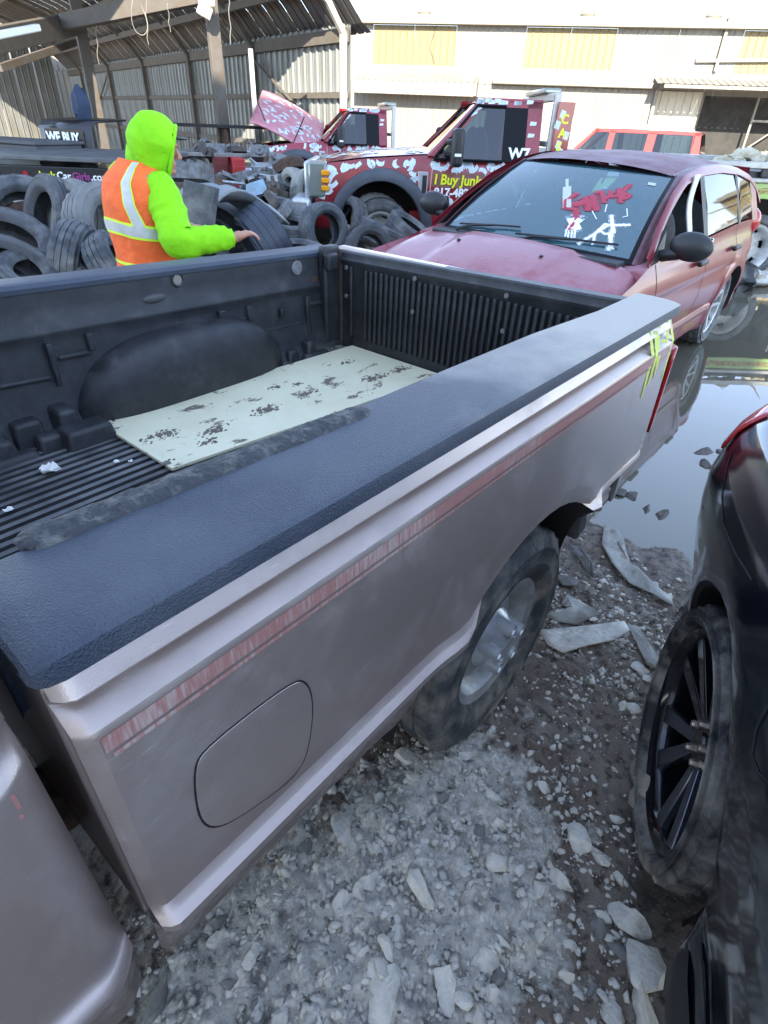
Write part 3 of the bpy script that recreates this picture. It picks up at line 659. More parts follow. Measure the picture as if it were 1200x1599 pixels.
# red decal band, worn
DEC = bpy.data.materials.new('worn red decal'); DEC.use_nodes = True; t = DEC.node_tree; N = t.nodes; b = N['Principled BSDF']; b.inputs['Roughness'].default_value = .5
tc = N.new('ShaderNodeTexCoord'); mp = N.new('ShaderNodeMapping'); mp.inputs['Scale'].default_value = (150, 1, 16); mp.inputs['Rotation'].default_value = (0, .5, 0); lk(t, tc.outputs['Object'], mp.inputs[0])
nx = N.new('ShaderNodeTexNoise'); nx.inputs['Scale'].default_value = 1.6; nx.inputs['Detail'].default_value = 5; lk(t, mp.outputs[0], nx.inputs['Vector'])
n2 = N.new('ShaderNodeTexNoise'); n2.inputs['Scale'].default_value = 4; lk(t, tc.outputs['Object'], n2.inputs['Vector'])
ad = N.new('ShaderNodeMath'); lk(t, nx.outputs[0], ad.inputs[0]); lk(t, n2.outputs[0], ad.inputs[1])
mr_ = N.new('ShaderNodeMapRange'); mr_.inputs[1].default_value = 1.0; mr_.inputs[2].default_value = 1.22; lk(t, ad.outputs[0], mr_.inputs[0])
mxn = N.new('ShaderNodeMix'); mxn.data_type = 'RGBA'; mxn.inputs[6].default_value = (.40, .185, .16, 1); mxn.inputs[7].default_value = (.50, .37, .33, 1); lk(t, mr_.outputs[0], mxn.inputs[0]); lk(t, mxn.outputs[2], b.inputs['Base Color'])
def decal(x0, x1, z0, z1, name='stripe_decal'):
    xs = lin(x0, x1, 60)
    MB().grid([[(x, bside(x, z+.004*math.sin(x*2))-.0015, z) for x in xs] for z in lin(z0, z1, 4)]).build(name, DEC, PK, world=True)
decal(.020, 1.80, 1.048, 1.0715); decal(.026, 1.80, 1.036, 1.043)
# fuel door with its open gap
fp = [(.103, .928), (.092, .87), (.092, .815), (.106, .778), (.140, .752), (.215, .728), (.262, .730), (.284, .762), (.298, .83), (.298, .885), (.286, .922), (.262, .938), (.199, .945), (.128, .944)]
def loop(pts, k=3):
    out = []
    n_ = len(pts)
    for i in range(n_):
        for j in range(k):
            t_ = j/k; p0, p1, p2, p3 = (Vector(pts[(i+d) % n_]) for d in (-1, 0, 1, 2))
            out.append(.5*((2*p1)+(p2-p0)*t_+(2*p0-5*p1+4*p2-p3)*t_*t_+(3*p1-p0-3*p2+p3)*t_**3))
    return out
L0 = loop(fp); c_ = sum(L0, Vector((0, 0)))/len(L0)
def ring(s_, off): return [(c_.x+(p.x-c_.x)*s_, bside(c_.x+(p.x-c_.x)*s_, c_.y+(p.y-c_.y)*s_)-off, c_.y+(p.y-c_.y)*s_) for p in L0]
MB().grid([ring(1.004, .0006), ring(.955, .0008)], closed_u=True).build('fuel_door_gap', DARK, PK, world=True, smooth=0)
fd = MB().grid([ring(.978, .0002), ring(.972, .0014), ring(.955, .0018), ring(.6, .0018), ring(.2, .0018), [(c_.x, bside(c_.x, c_.y)-.0018, c_.y)]*len(L0)], closed_u=True).build('fuel_door', BEIGE, PK, world=True)
MB().grid([[(.283+.012*t_, bside(.29, .86)-.004-.012*(1-t_), .845+.045*s_*(1-.5*t_)) for s_ in (0, .5, 1)] for t_ in (0, .5, 1)]).build('bent_flap', BEIGE, fd, world=True)
# yellow green paint scrawl near the tail
def stroke(pts, w_, m_, parent, f, name='paint_scrawl', off=.0015, nrm=(0, -1, 0)):
    MB().ribbon([(x, f(x, z)-off, z) for x, z in pts], nrm, w_).build(name, m_, parent, world=True, smooth=0)
for pts, w_ in (([(1.655, 1.142), (1.650, 1.08), (1.640, .99), (1.636, .955)], [.012, .02, .012, .006]), ([(1.69, 1.135), (1.683, 1.07), (1.668, .985)], [.012, .018, .007]), ([(1.70, 1.13), (1.708, 1.06), (1.714, .995)], [.014, .02, .007]), ([(1.733, 1.14), (1.728, 1.09), (1.716, 1.03)], [.012, .016, .006]), ([(1.75, 1.09), (1.785, 1.085)], .012), ([(1.80, 1.142), (1.845, 1.148)], .014), ([(1.845, 1.148), (1.838, 1.08), (1.812, .965)], [.014, .018, .006]), ([(1.80, 1.14), (1.812, 1.09), (1.816, 1.04)], [.012, .015, .006])):
    stroke(pts, [q_*1.45 for q_ in w_] if isinstance(w_, list) else w_*1.4, SPRAY_Y, PK, bside)
# tail light on the rear corner, bumper, end cap
MB().grid([[(x, y, z) for x, y in ((1.868, -.022), (1.905, -.018), (1.932, .008), (1.942, .05), (1.942, .12))] for z in lin(.76, 1.045, 7)]).build('tail_light', TAIL, PK, world=True, solid=.008)
MB().grid([[(x, y, z) for x, y in ((1.872, 1.57), (1.905, 1.558), (1.928, 1.53), (1.935, 1.49), (1.935, 1.44))] for z in lin(.76, 1.045, 7)]).build('tail_light', TAIL, PK, world=True, solid=.008)
MB().grid([[(x, y, z) for x, y in ((1.86, .03), (1.90, .03), (1.965, .06), (1.99, .16), (2.03, .5), (2.03, 1.1), (2.02, 1.42), (1.98, 1.53))] for z in (.46, .50, .56, .59)]).build('rear_bumper', mat('dull chrome bumper', (.55, .55, .56), .28, .85, dust=(.3, .28, .25), dn=6), PK, world=True, solid=.012)
# rail caps
def zc(x): return 1.168
def cap(x0, x1, rows, name, m_=CAPM): 
    xs = sorted(set(lin(x0, x1, 70)+[x0+.004, x0+.012, x0+.03, x1-.004, x1-.012]))
    P = []
    for x in xs:
        e = min(1, (x-x0)/.03); e2 = min(1, max(0, (x1-x)/.06)); f_ = math.sqrt(max(0, 1-(1-e)**2)); g_ = math.sqrt(max(0, 1-(1-e2)**2)); P.append([(x,)+r for r in rows(x, f_, g_)])
    return MB().grid(P).build(name, m_, PK, world=True, smooth=24)
def left_rows(x, e, g):
    yi = interp(x, [(0, .172), (.8, .168), (1.2, .160), (1.75, .118), (1.86, .110)])
    q = lambda y: .08+(y-.08)*(.80+.20*min(e, g))
    dz = -.018*(1-min(e, g))
    wob = .0014*noise.noise(Vector((x*9, 0, 3)))
    return [(q(.020), 1.158), (q(-.010), 1.1585), (q(-.0135), 1.161), (q(-.0130), 1.179+dz*.7), (q(-.0105), 1.1865+dz), (q(-.003), 1.1905+dz), (q(.012), 1.1935+dz), (q(.04), 1.1955+dz+wob), (q(.08), 1.1975+dz), (q(.12), 1.198+dz), (q(yi-.012), 1.196+dz), (q(yi), 1.186+dz), (q(yi+.002), 1.14), (q(yi-.004), 1.06), (q(yi-.008), .98)]
capL = cap(-.012, 1.858, left_rows, 'rail_cap', mat('rail cap, dusty towards the tail', (.028, .040, .066), .33, c2=(.036, .048, .076), n=9, bump=.9, bn=380, dust=(.15, .16, .175), dn=3.0, dlo=.45, dhi=1.0))
# pale dust that lies on the last third of the cap (dirt with its own shape, by position along the truck)
Mc = capL.data.materials[0].copy(); capL.data.materials[0] = Mc; t = Mc.node_tree; N = t.nodes; b = N['Principled BSDF']
src = b.inputs['Base Color'].links[0].from_socket; rs = b.inputs['Roughness'].links[0].from_socket
tc = N.new('ShaderNodeTexCoord'); sx = N.new('ShaderNodeSeparateXYZ'); lk(t, tc.outputs['Object'], sx.inputs[0]); nn_ = N.new('ShaderNodeTexNoise'); nn_.inputs['Scale'].default_value = 7; nn_.inputs['Detail'].default_value = 8; lk(t, tc.outputs['Object'], nn_.inputs['Vector'])
a1 = N.new('ShaderNodeMath'); a1.operation = 'MULTIPLY_ADD'; lk(t, nn_.outputs[0], a1.inputs[0]); a1.inputs[1].default_value = .9; lk(t, sx.outputs[0], a1.inputs[2])
m2 = N.new('ShaderNodeMapRange'); m2.inputs[1].default_value = .15; m2.inputs[2].default_value = .78; m2.inputs[4].default_value = .92; lk(t, a1.outputs[0], m2.inputs[0])
gy = N.new('ShaderNodeNewGeometry'); sn = N.new('ShaderNodeSeparateXYZ'); lk(t, gy.outputs['Normal'], sn.inputs[0]); m3 = N.new('ShaderNodeMapRange'); m3.inputs[1].default_value = .35; m3.inputs[2].default_value = .8; lk(t, sn.outputs[2], m3.inputs[0])
mm = N.new('ShaderNodeMath'); mm.operation = 'MULTIPLY'; lk(t, m2.outputs[0], mm.inputs[0]); lk(t, m3.outputs[0], mm.inputs[1])
x_ = N.new('ShaderNodeMix'); x_.data_type = 'RGBA'; lk(t, mm.outputs[0], x_.inputs[0]); lk(t, src, x_.inputs[6]); x_.inputs[7].default_value = (.52, .48, .42, 1); lk(t, x_.outputs[2], b.inputs['Base Color'])
x_ = N.new('ShaderNodeMix'); lk(t, mm.outputs[0], x_.inputs[0]); lk(t, rs, x_.inputs[2]); x_.inputs[3].default_value = .8; lk(t, x_.outputs[0], b.inputs['Roughness'])
# lumpy worn bead along the inner edge
mb = MB(); P = []
for x in lin(.055, .60, 150):
    e = min(1, (x-.052)/.02, (.605-x)/.03); e = math.sqrt(max(.02, e)); row = []
    yc = interp(x, [(.06, .170), (.3, .156), (.60, .138)]); wd = .040*e+.003*noise.noise(Vector((x*25, 1, 0)))
    for k in range(9):
        a = math.pi*k/8; hh = (.0085+.005*noise.noise(Vector((x*38, k*.5, 2)))+.004*noise.noise(Vector((x*110, k, 5))))*e; row.append((x, yc-wd*math.cos(a)*.62, 1.196+hh*math.sin(a)))
    P.append(row)
mb.grid(P).build('worn_bead', mat('scuffed black plastic', (.03, .032, .036), .6, c2=(.12, .115, .105), n=30, lo=.5, hi=.62, bump=1.5, bn=120), PK, world=True)
def right_rows(x, e, g):
    dz = .0+.018-.026*x
    return [(1.456, 1.142+dz), (1.446, 1.146+dz), (1.445, 1.160+dz), (1.456, 1.170+dz), (1.47, 1.173+dz), (1.54, 1.172+dz), (1.578, 1.166+dz), (1.585, 1.14+dz), (1.575, 1.11+dz)]
cap(-.012, 1.862, right_rows, 'rail_cap', CAPM)
# far bedside, bed front, inner walls
far_cols = arch_cols(0.0, 1.92, [(ACX, ACZ, ARR, .43)], .1)
MB().grid([[(x, 1.56-(y), z-.03 if z > 1 else z) for x, y, z in r] for r in side_panel(bside, far_cols, [.43, .55, .7, .9, 1.06, 1.14], zb_pk, [(ACX, ACZ, ARR, .43)])]).build('bedside_panel', BEIGE, PK, world=True)
MB().box((.01, .79, .86), (.02, 1.5, .54)).build('bed_front_panel', BEIGE, PK, world=True, bevel=.005)
# liner: floor ribs, right wall, wheelhouses, front, tailgate
FZ = .722
def wallz(x): return .018-.026*x
mb = MB(); ys = []; y = .22
prof_f = []
while y < 1.40:
    prof_f += [(y, FZ-.008), (y+.003, FZ+.012), (y+.021, FZ+.012), (y+.024, FZ-.008)]; y += .036
xs = [.03, .3, .66, 1.0, 1.4, 1.835]; mb.grid([[(x, a, b_) for a, b_ in prof_f] for x in xs]).build('liner_floor', mat('dusty ribbed liner floor', (.02, .021, .024), .5, c2=(.04, .04, .043), n=14, bump=.5, bn=300, dust=(.20, .20, .20), dn=5, dlo=.30, dhi=.7, upd=1.), PK, world=True, smooth=20)
MB().box((.93, .8, FZ-.02), (1.82, 1.3, .02)).build('bed_floor', RUST, PK, world=True)
# right inner wall profile (y at height z), with step line at 1.035 and lower set-back
WP = [(FZ-.005, 1.372), (FZ+.02, 1.395), (.78, 1.415), (.86, 1.43), (.92, 1.438), (.985, 1.440), (1.015, 1.442), (1.024, 1.437), (1.036, 1.437), (1.046, 1.448), (1.10, 1.452), (1.155, 1.452)]
xs = lin(.02, 1.84, 100)
P = []
for z, y in WP:
    row = []
    for x in xs:
        yy = y; zz = z+(wallz(x) if z > .9 else 0)
        row.append((x, yy, zz))
    P.append(row)
# hole near the middle of the top band
MB().grid(P).build('liner_side_wall', LINER, PK, world=True, smooth=55)
def lump(mb, x0, x1, y0, y1, z0, z1, t_=.012):
    """moulded bump with sloping sides"""
    a = [(x0, y0, z0), (x1, y0, z0), (x1, y1, z0), (x0, y1, z0)]; b_ = [(x0+t_, y0+t_, z1), (x1-t_, y0+t_, z1), (x1-t_, y1-t_*.2, z1), (x0+t_, y1-t_*.2, z1)]
    return mb.add(a+b_, [(0, 1, 5, 4), (1, 2, 6, 5), (2, 3, 7, 6), (3, 0, 4, 7), (4, 5, 6, 7)])
# wheelhouse: rounded hump
def hump(side, name='liner_wheelhouse'):
    P = []; n_ = 34
    for i in range(n_+1):
        u_ = i/n_; x = .60+(1.50-.60)*u_; s_ = 2*u_-1
        top = FZ+(.255*(1-abs(s_)**3.2)**.6 if abs(s_) < 1 else 0); dep = .135*(1-abs(s_)**4)**.5 if abs(s_) < 1 else 0
        row = []
        for k in range(15):
            a = math.pi/2*k/14; ca, sa = math.cos(a)**.45 if k < 14 else 0, math.sin(a)**.55
            row.append((x, 1.445-dep*ca, FZ-.004+(top-FZ)*sa))
        P.append(row)
    if side < 0: P = [[(x, 1.60-y, z) for x, y, z in r] for r in P]
    MB().grid(P).build(name, LINER, PK, world=True, smooth=60, sub=1)
hump(1); hump(-1)
mb = MB()
for (u0, v0, u1, v1) in ((70, 535, 92, 600), (130, 520, 146, 545), (338, 485, 350, 497), (382, 478, 392, 500), (434, 482, 442, 492), (474, 462, 482, 530)):
    a = ony(u0, v0, 1.44); b_ = ony(u1, v1, 1.44); mb.box(((a.x+b_.x)/2, 1.432, (a.z+b_.z)/2), (max(.016, abs(b_.x-a.x)), .026, abs(a.z-b_.z))); mb.build('moulded_pocket', LINER, PK, world=True, bevel=.004); mb = MB()
for (u0, v0, u1, v1) in ((92, 560, 142, 550), (350, 500, 392, 498), (400, 520, 472, 503), (482, 475, 505, 472), (0, 605, 78, 590)):
    a = ony(u0, v0, 1.44); b_ = ony(u1, v1, 1.44); mb.tube([(a.x, 1.438, a.z), (b_.x, 1.438, b_.z)], .009, 6); mb.build('moulded_rib', LINER, PK, world=True); mb = MB()

a = ony(277, 437, 1.452); MB().disc((a.x, 1.4505, a.z), .017, (0, -1, 0), 20, .002).build('drain_hole', mat('pale light through hole', (.25, .22, .18), .8), PK, world=True)
MB().lathe([(.0165, .001), (.021, .006), (.025, .001)], (a.x, 1.4505, a.z), (0, -1, 0), 20).build('hole_rim', LINER, PK, world=True)
a = ony(463, 418, 1.452); MB().disc((a.x, 1.448, a.z), .028, (0, -1, 0), 24, .004).build('metal_plug', mat('dull metal plug', (.30, .30, .30), .5, .5, c2=(.2, .2, .2), n=60), PK, world=True)
a = ony(491, 440, 1.452); MB().disc((a.x, 1.449, a.z), .022, (0, -1, 0), 20, .003).build('drain_hole', RUST, PK, world=True)
a = ony(241, 466, 1.452); MB().ball((a.x, 1.452, a.z), (.045, .010, .016), 16, 8).build('oval_emblem', mat('worn plastic emblem', (.06, .06, .062), .5), PK, world=True)
# small lumps by the front end of the wheelhouse and behind it
mb = MB()
for (x0, x1, y0, y1, h) in ((.52, .60, 1.33, 1.44, .10), (.40, .50, 1.36, 1.44, .085), (.44, .58, 1.30, 1.37, .05), (.50, .66, 1.24, 1.34, .065), (.30, .40, 1.33, 1.44, .06), (1.50, 1.57, 1.37, 1.44, .055), (1.60, 1.66, 1.36, 1.44, .075), (1.56, 1.72, 1.33, 1.38, .03), (.30, .44, 1.28, 1.34, .03)): lump(MB(), x0, x1, y0, y1, FZ, FZ+h).build('moulded_lump', LINER, PK, world=True, bevel=.012, bseg=3)
# corner post
MB().box((1.80, 1.425, .945), (.09, .045, .43)).box((1.785, 1.405, 1.10), (.06, .05, .07)).build('corner_post', LINER, PK, world=True, bevel=.01)
# tailgate
TGX = 1.842
tg = MB().box((TGX+.045, .79, .92), (.05, 1.30, .46)).build('tailgate', BEIGE, PK, world=True, bevel=.01)
def tgz(y): return 1.163-.026*(y-.15)/1.25
mb = MB()
rows = []
for (dz, dx) in ((-.44, -.002), (-.005-.05, -.002), (-.045, -.010), (-.030, -.012), (-.020, -.004), (-.004, -.004), (.002, .002), (.002, .052)):
    rows.append([(TGX+dx, y, (tgz(y)+dz) if dz > -.4 else FZ-.01) for y in lin(.165, 1.385, 20)])
mb.grid(rows).build('tailgate_liner', LINER, PK, world=True, smooth=40)
rib0 = None; k = 0; y = 1.325
while y > .19:
    if 1.262 < y < 1.30: y -= .0285; continue
    o = MB().box((TGX-.007, 0, 0), (.016, .0145, .30)).build('rib', LINER, PK, world=False, bevel=.005) if rib0 is None else rib0.copy()
    if rib0 is None: rib0 = o
    else: col.objects.link(o); o.parent = PK
    o.location = (-1.0, y-.78, .935+random.uniform(-.002, .002)); y -= .0285
mb = MB()
for (u, v) in ((648, 435), (644, 487), (791, 462), (785, 517), (541, 418), (541, 462)):
    r = ray(u, v); p = CAM+r*((TGX-.016-CAM.x)/r.x); mb.disc(p, .009, (-1, 0, 0), 12, .003)
mb.build('liner_screw', mat('grey screw heads', (.22, .21, .2), .5, .5), PK, world=True)
# wheels
wheel(PK, (.075, -.680, .342), .365, .215, .200, 'steel', -1, tm=mat('worn mud streaked tyre rubber', (.045, .05, .058), .65, c2=(.085, .085, .085), n=9, dust=(.36, .32, .27), dn=7, dlo=.46, dhi=.70, bump=.6, bn=100))
wheel(PK, (.08, .66, .342), .365, .215, .195, 'steel', 1)
wheel(PK, (-2.65, -.655, .342), .365, .215, .195, 'steel', -1)
# cab
def cside(x, z): return bside(.5, z) - .0 + (.035*max(0, (x+.085)/.05)**2 if x > -.085 else 0)
CL = sorted(set([a for a, _ in PROF][1:]+lin(.43, .70, 7)+[1.165, 1.18]))
xs = sorted(set(lin(-1.9, -.09, 20)+lin(-.09, -.036, 8)))
MB().grid([[(x, cside(x, z)-.002, z) for z in CL] for x in xs]).grid([[(-.036, cside(-.036, z)-.002, z), (-.034, cside(-.036, z)+.05, z), (-.034, 1.5, z)] for z in CL]).build('cab_side', BEIGE, PK, world=True, smooth=50)
MB().grid([[(x, 1.56-cside(x, z), z) for z in (.43, .7, .9, 1.1, 1.18)] for x in xs]).build('cab_side', BEIGE, PK, world=True)
DEC2 = DEC.copy(); [n_ for n_ in DEC2.node_tree.nodes if n_.type == 'MAP_RANGE'][0].inputs[1].default_value = 1.10; [n_ for n_ in DEC2.node_tree.nodes if n_.type == 'MAP_RANGE'][0].inputs[2].default_value = 1.34
MB().grid([[(x, cside(x, z+.004*math.sin(x*2))-.0035, z) for x in lin(-1.8, -.060, 40)] for z in lin(1.048, 1.0715, 3)]).grid([[(x, cside(x, z)-.0035, z) for x in lin(-1.8, -.062, 40)] for z in (1.036, 1.043)]).build('stripe_decal', DEC2, PK, world=True)
MB().grid([[(-.034, y, 1.18), (-.05, y, 1.24), (-.20, y, 1.58), (-.26, y, 1.635), (-.6, y, 1.67), (-1.2, y, 1.66), (-1.45, y, 1.62)] for y in (.10, .14, .4, .8, 1.2, 1.42, 1.46)]).build('cab_roof', BEIGE, PK, world=True, smooth=60)
MB().prism([(-.06, .07, 1.18), (-.24, .12, 1.60), (-.36, .12, 1.60), (-.30, .07, 1.18)], (0, .03, 0)).prism([(-1.25, .07, 1.18), (-1.25, .12, 1.62), (-1.35, .12, 1.62), (-1.95, .07, 1.18)], (0, .03, 0)).build('pillar', BEIGE, PK, world=True)
MB().add([(-.30, .075, 1.18), (-.36, .125, 1.60), (-1.27, .125, 1.62), (-1.27, .075, 1.18)], [(0, 1, 2, 3)]).build('side_window', WINDOW, PK, world=True)
MB().add([(-.052, .25, 1.235), (-.052, 1.3, 1.235), (-.19, 1.3, 1.56), (-.19, .25, 1.56)], [(0, 1, 2, 3)]).build('rear_window', WINDOW, PK, world=True).location.x += .006
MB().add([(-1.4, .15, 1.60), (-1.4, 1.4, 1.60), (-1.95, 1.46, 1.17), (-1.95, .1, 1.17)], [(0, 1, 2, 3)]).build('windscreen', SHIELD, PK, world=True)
MB().grid([[(x, y, 1.17-.05*max(0, (-x-1.9))-.03*((y-.78)/.78)**2) for y in lin(.03, 1.53, 9)] for x in lin(-1.9, -3.1, 8)]).grid([[(-3.1, y, z) for y in lin(.03, 1.53, 5)] for z in (.45, 1.08)]).grid([[(x, .0-(-.02 if z > 1 else .02), z) for z in (.45, .7, 1.0, 1.12)] for x in lin(-1.9, -3.1, 6)]).build('front_clip', BEIGE, PK, world=True)
MB().box((-1.0, .78, .5), (1.9, 1.4, .1)).build('cab_floor', DARK, PK, world=True)
# the loose board lying on the bed floor, scraps and dirt
BO = mat('cream painted board', (.74, .70, .50), .55, c2=(.66, .61, .42), n=3, bump=.15, bn=90)
t = BO.node_tree; N = t.nodes; b = N['Principled BSDF']; src = b.inputs['Base Color'].links[0].from_socket; tc = N.new('ShaderNodeTexCoord')
n1 = N.new('ShaderNodeTexNoise'); n1.inputs['Scale'].default_value = 9; n1.inputs['Detail'].default_value = 9; n1.inputs['Roughness'].default_value = .72; mp = N.new('ShaderNodeMapping'); mp.inputs['Scale'].default_value = (.8, 1.5, 1); lk(t, tc.outputs['Object'], mp.inputs[0]); lk(t, mp.outputs[0], n1.inputs['Vector'])
r1 = N.new('ShaderNodeMapRange'); r1.inputs[1].default_value = .585; r1.inputs[2].default_value = .60; lk(t, n1.outputs[0], r1.inputs[0])
x_ = N.new('ShaderNodeMix'); x_.data_type = 'RGBA'; lk(t, r1.outputs[0], x_.inputs[0]); lk(t, src, x_.inputs[6]); x_.inputs[7].default_value = (.17, .14, .11, 1); lk(t, x_.outputs[2], b.inputs['Base Color'])
BD = thing('wooden_board', 'cream painted board with peeling grey patches lying on the ribbed pickup bed', 'board', (1.25, 1.11, FZ+.012))
bd_ = MB().prism([(.649, 1.372, FZ+.014), (1.838, 1.322, FZ+.014), (1.832, .80, FZ+.014), (.646, .928, FZ+.014)], (0, 0, .011)).build('panel', BO, BD, world=True, bevel=.002)
MB().disc((.69, 1.335, FZ+.0258), .005, (0, 0, 1), 10, .001).build('nail_hole', DARK, BD, world=True)
DIRT = mat('grey brown mud crumbs', (.13, .11, .09), .95, c2=(.20, .18, .15), n=40, bump=1)
mb = MB(); PT = mat('flaking grey dirt crust', (.20, .17, .14), .95, c2=(.13, .11, .09), n=60, bump=1)
for (u, v, n_, s_) in ((250, 681, 60, .055), (335, 672, 46, .05), (325, 690, 26, .04), (415, 640, 70, .055), (480, 615, 40, .045), (464, 600, 16, .025), (585, 590, 60, .06), (625, 577, 50, .05), (430, 605, 12, .03), (540, 566, 14, .04), (262, 722, 20, .02)):
    p = onz(u, v, FZ+.026)
    for i in range(n_):
        a = random.random()*6.28; rr_ = s_*random.random()**.7; q = Vector((p.x+rr_*math.cos(a)*1.3, p.y+rr_*math.sin(a)*.6, FZ+.0255)); s2 = random.uniform(.002, .010)*(1 if rr_ < s_*.6 else .5)
        if q.y < .83 or q.y > 1.31: continue
        pts = [(q.x+s2*random.uniform(.6, 1.3)*math.cos(b2), q.y+s2*random.uniform(.5, 1)*math.sin(b2), q.z) for b2 in lin(0, 5.5, 7)]
        mb.prism(pts, (0, 0, random.uniform(.0008, .003)))
tag(mb.build('mud_crumbs', PT, smooth=0), 'dried mud crumbs and flakes scattered on the cream board', 'dirt', kind='stuff')
mb = MB()
for i in range(260):
    x = random.uniform(1.60, 1.825); y = random.uniform(.9, 1.36) if random.random() < .4 else random.uniform(1.30, 1.385); s2 = random.uniform(.003, .011); mb.ball((x if y > 1.3 else random.uniform(1.80, 1.83), y, FZ+.012), (s2, s2*.8, s2*.6), 5, 3, jit=.5)
tag(mb.build('dirt_in_the_bed', DIRT, smooth=0), 'loose dirt and leaf crumbs gathered in the far bed corner', 'dirt', kind='stuff')
def scrap(u, v, z, s_, m_, label, name='paper_scrap', n_=3):
    p = onz(u, v, z); mb = MB(); 
    for i in range(n_):
        mb.grid([[(p.x+s_*(a-.5)+random.uniform(-.1, .1)*s_, p.y+s_*.8*(b2-.5)+random.uniform(-.1, .1)*s_, p.z+.006+random.uniform(0, .35)*s_) for a in (0, .35, .7, 1)] for b2 in (0, .5, 1)])
    return tag(mb.build(name, m_, smooth=0, solid=.001), label, 'paper scrap')
PAP = mat('white paper', (.72, .70, .65), .8)
scrap(79, 738, FZ+.012, .045, PAP, 'crumpled white paper scrap lying on the ribbed bed floor')
scrap(356, 596, FZ+.03, .016, PAP, 'tiny white scrap stuck between board and wheelhouse')
for u, v, s_ in ((183, 724, .014), (205, 723, .012), (15, 800, .02)): scrap(u, v, FZ+.012, s_, PAP, {183: 'tiny white chip on the bed ribs beside the board corner', 205: 'smallest white chip right by the near board corner', 15: 'thin pale scrap at the left edge of the bed ribs'}[u], n_=1)

# ------------------------------------------------------------------ black car on the right
BC = thing('black_car', 'dusty black car with gloss black spoked alloy wheel, cut off by the right edge', 'car', (1.098, -.474, 0), R(19.7))
BCP = [(.15, -.10), (.20, -.035), (.26, -.012), (.31, -.018), (.34, -.030), (.42, -.018), (.52, .0), (.62, .014), (.70, .020), (.78, .018), (.86, .004), (.92, -.018), (.955, -.045), (.98, -.075), (1.0, -.12)]
def bcs(x, z):
    o_ = interp(z, BCP)
    r = math.hypot(x, z-.34); o_ += .010*math.exp(-((r-.43)/.05)**2)*(1 if z > .2 else 0)-.030*math.exp(-((r-.2)/.35)**2)
    if x > .30:
        k = x-.30; o_ -= (.30*max(0, (.78-z))+.05)*k**1.25*1.1
        if x > .62: o_ -= .9*(x-.62)**1.5
    return o_
lv = sorted(set([a for a, _ in BCP]+lin(.15, .95, 18)))
cc = arch_cols(-1.9, .95, [(0, .34, .405, .22)], .05)
MB().grid(side_panel(bcs, cc, lv, lambda x: .15 if x < 0 else .22, [(0, .34, .405, .22)])).build('body_side', NAVY, BC, smooth=50)
MB().grid([[(x, bcs(x, 1.0)-a, 1.0+b_) for x in lin(-.2, .95, 14)] for a, b_ in ((0, 0), (.06, .025), (.16, .04), (.5, .055), (.9, .06), (1.3, .055), (1.62, .04), (1.72, .025), (1.78, 0))]).build('boot_lid', NAVY, BC, smooth=60)
mb = MB(); A = [(.405*math.cos(a), .34+.405*math.sin(a)) for a in lin(R(-18), R(198), 30)]
mb.grid([[(x, bcs(x, z)-.001, z) for x, z in A], [(x*.97, bcs(x, z)-.014, .34+(z-.34)*.97) for x, z in A], [(x, -.30, z) for x, z in A]]).build('wheel_arch_liner', DARK, BC)
wheel(BC, (0, -.105, .345), .345, .225, .272, 'black', 1, tm=mat('tyre rubber caked with mud', (.022, .024, .028), .7, dust=(.34, .31, .27), dn=7, dlo=.44, dhi=.68, bump=.5, bn=120))
mb = MB().ball((.03, -.09, .035), (.11, .10, .05), 20, 12, jit=.35).ball((.10, -.05, .02), (.07, .06, .03), 16, 10, jit=.4).build('caked_mud', MUDCAKE, BC, smooth=50)
MB().ball((.05, -.12, .688), (.10, .08, .018), 20, 10, jit=.4).build('caked_mud', MUDCAKE, BC, smooth=50)
# glasshouse above
MB().grid([[(x, bcs(x, 1.0)-.02-.30*t_, .985+.46*t_*(1 if x < -.1 else max(.0, 1-(x+.1)*1.6))) for x in lin(-1.9, .5, 24)] for t_ in (0, .35, .7, 1)]).build('side_window', WINDOW, BC, smooth=50)
MB().grid([[(x, -.30-a, 1.44+b_-.10*((x+1.0)/.9)**2) for x in lin(-1.9, -.1, 12)] for a, b_ in ((0, 0), (.08, .04), (.4, .07), (.8, .07), (1.12, .04), (1.2, 0))]).build('roof', NAVY, BC, smooth=60)
MB().grid([[(x, -1.8-bcs(x, z), z) for z in (.2, .4, .6, .8, .92, 1.0)] for x in lin(-1.9, .95, 24)]).build('body_side', NAVY, BC, smooth=50)
MB().grid([[(.95, bcs(.95, z), z), (1.02, -.6, z), (1.02, -1.2, z), (.95, -1.8-bcs(.95, z), z)] for z in (.25, .5, .75, 1.0)]).build('rear_bumper', NAVY, BC, smooth=60)
MB().grid([[(-.1+.75*t_, y*(1-.06*(1-t_))-.0, 1.42-.38*t_) for y in lin(-1.55, -.25, 8)] for t_ in (0, .5, 1)]).build('rear_window', WINDOW, BC, smooth=60)
MB().grid([[(x, -1.5-.22*t_, 1.44-.44*t_) for x in lin(-1.9, -.1, 6)] for t_ in (0, 1)]).build('side_window', WINDOW, BC)
MB().tube([(-.1, -.32, 1.42), (.2, -.22, 1.25), (.5, -.16, 1.02)], .03, 6).tube([(-.95, -.30, 1.46), (-.95, -.06, 1.0)], .03, 6).build('pillar', NAVY, BC)
# tail light wrapping the corner
MB().grid([[(x, bcs(x, z)+.006, z+.02*(x-.6)) for x in lin(.62, .86, 10)] for z in lin(.86, .975, 5)]).build('tail_light', TAIL, BC, smooth=60, solid=.006)
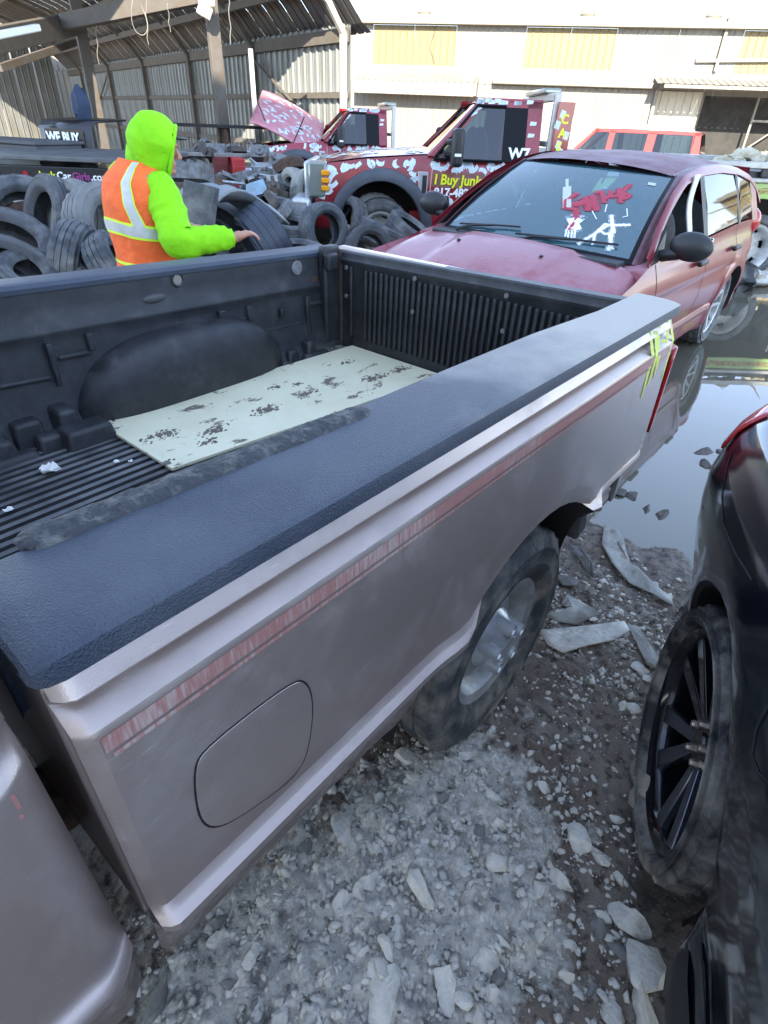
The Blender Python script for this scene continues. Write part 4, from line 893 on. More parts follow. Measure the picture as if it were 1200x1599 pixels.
# rear door shut line and sill
def line_on(f, pts, w_, m_, parent, name, nrm, off=.001, world=False, k=8):
    P = []
    for i in range(len(pts)-1):
        for j in range(k): t_ = j/k; P.append((pts[i][0]+(pts[i+1][0]-pts[i][0])*t_, pts[i][1]+(pts[i+1][1]-pts[i][1])*t_))
    P.append(pts[-1]); sg = nrm[1]
    MB().ribbon([(x, f(x, z)+sg*off, z) for x, z in P], nrm, w_, .0004).build(name, m_, parent, world=world, smooth=0)
SEAM = mat('dark shut line', (.003, .003, .003), .9)
dl = [(-.36, 1.0), (-.275, .97), (-.27, .93), (-.285, .84), (-.31, .775), (-.345, .745), (-.39, .76), (-.47, .82), (-.52, .87), (-.54, .96)]
line_on(bcs, dl, .007, SEAM, BC, 'fuel_door_gap', (0, 1, 0), .0008); line_on(bcs, [(a+.005, b_) for a, b_ in dl], .0015, mat('dusty shut line edge', (.05, .055, .06), .6), BC, 'fuel_door_edge', (0, 1, 0), .0012)
line_on(bcs, [(-1.9, .335), (-.46, .335)], .007, SEAM, BC, 'sill_gap', (0, 1, 0), .0008)
MB().grid([[(x, -.020-a-.10*max(0, (x+.50)/.14)**2, z) for x in lin(-1.9, -.36, 30)] for a, z in ((.0, .30), (-.012, .27), (-.010, .20), (.02, .15))]).build('sill_trim', BLACKP, BC)
line_on(bcs, [(.02, .845), (.16, .815), (.30, .80), (.42, .82), (.55, .88)], .006, MATS['dusty shut line edge'], BC, 'body_crease', (0, 1, 0), .0012)
MB().box((-.75, -1.05, .45), (2.3, 1.5, .5)).build('underbody', DARK, BC)

# ------------------------------------------------------------------ generic builders for the vehicles
def root_at(name, label, cat, loc, rz, roll=0, scale=(1, 1, 1), group=None):
    M = Matrix.Translation(loc) @ Matrix.Rotation(rz, 4, 'Z') @ Matrix.Rotation(roll, 4, 'X')
    return thing(name, label, cat, M=M, group=group)

# ------------------------------------------------------------------ maroon hatchback facing the pickup's tail
SZ = .955
HB = root_at('maroon_hatchback', 'dusty maroon hatchback with red and white paint scrawl on its windscreen, behind the pickup', 'car', (2.451, 1.512, .005), .0008, roll=R(-1.6*-1))
def Hz(z): return z*SZ
HBP = [(.22, .80), (.27, .835), (.34, .845), (.42, .845), (.52, .865), (.62, .873), (.70, .868), (.745, .862), (.765, .868), (.80, .866), (.86, .850), (.92, .825), (.97, .80)]
HAR = [(.93, Hz(.33), .385, .22), (3.565, Hz(.33), .385, .22)]
def hbs(x, z):
    """half width of the body at x, z"""
    o_ = interp(z, HBP)
    for cx, cz, r, _ in HAR:
        d = math.hypot(x-cx, z-cz); o_ += .028*math.exp(-((d-.42)/.06)**2)
    if x < .75: o_ -= .62*((.75-x)/.75)**2.6
    if x > 3.9: o_ -= .18*((x-3.9)/.5)**2
    if z > .80 and x < 1.6: o_ -= .0
    return o_
def belt(x): return interp(x, [(0, .66), (.25, .76), (.6, .84), (1.05, .905), (1.3, .955), (1.7, .985), (2.6, 1.01), (3.5, 1.04), (4.2, 1.03)])
cc = arch_cols(.0, 4.36, HAR, .07)
for sg, nm in ((-1, 'near'), (1, 'far')):
    P = []
    for x in cc:
        z0 = .22
        for cx, cz, r, _ in HAR:
            d = r*r-(x-cx)**2
            if d > 0: z0 = max(z0, cz+math.sqrt(d))
        bt = belt(x); P.append([(x, sg*hbs(x, min(bt, max(z, z0))), min(bt, max(z, z0))) for z in sorted(set([a for a, _ in HBP]+[.24, .30, .38, .47, .57, .66, .73]+[.99, 1.02, 1.05]))])
    MB().grid(P).build('body_side', MAROON_S, HB, smooth=50)
    for cx, cz, r, _ in HAR:
        A = [(cx+r*math.cos(a), cz+r*math.sin(a)) for a in lin(R(-18), R(198), 24)]
        MB().grid([[(x, sg*(hbs(x, z)+.001), z) for x, z in A], [(x, sg*(hbs(x, z)-.02), cz+(z-cz)*.97) for x, z in A], [(x, sg*.55, z) for x, z in A]]).build('wheel_arch', DARK, HB)
    for cx in (.93, 3.565): wheel(HB, (cx, sg*.745, .325), .325, .205, .216, 'alloy', sg)
# bonnet with raised centre
def hood(x, y):
    t_ = (x-.05)/1.2; z = .70+.30*math.sin(min(1, t_)*math.pi/2*.9)-.045*(y/.8)**2-.06*max(0, (abs(y)-.68)/.14)**2
    yc = .30+.10*t_; z += .016*smooth(yc+.03, yc-.03, abs(y))
    return z
ysr = sorted(set(lin(-.82, .82, 45)))
P = [[(x, y*(min(1, .62+.38*min(1, x/.45))), hood(x, y)) for y in ysr] for x in lin(.06, 1.17, 26)]
MB().grid(P).build('bonnet', MAROON, HB, smooth=50)
MB().grid([[(x, y*.62*(1+.1*x), z) for y in lin(-.82, .82, 14)] for x, z in ((.06, .70), (-.0, .62), (-.02, .45), (.0, .25))]).build('front_bumper', MAROON_S, HB, smooth=60)
MB().box((-.01, 0, .62), (.06, .7, .14)).build('grille', BLACKP, HB, bevel=.01)
for sg in (-1, 1): MB().ball((.16, sg*.60, .70), (.16, .13, .07), 16, 8).build('headlight', LAMP, HB)
MB().box((1.19, 0, .955), (.14, 1.36, .04)).build('cowl_panel', BLACKP, HB, bevel=.01)
for sg in (-1, 1):
    rows = []
    for x in lin(.30, 1.17, 14):
        yh = .82*(min(1, .62+.38*min(1, x/.45))); bt = belt(x); rows.append([(x, sg*(yh-.012), hood(x, yh)-.004), (x, sg*(yh*.6+hbs(x, bt)*.4+.004), (hood(x, yh)*.55+bt*.45)+.008), (x, sg*hbs(x, bt), bt)])
    for x in lin(1.19, 1.62, 8):
        bt = belt(x); rows.append([(x, sg*.66, bt-.01), (x, sg*.76, bt+.004), (x, sg*hbs(x, bt), bt)])
    MB().grid(rows).build('fender_top', MAROON, HB, smooth=60)
for u, v in ((710, 378), (819, 402)):
    pass
for x, y in ((.93, .32), (.93, -.28)): MB().ball((x, y, hood(x, y)+.004), (.02, .012, .008), 8, 5).build('washer_nozzle', BLACKP, HB)
# windscreen
def ws(s, t_):
    """s -1..1 across, t 0..1 up"""
    y = s*(.71-.135*t_); x = 1.20+.83*t_+.10*s*s*(1-.0*t_)-.03*math.sin(math.pi*t_); z = .972+.435*t_+.03*math.sin(math.pi*t_)*.8-.02*s*s
    return Vector((x, y, z))
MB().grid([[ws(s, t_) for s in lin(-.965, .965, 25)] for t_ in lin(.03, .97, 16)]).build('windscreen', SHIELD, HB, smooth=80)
def wsn(s, t_):
    a = ws(s+.02, t_)-ws(s-.02, t_); b_ = ws(s, t_+.02)-ws(s, t_-.02); n_ = a.cross(b_).normalized(); return n_ if n_.z > 0 else -n_
FRIT = mat('black windscreen border', (.006, .006, .008), .35, spec=.15)
mb = MB(); 
mb.grid([[ws(s, t_)+wsn(s, t_)*.002 for s in lin(-.975, .975, 25)] for t_ in (.0, .045)]); mb.grid([[ws(s, t_)+wsn(s, t_)*.002 for s in lin(-.975, .975, 25)] for t_ in (.96, 1.0)])
for sg in (-1, 1): mb.grid([[ws(sg*s, t_)+wsn(sg*s, t_)*.002 for s in (.95, 1.0)] for t_ in lin(0, 1, 14)])
mb.build('windscreen_border', FRIT, HB)
# pillars and roof
def roof(s, x):
    hw = interp(x, [(1.9, .585), (2.5, .60), (3.6, .58), (4.2, .53)]); z = interp(x, [(1.95, 1.415), (2.2, 1.448), (2.6, 1.468), (3.1, 1.468), (3.6, 1.445), (4.0, 1.405), (4.22, 1.365)])
    x0 = 2.03+.10*s*s-.02; xx = x0+(x-1.95)*(4.25-x0)/(2.30)
    return Vector((xx, s*hw, z+.012-.050*abs(s)**2.5-(.02 if abs(s) > .97 else 0)))
MB().grid([[roof(s, x) for s in lin(-1, 1, 33)] for x in lin(1.95, 4.25, 30)]).build('roof', MAROON_R, HB, smooth=60)
for sg in (-1, 1):
    mb = MB(); mb.grid([[roof(sg*s, x)+Vector((0, sg*d, h)) for x in lin(1.95, 4.25, 24)] for s, d, h in ((.93, 0, .003), (.95, 0, .006), (1.0, .004, -.0), (1.0, .022, -.03))])
    mb.build('roof_side', mat('dusty maroon grey roof rail', (.20, .12, .14), .4, .2, c2=(.13, .05, .06), n=4), HB, smooth=60)
    # A pillar
    A0, A1 = ws(sg, 0), ws(sg, 1)
    mb = MB(); PL = []
    for t_ in lin(0, 1, 12):
        p = ws(sg, t_); PL.append([p+Vector((-.01, -sg*.004, .006)), p+Vector((.02, sg*.028, .004)), p+Vector((.06, sg*.050, -.012)), p+Vector((.10, sg*.05, -.03))])
    mb.grid(PL).build('windscreen_pillar', MATS['dusty maroon grey roof rail'], HB, smooth=60)
def sidepl(x, z, sg=-1):
    """side glass plane leaning inwards"""
    bz = belt(x); t_ = (z-bz)/max(.05, (1.43-bz)); return sg*(.800-.19*max(0, t_)+.0)
def roofline(x): return interp(x, [(1.28, .98), (1.55, 1.16), (1.8, 1.29), (2.1, 1.385), (2.5, 1.425), (3.0, 1.43), (3.5, 1.405), (3.9, 1.35), (4.1, 1.28), (4.25, 1.12)])
def glass_panel(xa, xb, name, m_, sg, inset=.035, off=0.0, n_=14, par=HB):
    xs = lin(xa, xb, n_); lo = [(x, sidepl(x, belt(x)+.012, sg)+sg*off, belt(x)+.012) for x in xs]; hi = [(x, sidepl(x, max(belt(x)+.014, roofline(x)-inset), sg)+sg*off, max(belt(x)+.014, roofline(x)-inset)) for x in xs]
    mid = [tuple((Vector(a)+Vector(b_))/2+Vector((0, sg*.012, 0))) for a, b_ in zip(lo, hi)]
    return MB().grid([lo, mid, hi]).build(name, m_, par, smooth=60)
for sg in (-1, 1):
    # door frame band along the roofline
    xs = lin(1.30, 4.2, 40)
    mb = MB(); mb.grid([[(x, sidepl(x, roofline(x)+d, sg)+sg*o_, roofline(x)+d) for x in xs] for d, o_ in ((-.042, -.01), (-.038, .012), (-.005, .014), (.012, -.004))]).build('door_frame', MAROON_S, HB, smooth=60)
    for xa, wd, m_ in ((2.47, .10, FRIT), (3.42, .07, FRIT), (3.98, .20, MAROON_S)):
        mb = MB(); mb.grid([[(x, sidepl(x, z, sg)+sg*.008, z) for z in lin(belt(x)-.01, roofline(x)-.01, 5)] for x in (xa-wd/2, xa+wd/2)]).build('pillar', m_, HB)
    if sg == 1: glass_panel(1.50, 2.43, 'front_side_window', WINDOW, sg)
    glass_panel(2.53, 3.39, 'rear_side_window', WINDOW, sg); glass_panel(3.46, 3.9, 'quarter_window', WINDOW, sg)
    MB().prism([(1.34, sg*.80, .965), (1.56, sg*.80, .985), (1.58, sg*.765, 1.13)], (0, -sg*.02, 0)).build('mirror_triangle', BLACKP, HB)
    # mirror
    mb = MB().tube([(1.50, sg*.80, 1.0), (1.49, sg*.90, 1.03)], .035, 8); mb.ball((1.50, sg*.955, 1.075), (.065, .125, .082), 18, 12); o = mb.build('door_mirror', BLACKP, HB, smooth=60)
    MB().box((1.572, sg*.955, 1.075), (.006, .18, .11)).build('mirror_glass', mat('mirror glass', (.8, .8, .8), .03, 1.), o, bevel=.002)
    f = lambda x, z, sg=sg: sg*hbs(x, z)
    for pts in ([(1.42, .96), (1.40, .75), (1.42, .40), (1.50, .25)], [(2.47, 1.0), (2.50, .80), (2.50, .45), (2.46, .26)], [(3.42, 1.02), (3.40, .82), (3.22, .66), (3.14, .50), (3.10, .26)]): line_on(f, pts, .008, SEAM, HB, 'door_gap', (0, sg, 0), .0012)
    for x in (2.30, 3.28): MB().box((x, sg*.878, .875), (.19, .035, .035)).build('door_handle', BLACKP, HB, bevel=.012, bseg=3)
    MB().grid([[(x, sg*(hbs(x, .45)+o_), z) for x in lin(1.35, 3.1, 16)] for z, o_ in ((.38, .0), (.40, .012), (.44, .012), (.46, .0))]).build('door_moulding', MAROON_S, HB, smooth=60)
MB().grid([[(4.25-.10*(z-1.0)*2+.08*(1-abs(y)/.8)**.5, y*(1 if z < 1.05 else .75+.2*(1.36-z)), z) for y in lin(-.78, .78, 14)] for z in (.25, .5, .75, 1.0, 1.2, 1.40)]).build('tailgate', MAROON_S, HB, smooth=60)
for sg in (-1, 1): MB().ball((4.22, sg*.72, .98), (.12, .10, .12), 14, 8).build('tail_light', TAIL, HB)
# inside
UPH = mat('grey seat fabric', (.22, .21, .20), .9, c2=(.17, .165, .16), n=20); DSH = mat('dark dashboard plastic', (.03, .03, .032), .7)
mb = MB(); mb.grid([[(x, y, z-.03*(y/.65)**2) for y in lin(-.68, .68, 14)] for x, z in ((1.26, .945), (1.45, .965), (1.62, .97), (1.72, .93), (1.74, .7))]); mb.build('dashboard', DSH, HB)
MB().lathe([(.165, -.015), (.185, 0), (.165, .015), (.15, 0)], (1.85, -.36, .95), (-.85, 0, .5), 28, closed=True).build('steering_wheel', DSH, HB)
for y in (-.36, .36):
    mb = MB().ball((2.42, y, .86), (.10, .25, .36), 16, 12, M=Matrix.Rotation(R(14), 3, 'Y')).ball((2.53, y, 1.24), (.055, .13, .09), 14, 8).ball((2.15, y, .55), (.27, .25, .10), 14, 8); mb.build('front_seat', UPH, HB, smooth=80)
MB().ball((3.42, 0, .92), (.12, .62, .32), 18, 10, M=Matrix.Rotation(R(14), 3, 'Y')).build('rear_seat', UPH, HB, smooth=80)
MB().box((2.5, 0, .32), (3.1, 1.5, .06)).build('floor_pan', DARK, HB)
MB().box((2.02, 0, 1.36), (.04, .22, .06)).build('rear_view_mirror', BLACKP, HB, bevel=.015)
# deployed white side curtain airbag hanging in the open driver's window
mb = MB(); mb.grid([[(2.27+.04*math.sin(z*9)+w_-.10*(z-1.0), -.715+.16*max(0, z-1.0)-.01*math.sin(z*14), z) for w_ in (0, .02, .05, .085, .10)] for z in lin(.93, 1.40, 14)]); mb.build('curtain_airbag', mat('white airbag fabric', (.78, .78, .74), .8), HB, solid=.012, smooth=60)
# wipers
for a, b_, c__ in (((1.22, .50), (1.345, .10), 0), ((1.22, .02), (1.39, -.55), 0)):
    p0 = Vector((a[0]-.03, a[1]+.02, .985)); t0 = .10; 
    def wp(y, t_): s = y/(.71-.135*t_); return ws(s, t_)+wsn(s, t_)*.018
    e0, e1 = wp(a[1]-.02, .035), wp(b_[1], .12)
    MB().tube([p0, e0.lerp(e1, .1)+Vector((0, 0, .012)), e0.lerp(e1, .55)+Vector((0, 0, .012))], [.012, .009, .006], 6).tube([wp(a[1]+.06, .06), wp((a[1]+b_[1])/2, .10), wp(b_[1]-.02, .13)], .007, 5).build('wiper', BLACKP, HB)
# paint marker scrawl: strokes lie on the windscreen glass
HBi = HB.matrix_basis.inverted()
def on_ws(u, v):
    """the point of the windscreen seen there"""
    best = None; r = (HBi.to_3x3() @ ray(u, v)); o_ = HBi @ CAM; s, t_ = 0., .5
    for it in range(12):
        p = ws(s, t_); n_ = wsn(s, t_); k = (p-o_).dot(n_)/r.dot(n_); q = o_+r*k; t_ = min(1, max(0, t_+(q.z-p.z)/.435)); s = q.y/(.71-.135*t_)
    return (s, t_)
def halo(name, c):
    M = bpy.data.materials.new(name); M.use_nodes = True; t = M.node_tree; N = t.nodes; b = N['Principled BSDF']; b.inputs['Base Color'].default_value = (*c, 1); b.inputs['Roughness'].default_value = .8
    tc = N.new('ShaderNodeTexCoord'); x = N.new('ShaderNodeTexNoise'); x.inputs['Scale'].default_value = 60; x.inputs['Detail'].default_value = 6; lk(t, tc.outputs['Object'], x.inputs['Vector'])
    r = N.new('ShaderNodeMapRange'); r.inputs[1].default_value = .40; r.inputs[2].default_value = .72; lk(t, x.outputs[0], r.inputs[0]); lk(t, r.outputs[0], b.inputs['Alpha']); return M
HALO_R = halo('red overspray', (.45, .03, .06)); HALO_W = halo('white overspray', (.6, .62, .66))
def wsk(pts, w_, m_, name='marker_stroke'):
    P = []; S = [on_ws(*p) for p in pts]
    for i in range(len(S)-1):
        for j in range(4): k = j/4; P.append((S[i][0]+(S[i+1][0]-S[i][0])*k, S[i][1]+(S[i+1][1]-S[i][1])*k))
    P.append(S[-1]); V = [ws(*q)+wsn(*q)*.003 for q in P]
    MB().ribbon(V, wsn(*S[0]), w_, .001).build(name, m_, HB, smooth=0)
    if name == 'marker_stroke' and w_ > .009:
        MB().ribbon([p-wsn(*S[0])*.0012 for p in V], wsn(*S[0]), w_*2.0, .0004).build('overspray', HALO_R if m_ is SPRAY_R else HALO_W, HB, smooth=0)
for pts, w_ in (([(903, 302), (885, 312), (884, 324), (900, 328), (900, 340), (890, 356), (886, 358)], .035), ([(893, 320), (908, 318), (918, 312)], .05), ([(913, 308), (921, 318), (918, 330)], .04), ([(925, 305), (932, 330)], .038), ([(928, 302), (940, 300), (944, 318)], .03), ([(942, 312), (955, 306)], .022), ([(955, 298), (952, 308), (966, 306), (968, 294), (970, 318)], .028), ([(985, 288), (973, 300), (976, 312), (984, 306), (974, 302)], .025)): wsk(pts, w_, SPRAY_R)
for pts, w_ in (([(955, 336), (957, 356), (953, 382), (950, 392)], .022), ([(902, 382), (925, 368), (950, 352), (985, 352)], .018), ([(925, 383), (930, 365), (945, 350), (958, 354), (960, 364), (945, 366), (934, 358)], .014), ([(950, 364), (957, 390)], .013), ([(925, 330), (932, 343)], .006), ([(948, 320), (945, 332)], .006), ([(979, 326), (980, 338), (972, 340)], .006)): wsk(pts, w_, SPRAY_W)
wsk([(888, 349), (897, 346), (905, 350)], .075, SPRAY_W); wsk([(886, 356), (897, 357), (907, 354)], .05, SPRAY_W)
for u, l in ((885, 12), (889, 15), (894, 17), (899, 14)): wsk([(u, 358), (u-2, 358+l)], .010, SPRAY_W)
wsk([(886, 292), (886, 325)], .055, mat('pale paper permit behind glass', (.50, .52, .46), .7), 'hanging_tag'); wsk([(886, 280), (886, 292)], .02, MATS['pale paper permit behind glass'], 'hanging_tag')
wsk([(1012, 287), (1024, 289)], .035, MATS['pale paper permit behind glass'], 'inspection_sticker')

# ------------------------------------------------------------------ wrapped tow trucks with banknote print
WRAPD = mat('deep red vehicle wrap', (.30, .010, .03), .25, c2=(.22, .01, .02), n=3, coat=.4)
def tow_truck(label, loc, rz, sc_, hood_up=False, wrapm=WRAP, lettering=True, seed=3):
    M = Matrix.Translation(loc) @ Matrix.Rotation(rz, 4, 'Z') @ Matrix.Scale(sc_, 4)
    T = bpy.data.objects.new('tow_truck', None); col.objects.link(T); T.matrix_basis = M; T.empty_display_size = .2; tag(T, label, 'tow truck', 'red tow trucks wrapped in banknote print')
    rn = random.Random(seed)
    ARR = [(1.02, .50, .54, .46)]
    def hw(x, z):
        o_ = interp(z, [(.45, .93), (.60, .965), (.80, .985), (1.0, .985), (1.12, .965), (1.22, .93), (1.30, .89), (1.36, .86)])
        if x < .6: o_ -= .16*((.6-x)/.5)**2
        return o_
    def top(x): return interp(x, [(.1, 1.14), (.3, 1.20), (.8, 1.27), (1.6, 1.335), (1.75, 1.33), (2.3, 1.31), (3.0, 1.31)])
    lv_ = [.46, .55, .65, .75, .85, .95, 1.03, 1.10, 1.16, 1.22, 1.28, 1.34]
    for sg in (-1, 1):
        P = []
        for x in arch_cols(.16, 2.98, ARR, .1):
            z0 = .46
            d = .54**2-(x-1.02)**2
            if d > 0: z0 = max(z0, .50+math.sqrt(d))
            P.append([(x, sg*hw(x, min(top(x), max(z, z0))), min(top(x), max(z, z0))) for z in lv_])
        MB().grid(P).build('body_side', wrapm, T, smooth=50)
        A = lambda r, a: (1.02+r*math.cos(a), .50+r*math.sin(a)); an = lin(R(-6), R(186), 30)
        MB().grid([[(A(r, a)[0], sg*(hw(A(r, a)[0], A(r, a)[1])+o_), A(r, a)[1]) for a in an] for r, o_ in ((.68, .0), (.67, .05), (.60, .075), (.545, .06), (.53, -.02))]).build('fender_flare', FLARE, T, smooth=50)
        MB().grid([[(A(.54, a)[0], sg*y, A(.54, a)[1]) for a in an] for y in (.98, .45)]).grid([[(A(r, a)[0], sg*.46, A(r, a)[1]) for a in an] for r in (.54, .02)]).build('wheel_well', DARK, T)
        if not hood_up or sg == 1: wheel(T, (1.02, sg*.80, .42), .42, .25, .25, 'truck', sg)
        mb = MB().box((.20, sg*.80, 1.02), (.24, .26, .40)); mb.build('headlight', LAMP, T, bevel=.03)
        for k in range(3): MB().box((.30, sg*.945, .93+k*.085), (.10, .05, .06)).build('amber_lamp', AMBER, T, bevel=.01)
    # bonnet
    def hd(x, y): return top(x)+.015+.05*(1-abs(y/.86)**3)-.03*max(0, (.45-x))*3
    grid_h = [[(x, y, hd(x, y)) for y in lin(-.86, .86, 19)] for x in lin(.14, 1.62, 12)]
    if hood_up:
        Hm = Matrix.Translation((1.60, 0, 1.36)) @ Matrix.Rotation(R(30), 4, 'Y') @ Matrix.Rotation(R(24), 4, 'X') @ Matrix.Translation((-1.60, 0, -1.36))
        MB().grid([[tuple(Hm @ Vector(p)) for p in r] for r in grid_h]).build('raised_bonnet', WRAP_P, T, smooth=60, solid=.03)
        MB().box((.9, 0, .95), (1.1, 1.2, .3)).ball((.8, .1, 1.15), (.3, .3, .15), 10, 6, jit=.4).build('engine', DARK, T, bevel=.02)
        MB().tube([(.6, -.6, 1.1), (.25, -.55, 2.0)], .012, 5).tube([(.9, -.8, 1.2), (1.2, -.8, 1.75)], .012, 5).build('bonnet_prop', BLACKP, T)
    else: MB().grid(grid_h).build('bonnet', WRAP, T, smooth=60)
    MB().box((.06, 0, 1.0), (.10, 1.5, .42)).build('grille', CHROME, T, bevel=.03)
    MB().box((-.02, 0, .68), (.26, 1.96, .26)).build('front_bumper', CHROME, T, bevel=.05, bseg=3)
    # cab upper
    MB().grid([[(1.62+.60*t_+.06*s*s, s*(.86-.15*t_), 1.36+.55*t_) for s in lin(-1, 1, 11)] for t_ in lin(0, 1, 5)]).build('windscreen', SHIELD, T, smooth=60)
    MB().grid([[(x, s*.73, 1.93+zz-.05*abs(s)**3) for s in lin(-1, 1, 15)] for x, zz in ((2.20, -.02), (2.3, .02), (2.6, .045), (2.9, .03), (2.98, -.02))]).build('roof', wrapm, T, smooth=60)
    def up_(x, z, sg): t_ = (z-1.31)/.62; return sg*(.925-.205*t_)
    for sg in (-1, 1):
        q = lambda x, z: (x, up_(x, z, sg), z)
        mb = MB(); PL = []
        for t_ in lin(0, 1, 8): x = 1.60+.60*t_; z = 1.33+.58*t_; PL.append([(x-.02, up_(x, z, sg)-sg*.05, z+.01), q(x, z), q(x+.10, z)])
        mb.grid(PL); mb.grid([[q(x, z) for x in (2.14, 2.3, 2.6, 2.98)] for z in (1.86, 1.91, 1.95)]); mb.grid([[q(x, z) for z in lin(1.30, 1.93, 5)] for x in (2.80, 2.90, 2.98)])
        mb.build('cab_frame', wrapm, T, smooth=50)
        mb = MB(); mb.grid([[(x, up_(x, z, sg)+sg*.004, z) for z in lin(1.30, 1.86, 4)] for x in (2.52, 2.80)]).build('door_pillar', FRIT, T)
        mb = MB(); mb.add([(x, up_(x, z, sg)-sg*.005, z) for x, z in ((1.72, 1.30), (2.53, 1.30), (2.53, 1.86), (2.18, 1.86))], [(0, 1, 2, 3)]); mb.build('side_window', WINDOW, T)
        mb = MB()
        for a, b_ in (((1.66, 1.30), (2.17, 1.865)), ((2.17, 1.865), (2.53, 1.865)), ((1.66, 1.295), (2.53, 1.295))): mb.tube([(a[0], up_(*a, sg)+sg*.006, a[1]), (b_[0], up_(*b_, sg)+sg*.006, b_[1])], .018, 6)
        mb.build('window_seal', FRIT, T)
        mb = MB().tube([(1.82, sg*.92, 1.36), (1.90, sg*1.12, 1.38)], .03, 6).tube([(1.82, sg*.90, 1.48), (1.90, sg*1.12, 1.50)], .03, 6); o = mb.build('mirror_arm', BLACKP, T)
        o = MB().box((1.92, sg*1.17, 1.43), (.14, .24, .40)).build('tow_mirror', BLACKP, T, bevel=.05, bseg=4)
        MB().box((1.92, sg*1.295, 1.36), (.08, .006, .03)).build('mirror_sticker', WHT, o)
        line_on(lambda x, z, sg=sg: sg*hw(x, z), [(1.66, 1.30), (1.64, 1.0), (1.64, .47)], .012, mat('pale door edge', (.6, .35, .33), .5), T, 'door_gap', (0, sg, 0), .002)
        line_on(lambda x, z, sg=sg: sg*hw(x, z), [(2.72, 1.30), (2.72, .47)], .012, SEAM, T, 'door_gap', (0, sg, 0), .002)
        # fender vent badge
        MB().prism([(1.47, sg*.988, 1.16), (1.60, sg*.988, 1.16), (1.60, sg*.988, .88), (1.55, sg*.988, .84), (1.49, sg*.988, .93)], (0, sg*.012, 0)).build('fender_vent', CHROME, T, bevel=.004)
        MB().box((1.56, sg*1.003, 1.02), (.055, .01, .20)).build('vent_insert', BLACKP, T)
        # banknotes printed on the wrap: bent quads lying on the panels
        mb = MB()
        for i in range(300):
            x = rn.uniform(.22, 2.95); z = rn.uniform(.6, 1.28)
            if math.hypot(x-1.02, z-.5) < .74: continue
            if sg < 0 and 1.58 < x < 2.78 and .86 < z < 1.19: continue
            if 1.42 < x < 1.65: x -= .12
            z = min(z, top(x)-.06); a = rn.uniform(-1.4, 1.4); l, h_ = rn.uniform(.08, .13), rn.uniform(.04, .055); be = rn.uniform(-.03, .03); rows = []
            for k in (-1, -.33, .33, 1):
                row = []
                for j in (-1, 1):
                    dx = k*l/2; dz = j*h_/2+be*(k*k-.4); xx = x+dx*math.cos(a)-dz*math.sin(a); zz = min(top(x)-.01, z+dx*math.sin(a)+dz*math.cos(a)); row.append((xx, sg*(hw(xx, zz)+.003), zz))
                rows.append(row)
            mb.grid(rows)
        for i in range(14):
            x = rn.uniform(2.15, 2.95); z = rn.choice([1.905, 1.92]) if x < 2.84 else rn.uniform(1.5, 1.9); mb.add([(x+dx, up_(x, z+dz, sg)+sg*.004, z+dz) for dx, dz in ((-.04, -.02), (.04, -.015), (.05, .02), (-.03, .025))], [(0, 1, 2, 3)])
        for i in range(6):
            t_ = rn.uniform(.05, .95); x = 1.62+.60*t_; z = 1.34+.58*t_; mb.add([(x+dx+.03, up_(x, z+dz, sg)+sg*.004, z+dz) for dx, dz in ((-.03, -.05), (.05, -.01), (.05, .03), (-.01, .0))], [(0, 1, 2, 3)])
        o = mb.build('banknote_print', BILL, T, smooth=0); o['kind'] = 'stuff'
    mb = MB()
    for i in range(60):
        x = rn.uniform(.25, 1.55); y = rn.uniform(-.8, .8); a = rn.uniform(0, 3); l, h_ = .13, .055; P = []
        for dx, dy in ((-l/2, -h_/2), (l/2, -h_/2), (l/2, h_/2), (-l/2, h_/2)):
            xx = x+dx*math.cos(a)-dy*math.sin(a); yy = y+dx*math.sin(a)+dy*math.cos(a); p = Vector((xx, yy, hd(xx, yy)+.005)); P.append(tuple(Hm @ (p+Vector((0, 0, .014))) if hood_up else p))
        mb.add(P, [(0, 1, 2, 3)])
    mb.build('bonnet_banknote_print', BILL, T, smooth=0)['kind'] = 'stuff'
    # lettering on the near door
    if lettering:
        y_ = -1.0
        text('I Buy Junk Cars', .155, (1.68, y_, 1.03), (1, 0, 0), (0, 0, 1), YEL, T, bold=.004, shear=.1, sx=.95); text('817-482-8466', .135, (1.69, y_, .895), (1, 0, 0), (0, 0, 1), WHT, T, bold=.005, sx=1.0)
        mb = MB().grid([[(x, -hw(x, z)-.004, z) for x in (1.66, 2.68)] for z in (1.0, 1.16)]); mb.build('lettering_ground', mat('dark red print ground', (.14, .03, .02), .3, c2=(.25, .08, .02), n=5), T)
        text('W7', .17, (2.60, -.93, 1.335), (1, 0, 0), (0, .32, 1), WHT, T, bold=.006)
    # flat bed with headache rack
    DKM = mat('black deck paint', (.02, .02, .022), .5, dust=(.12, .11, .10), dn=4)
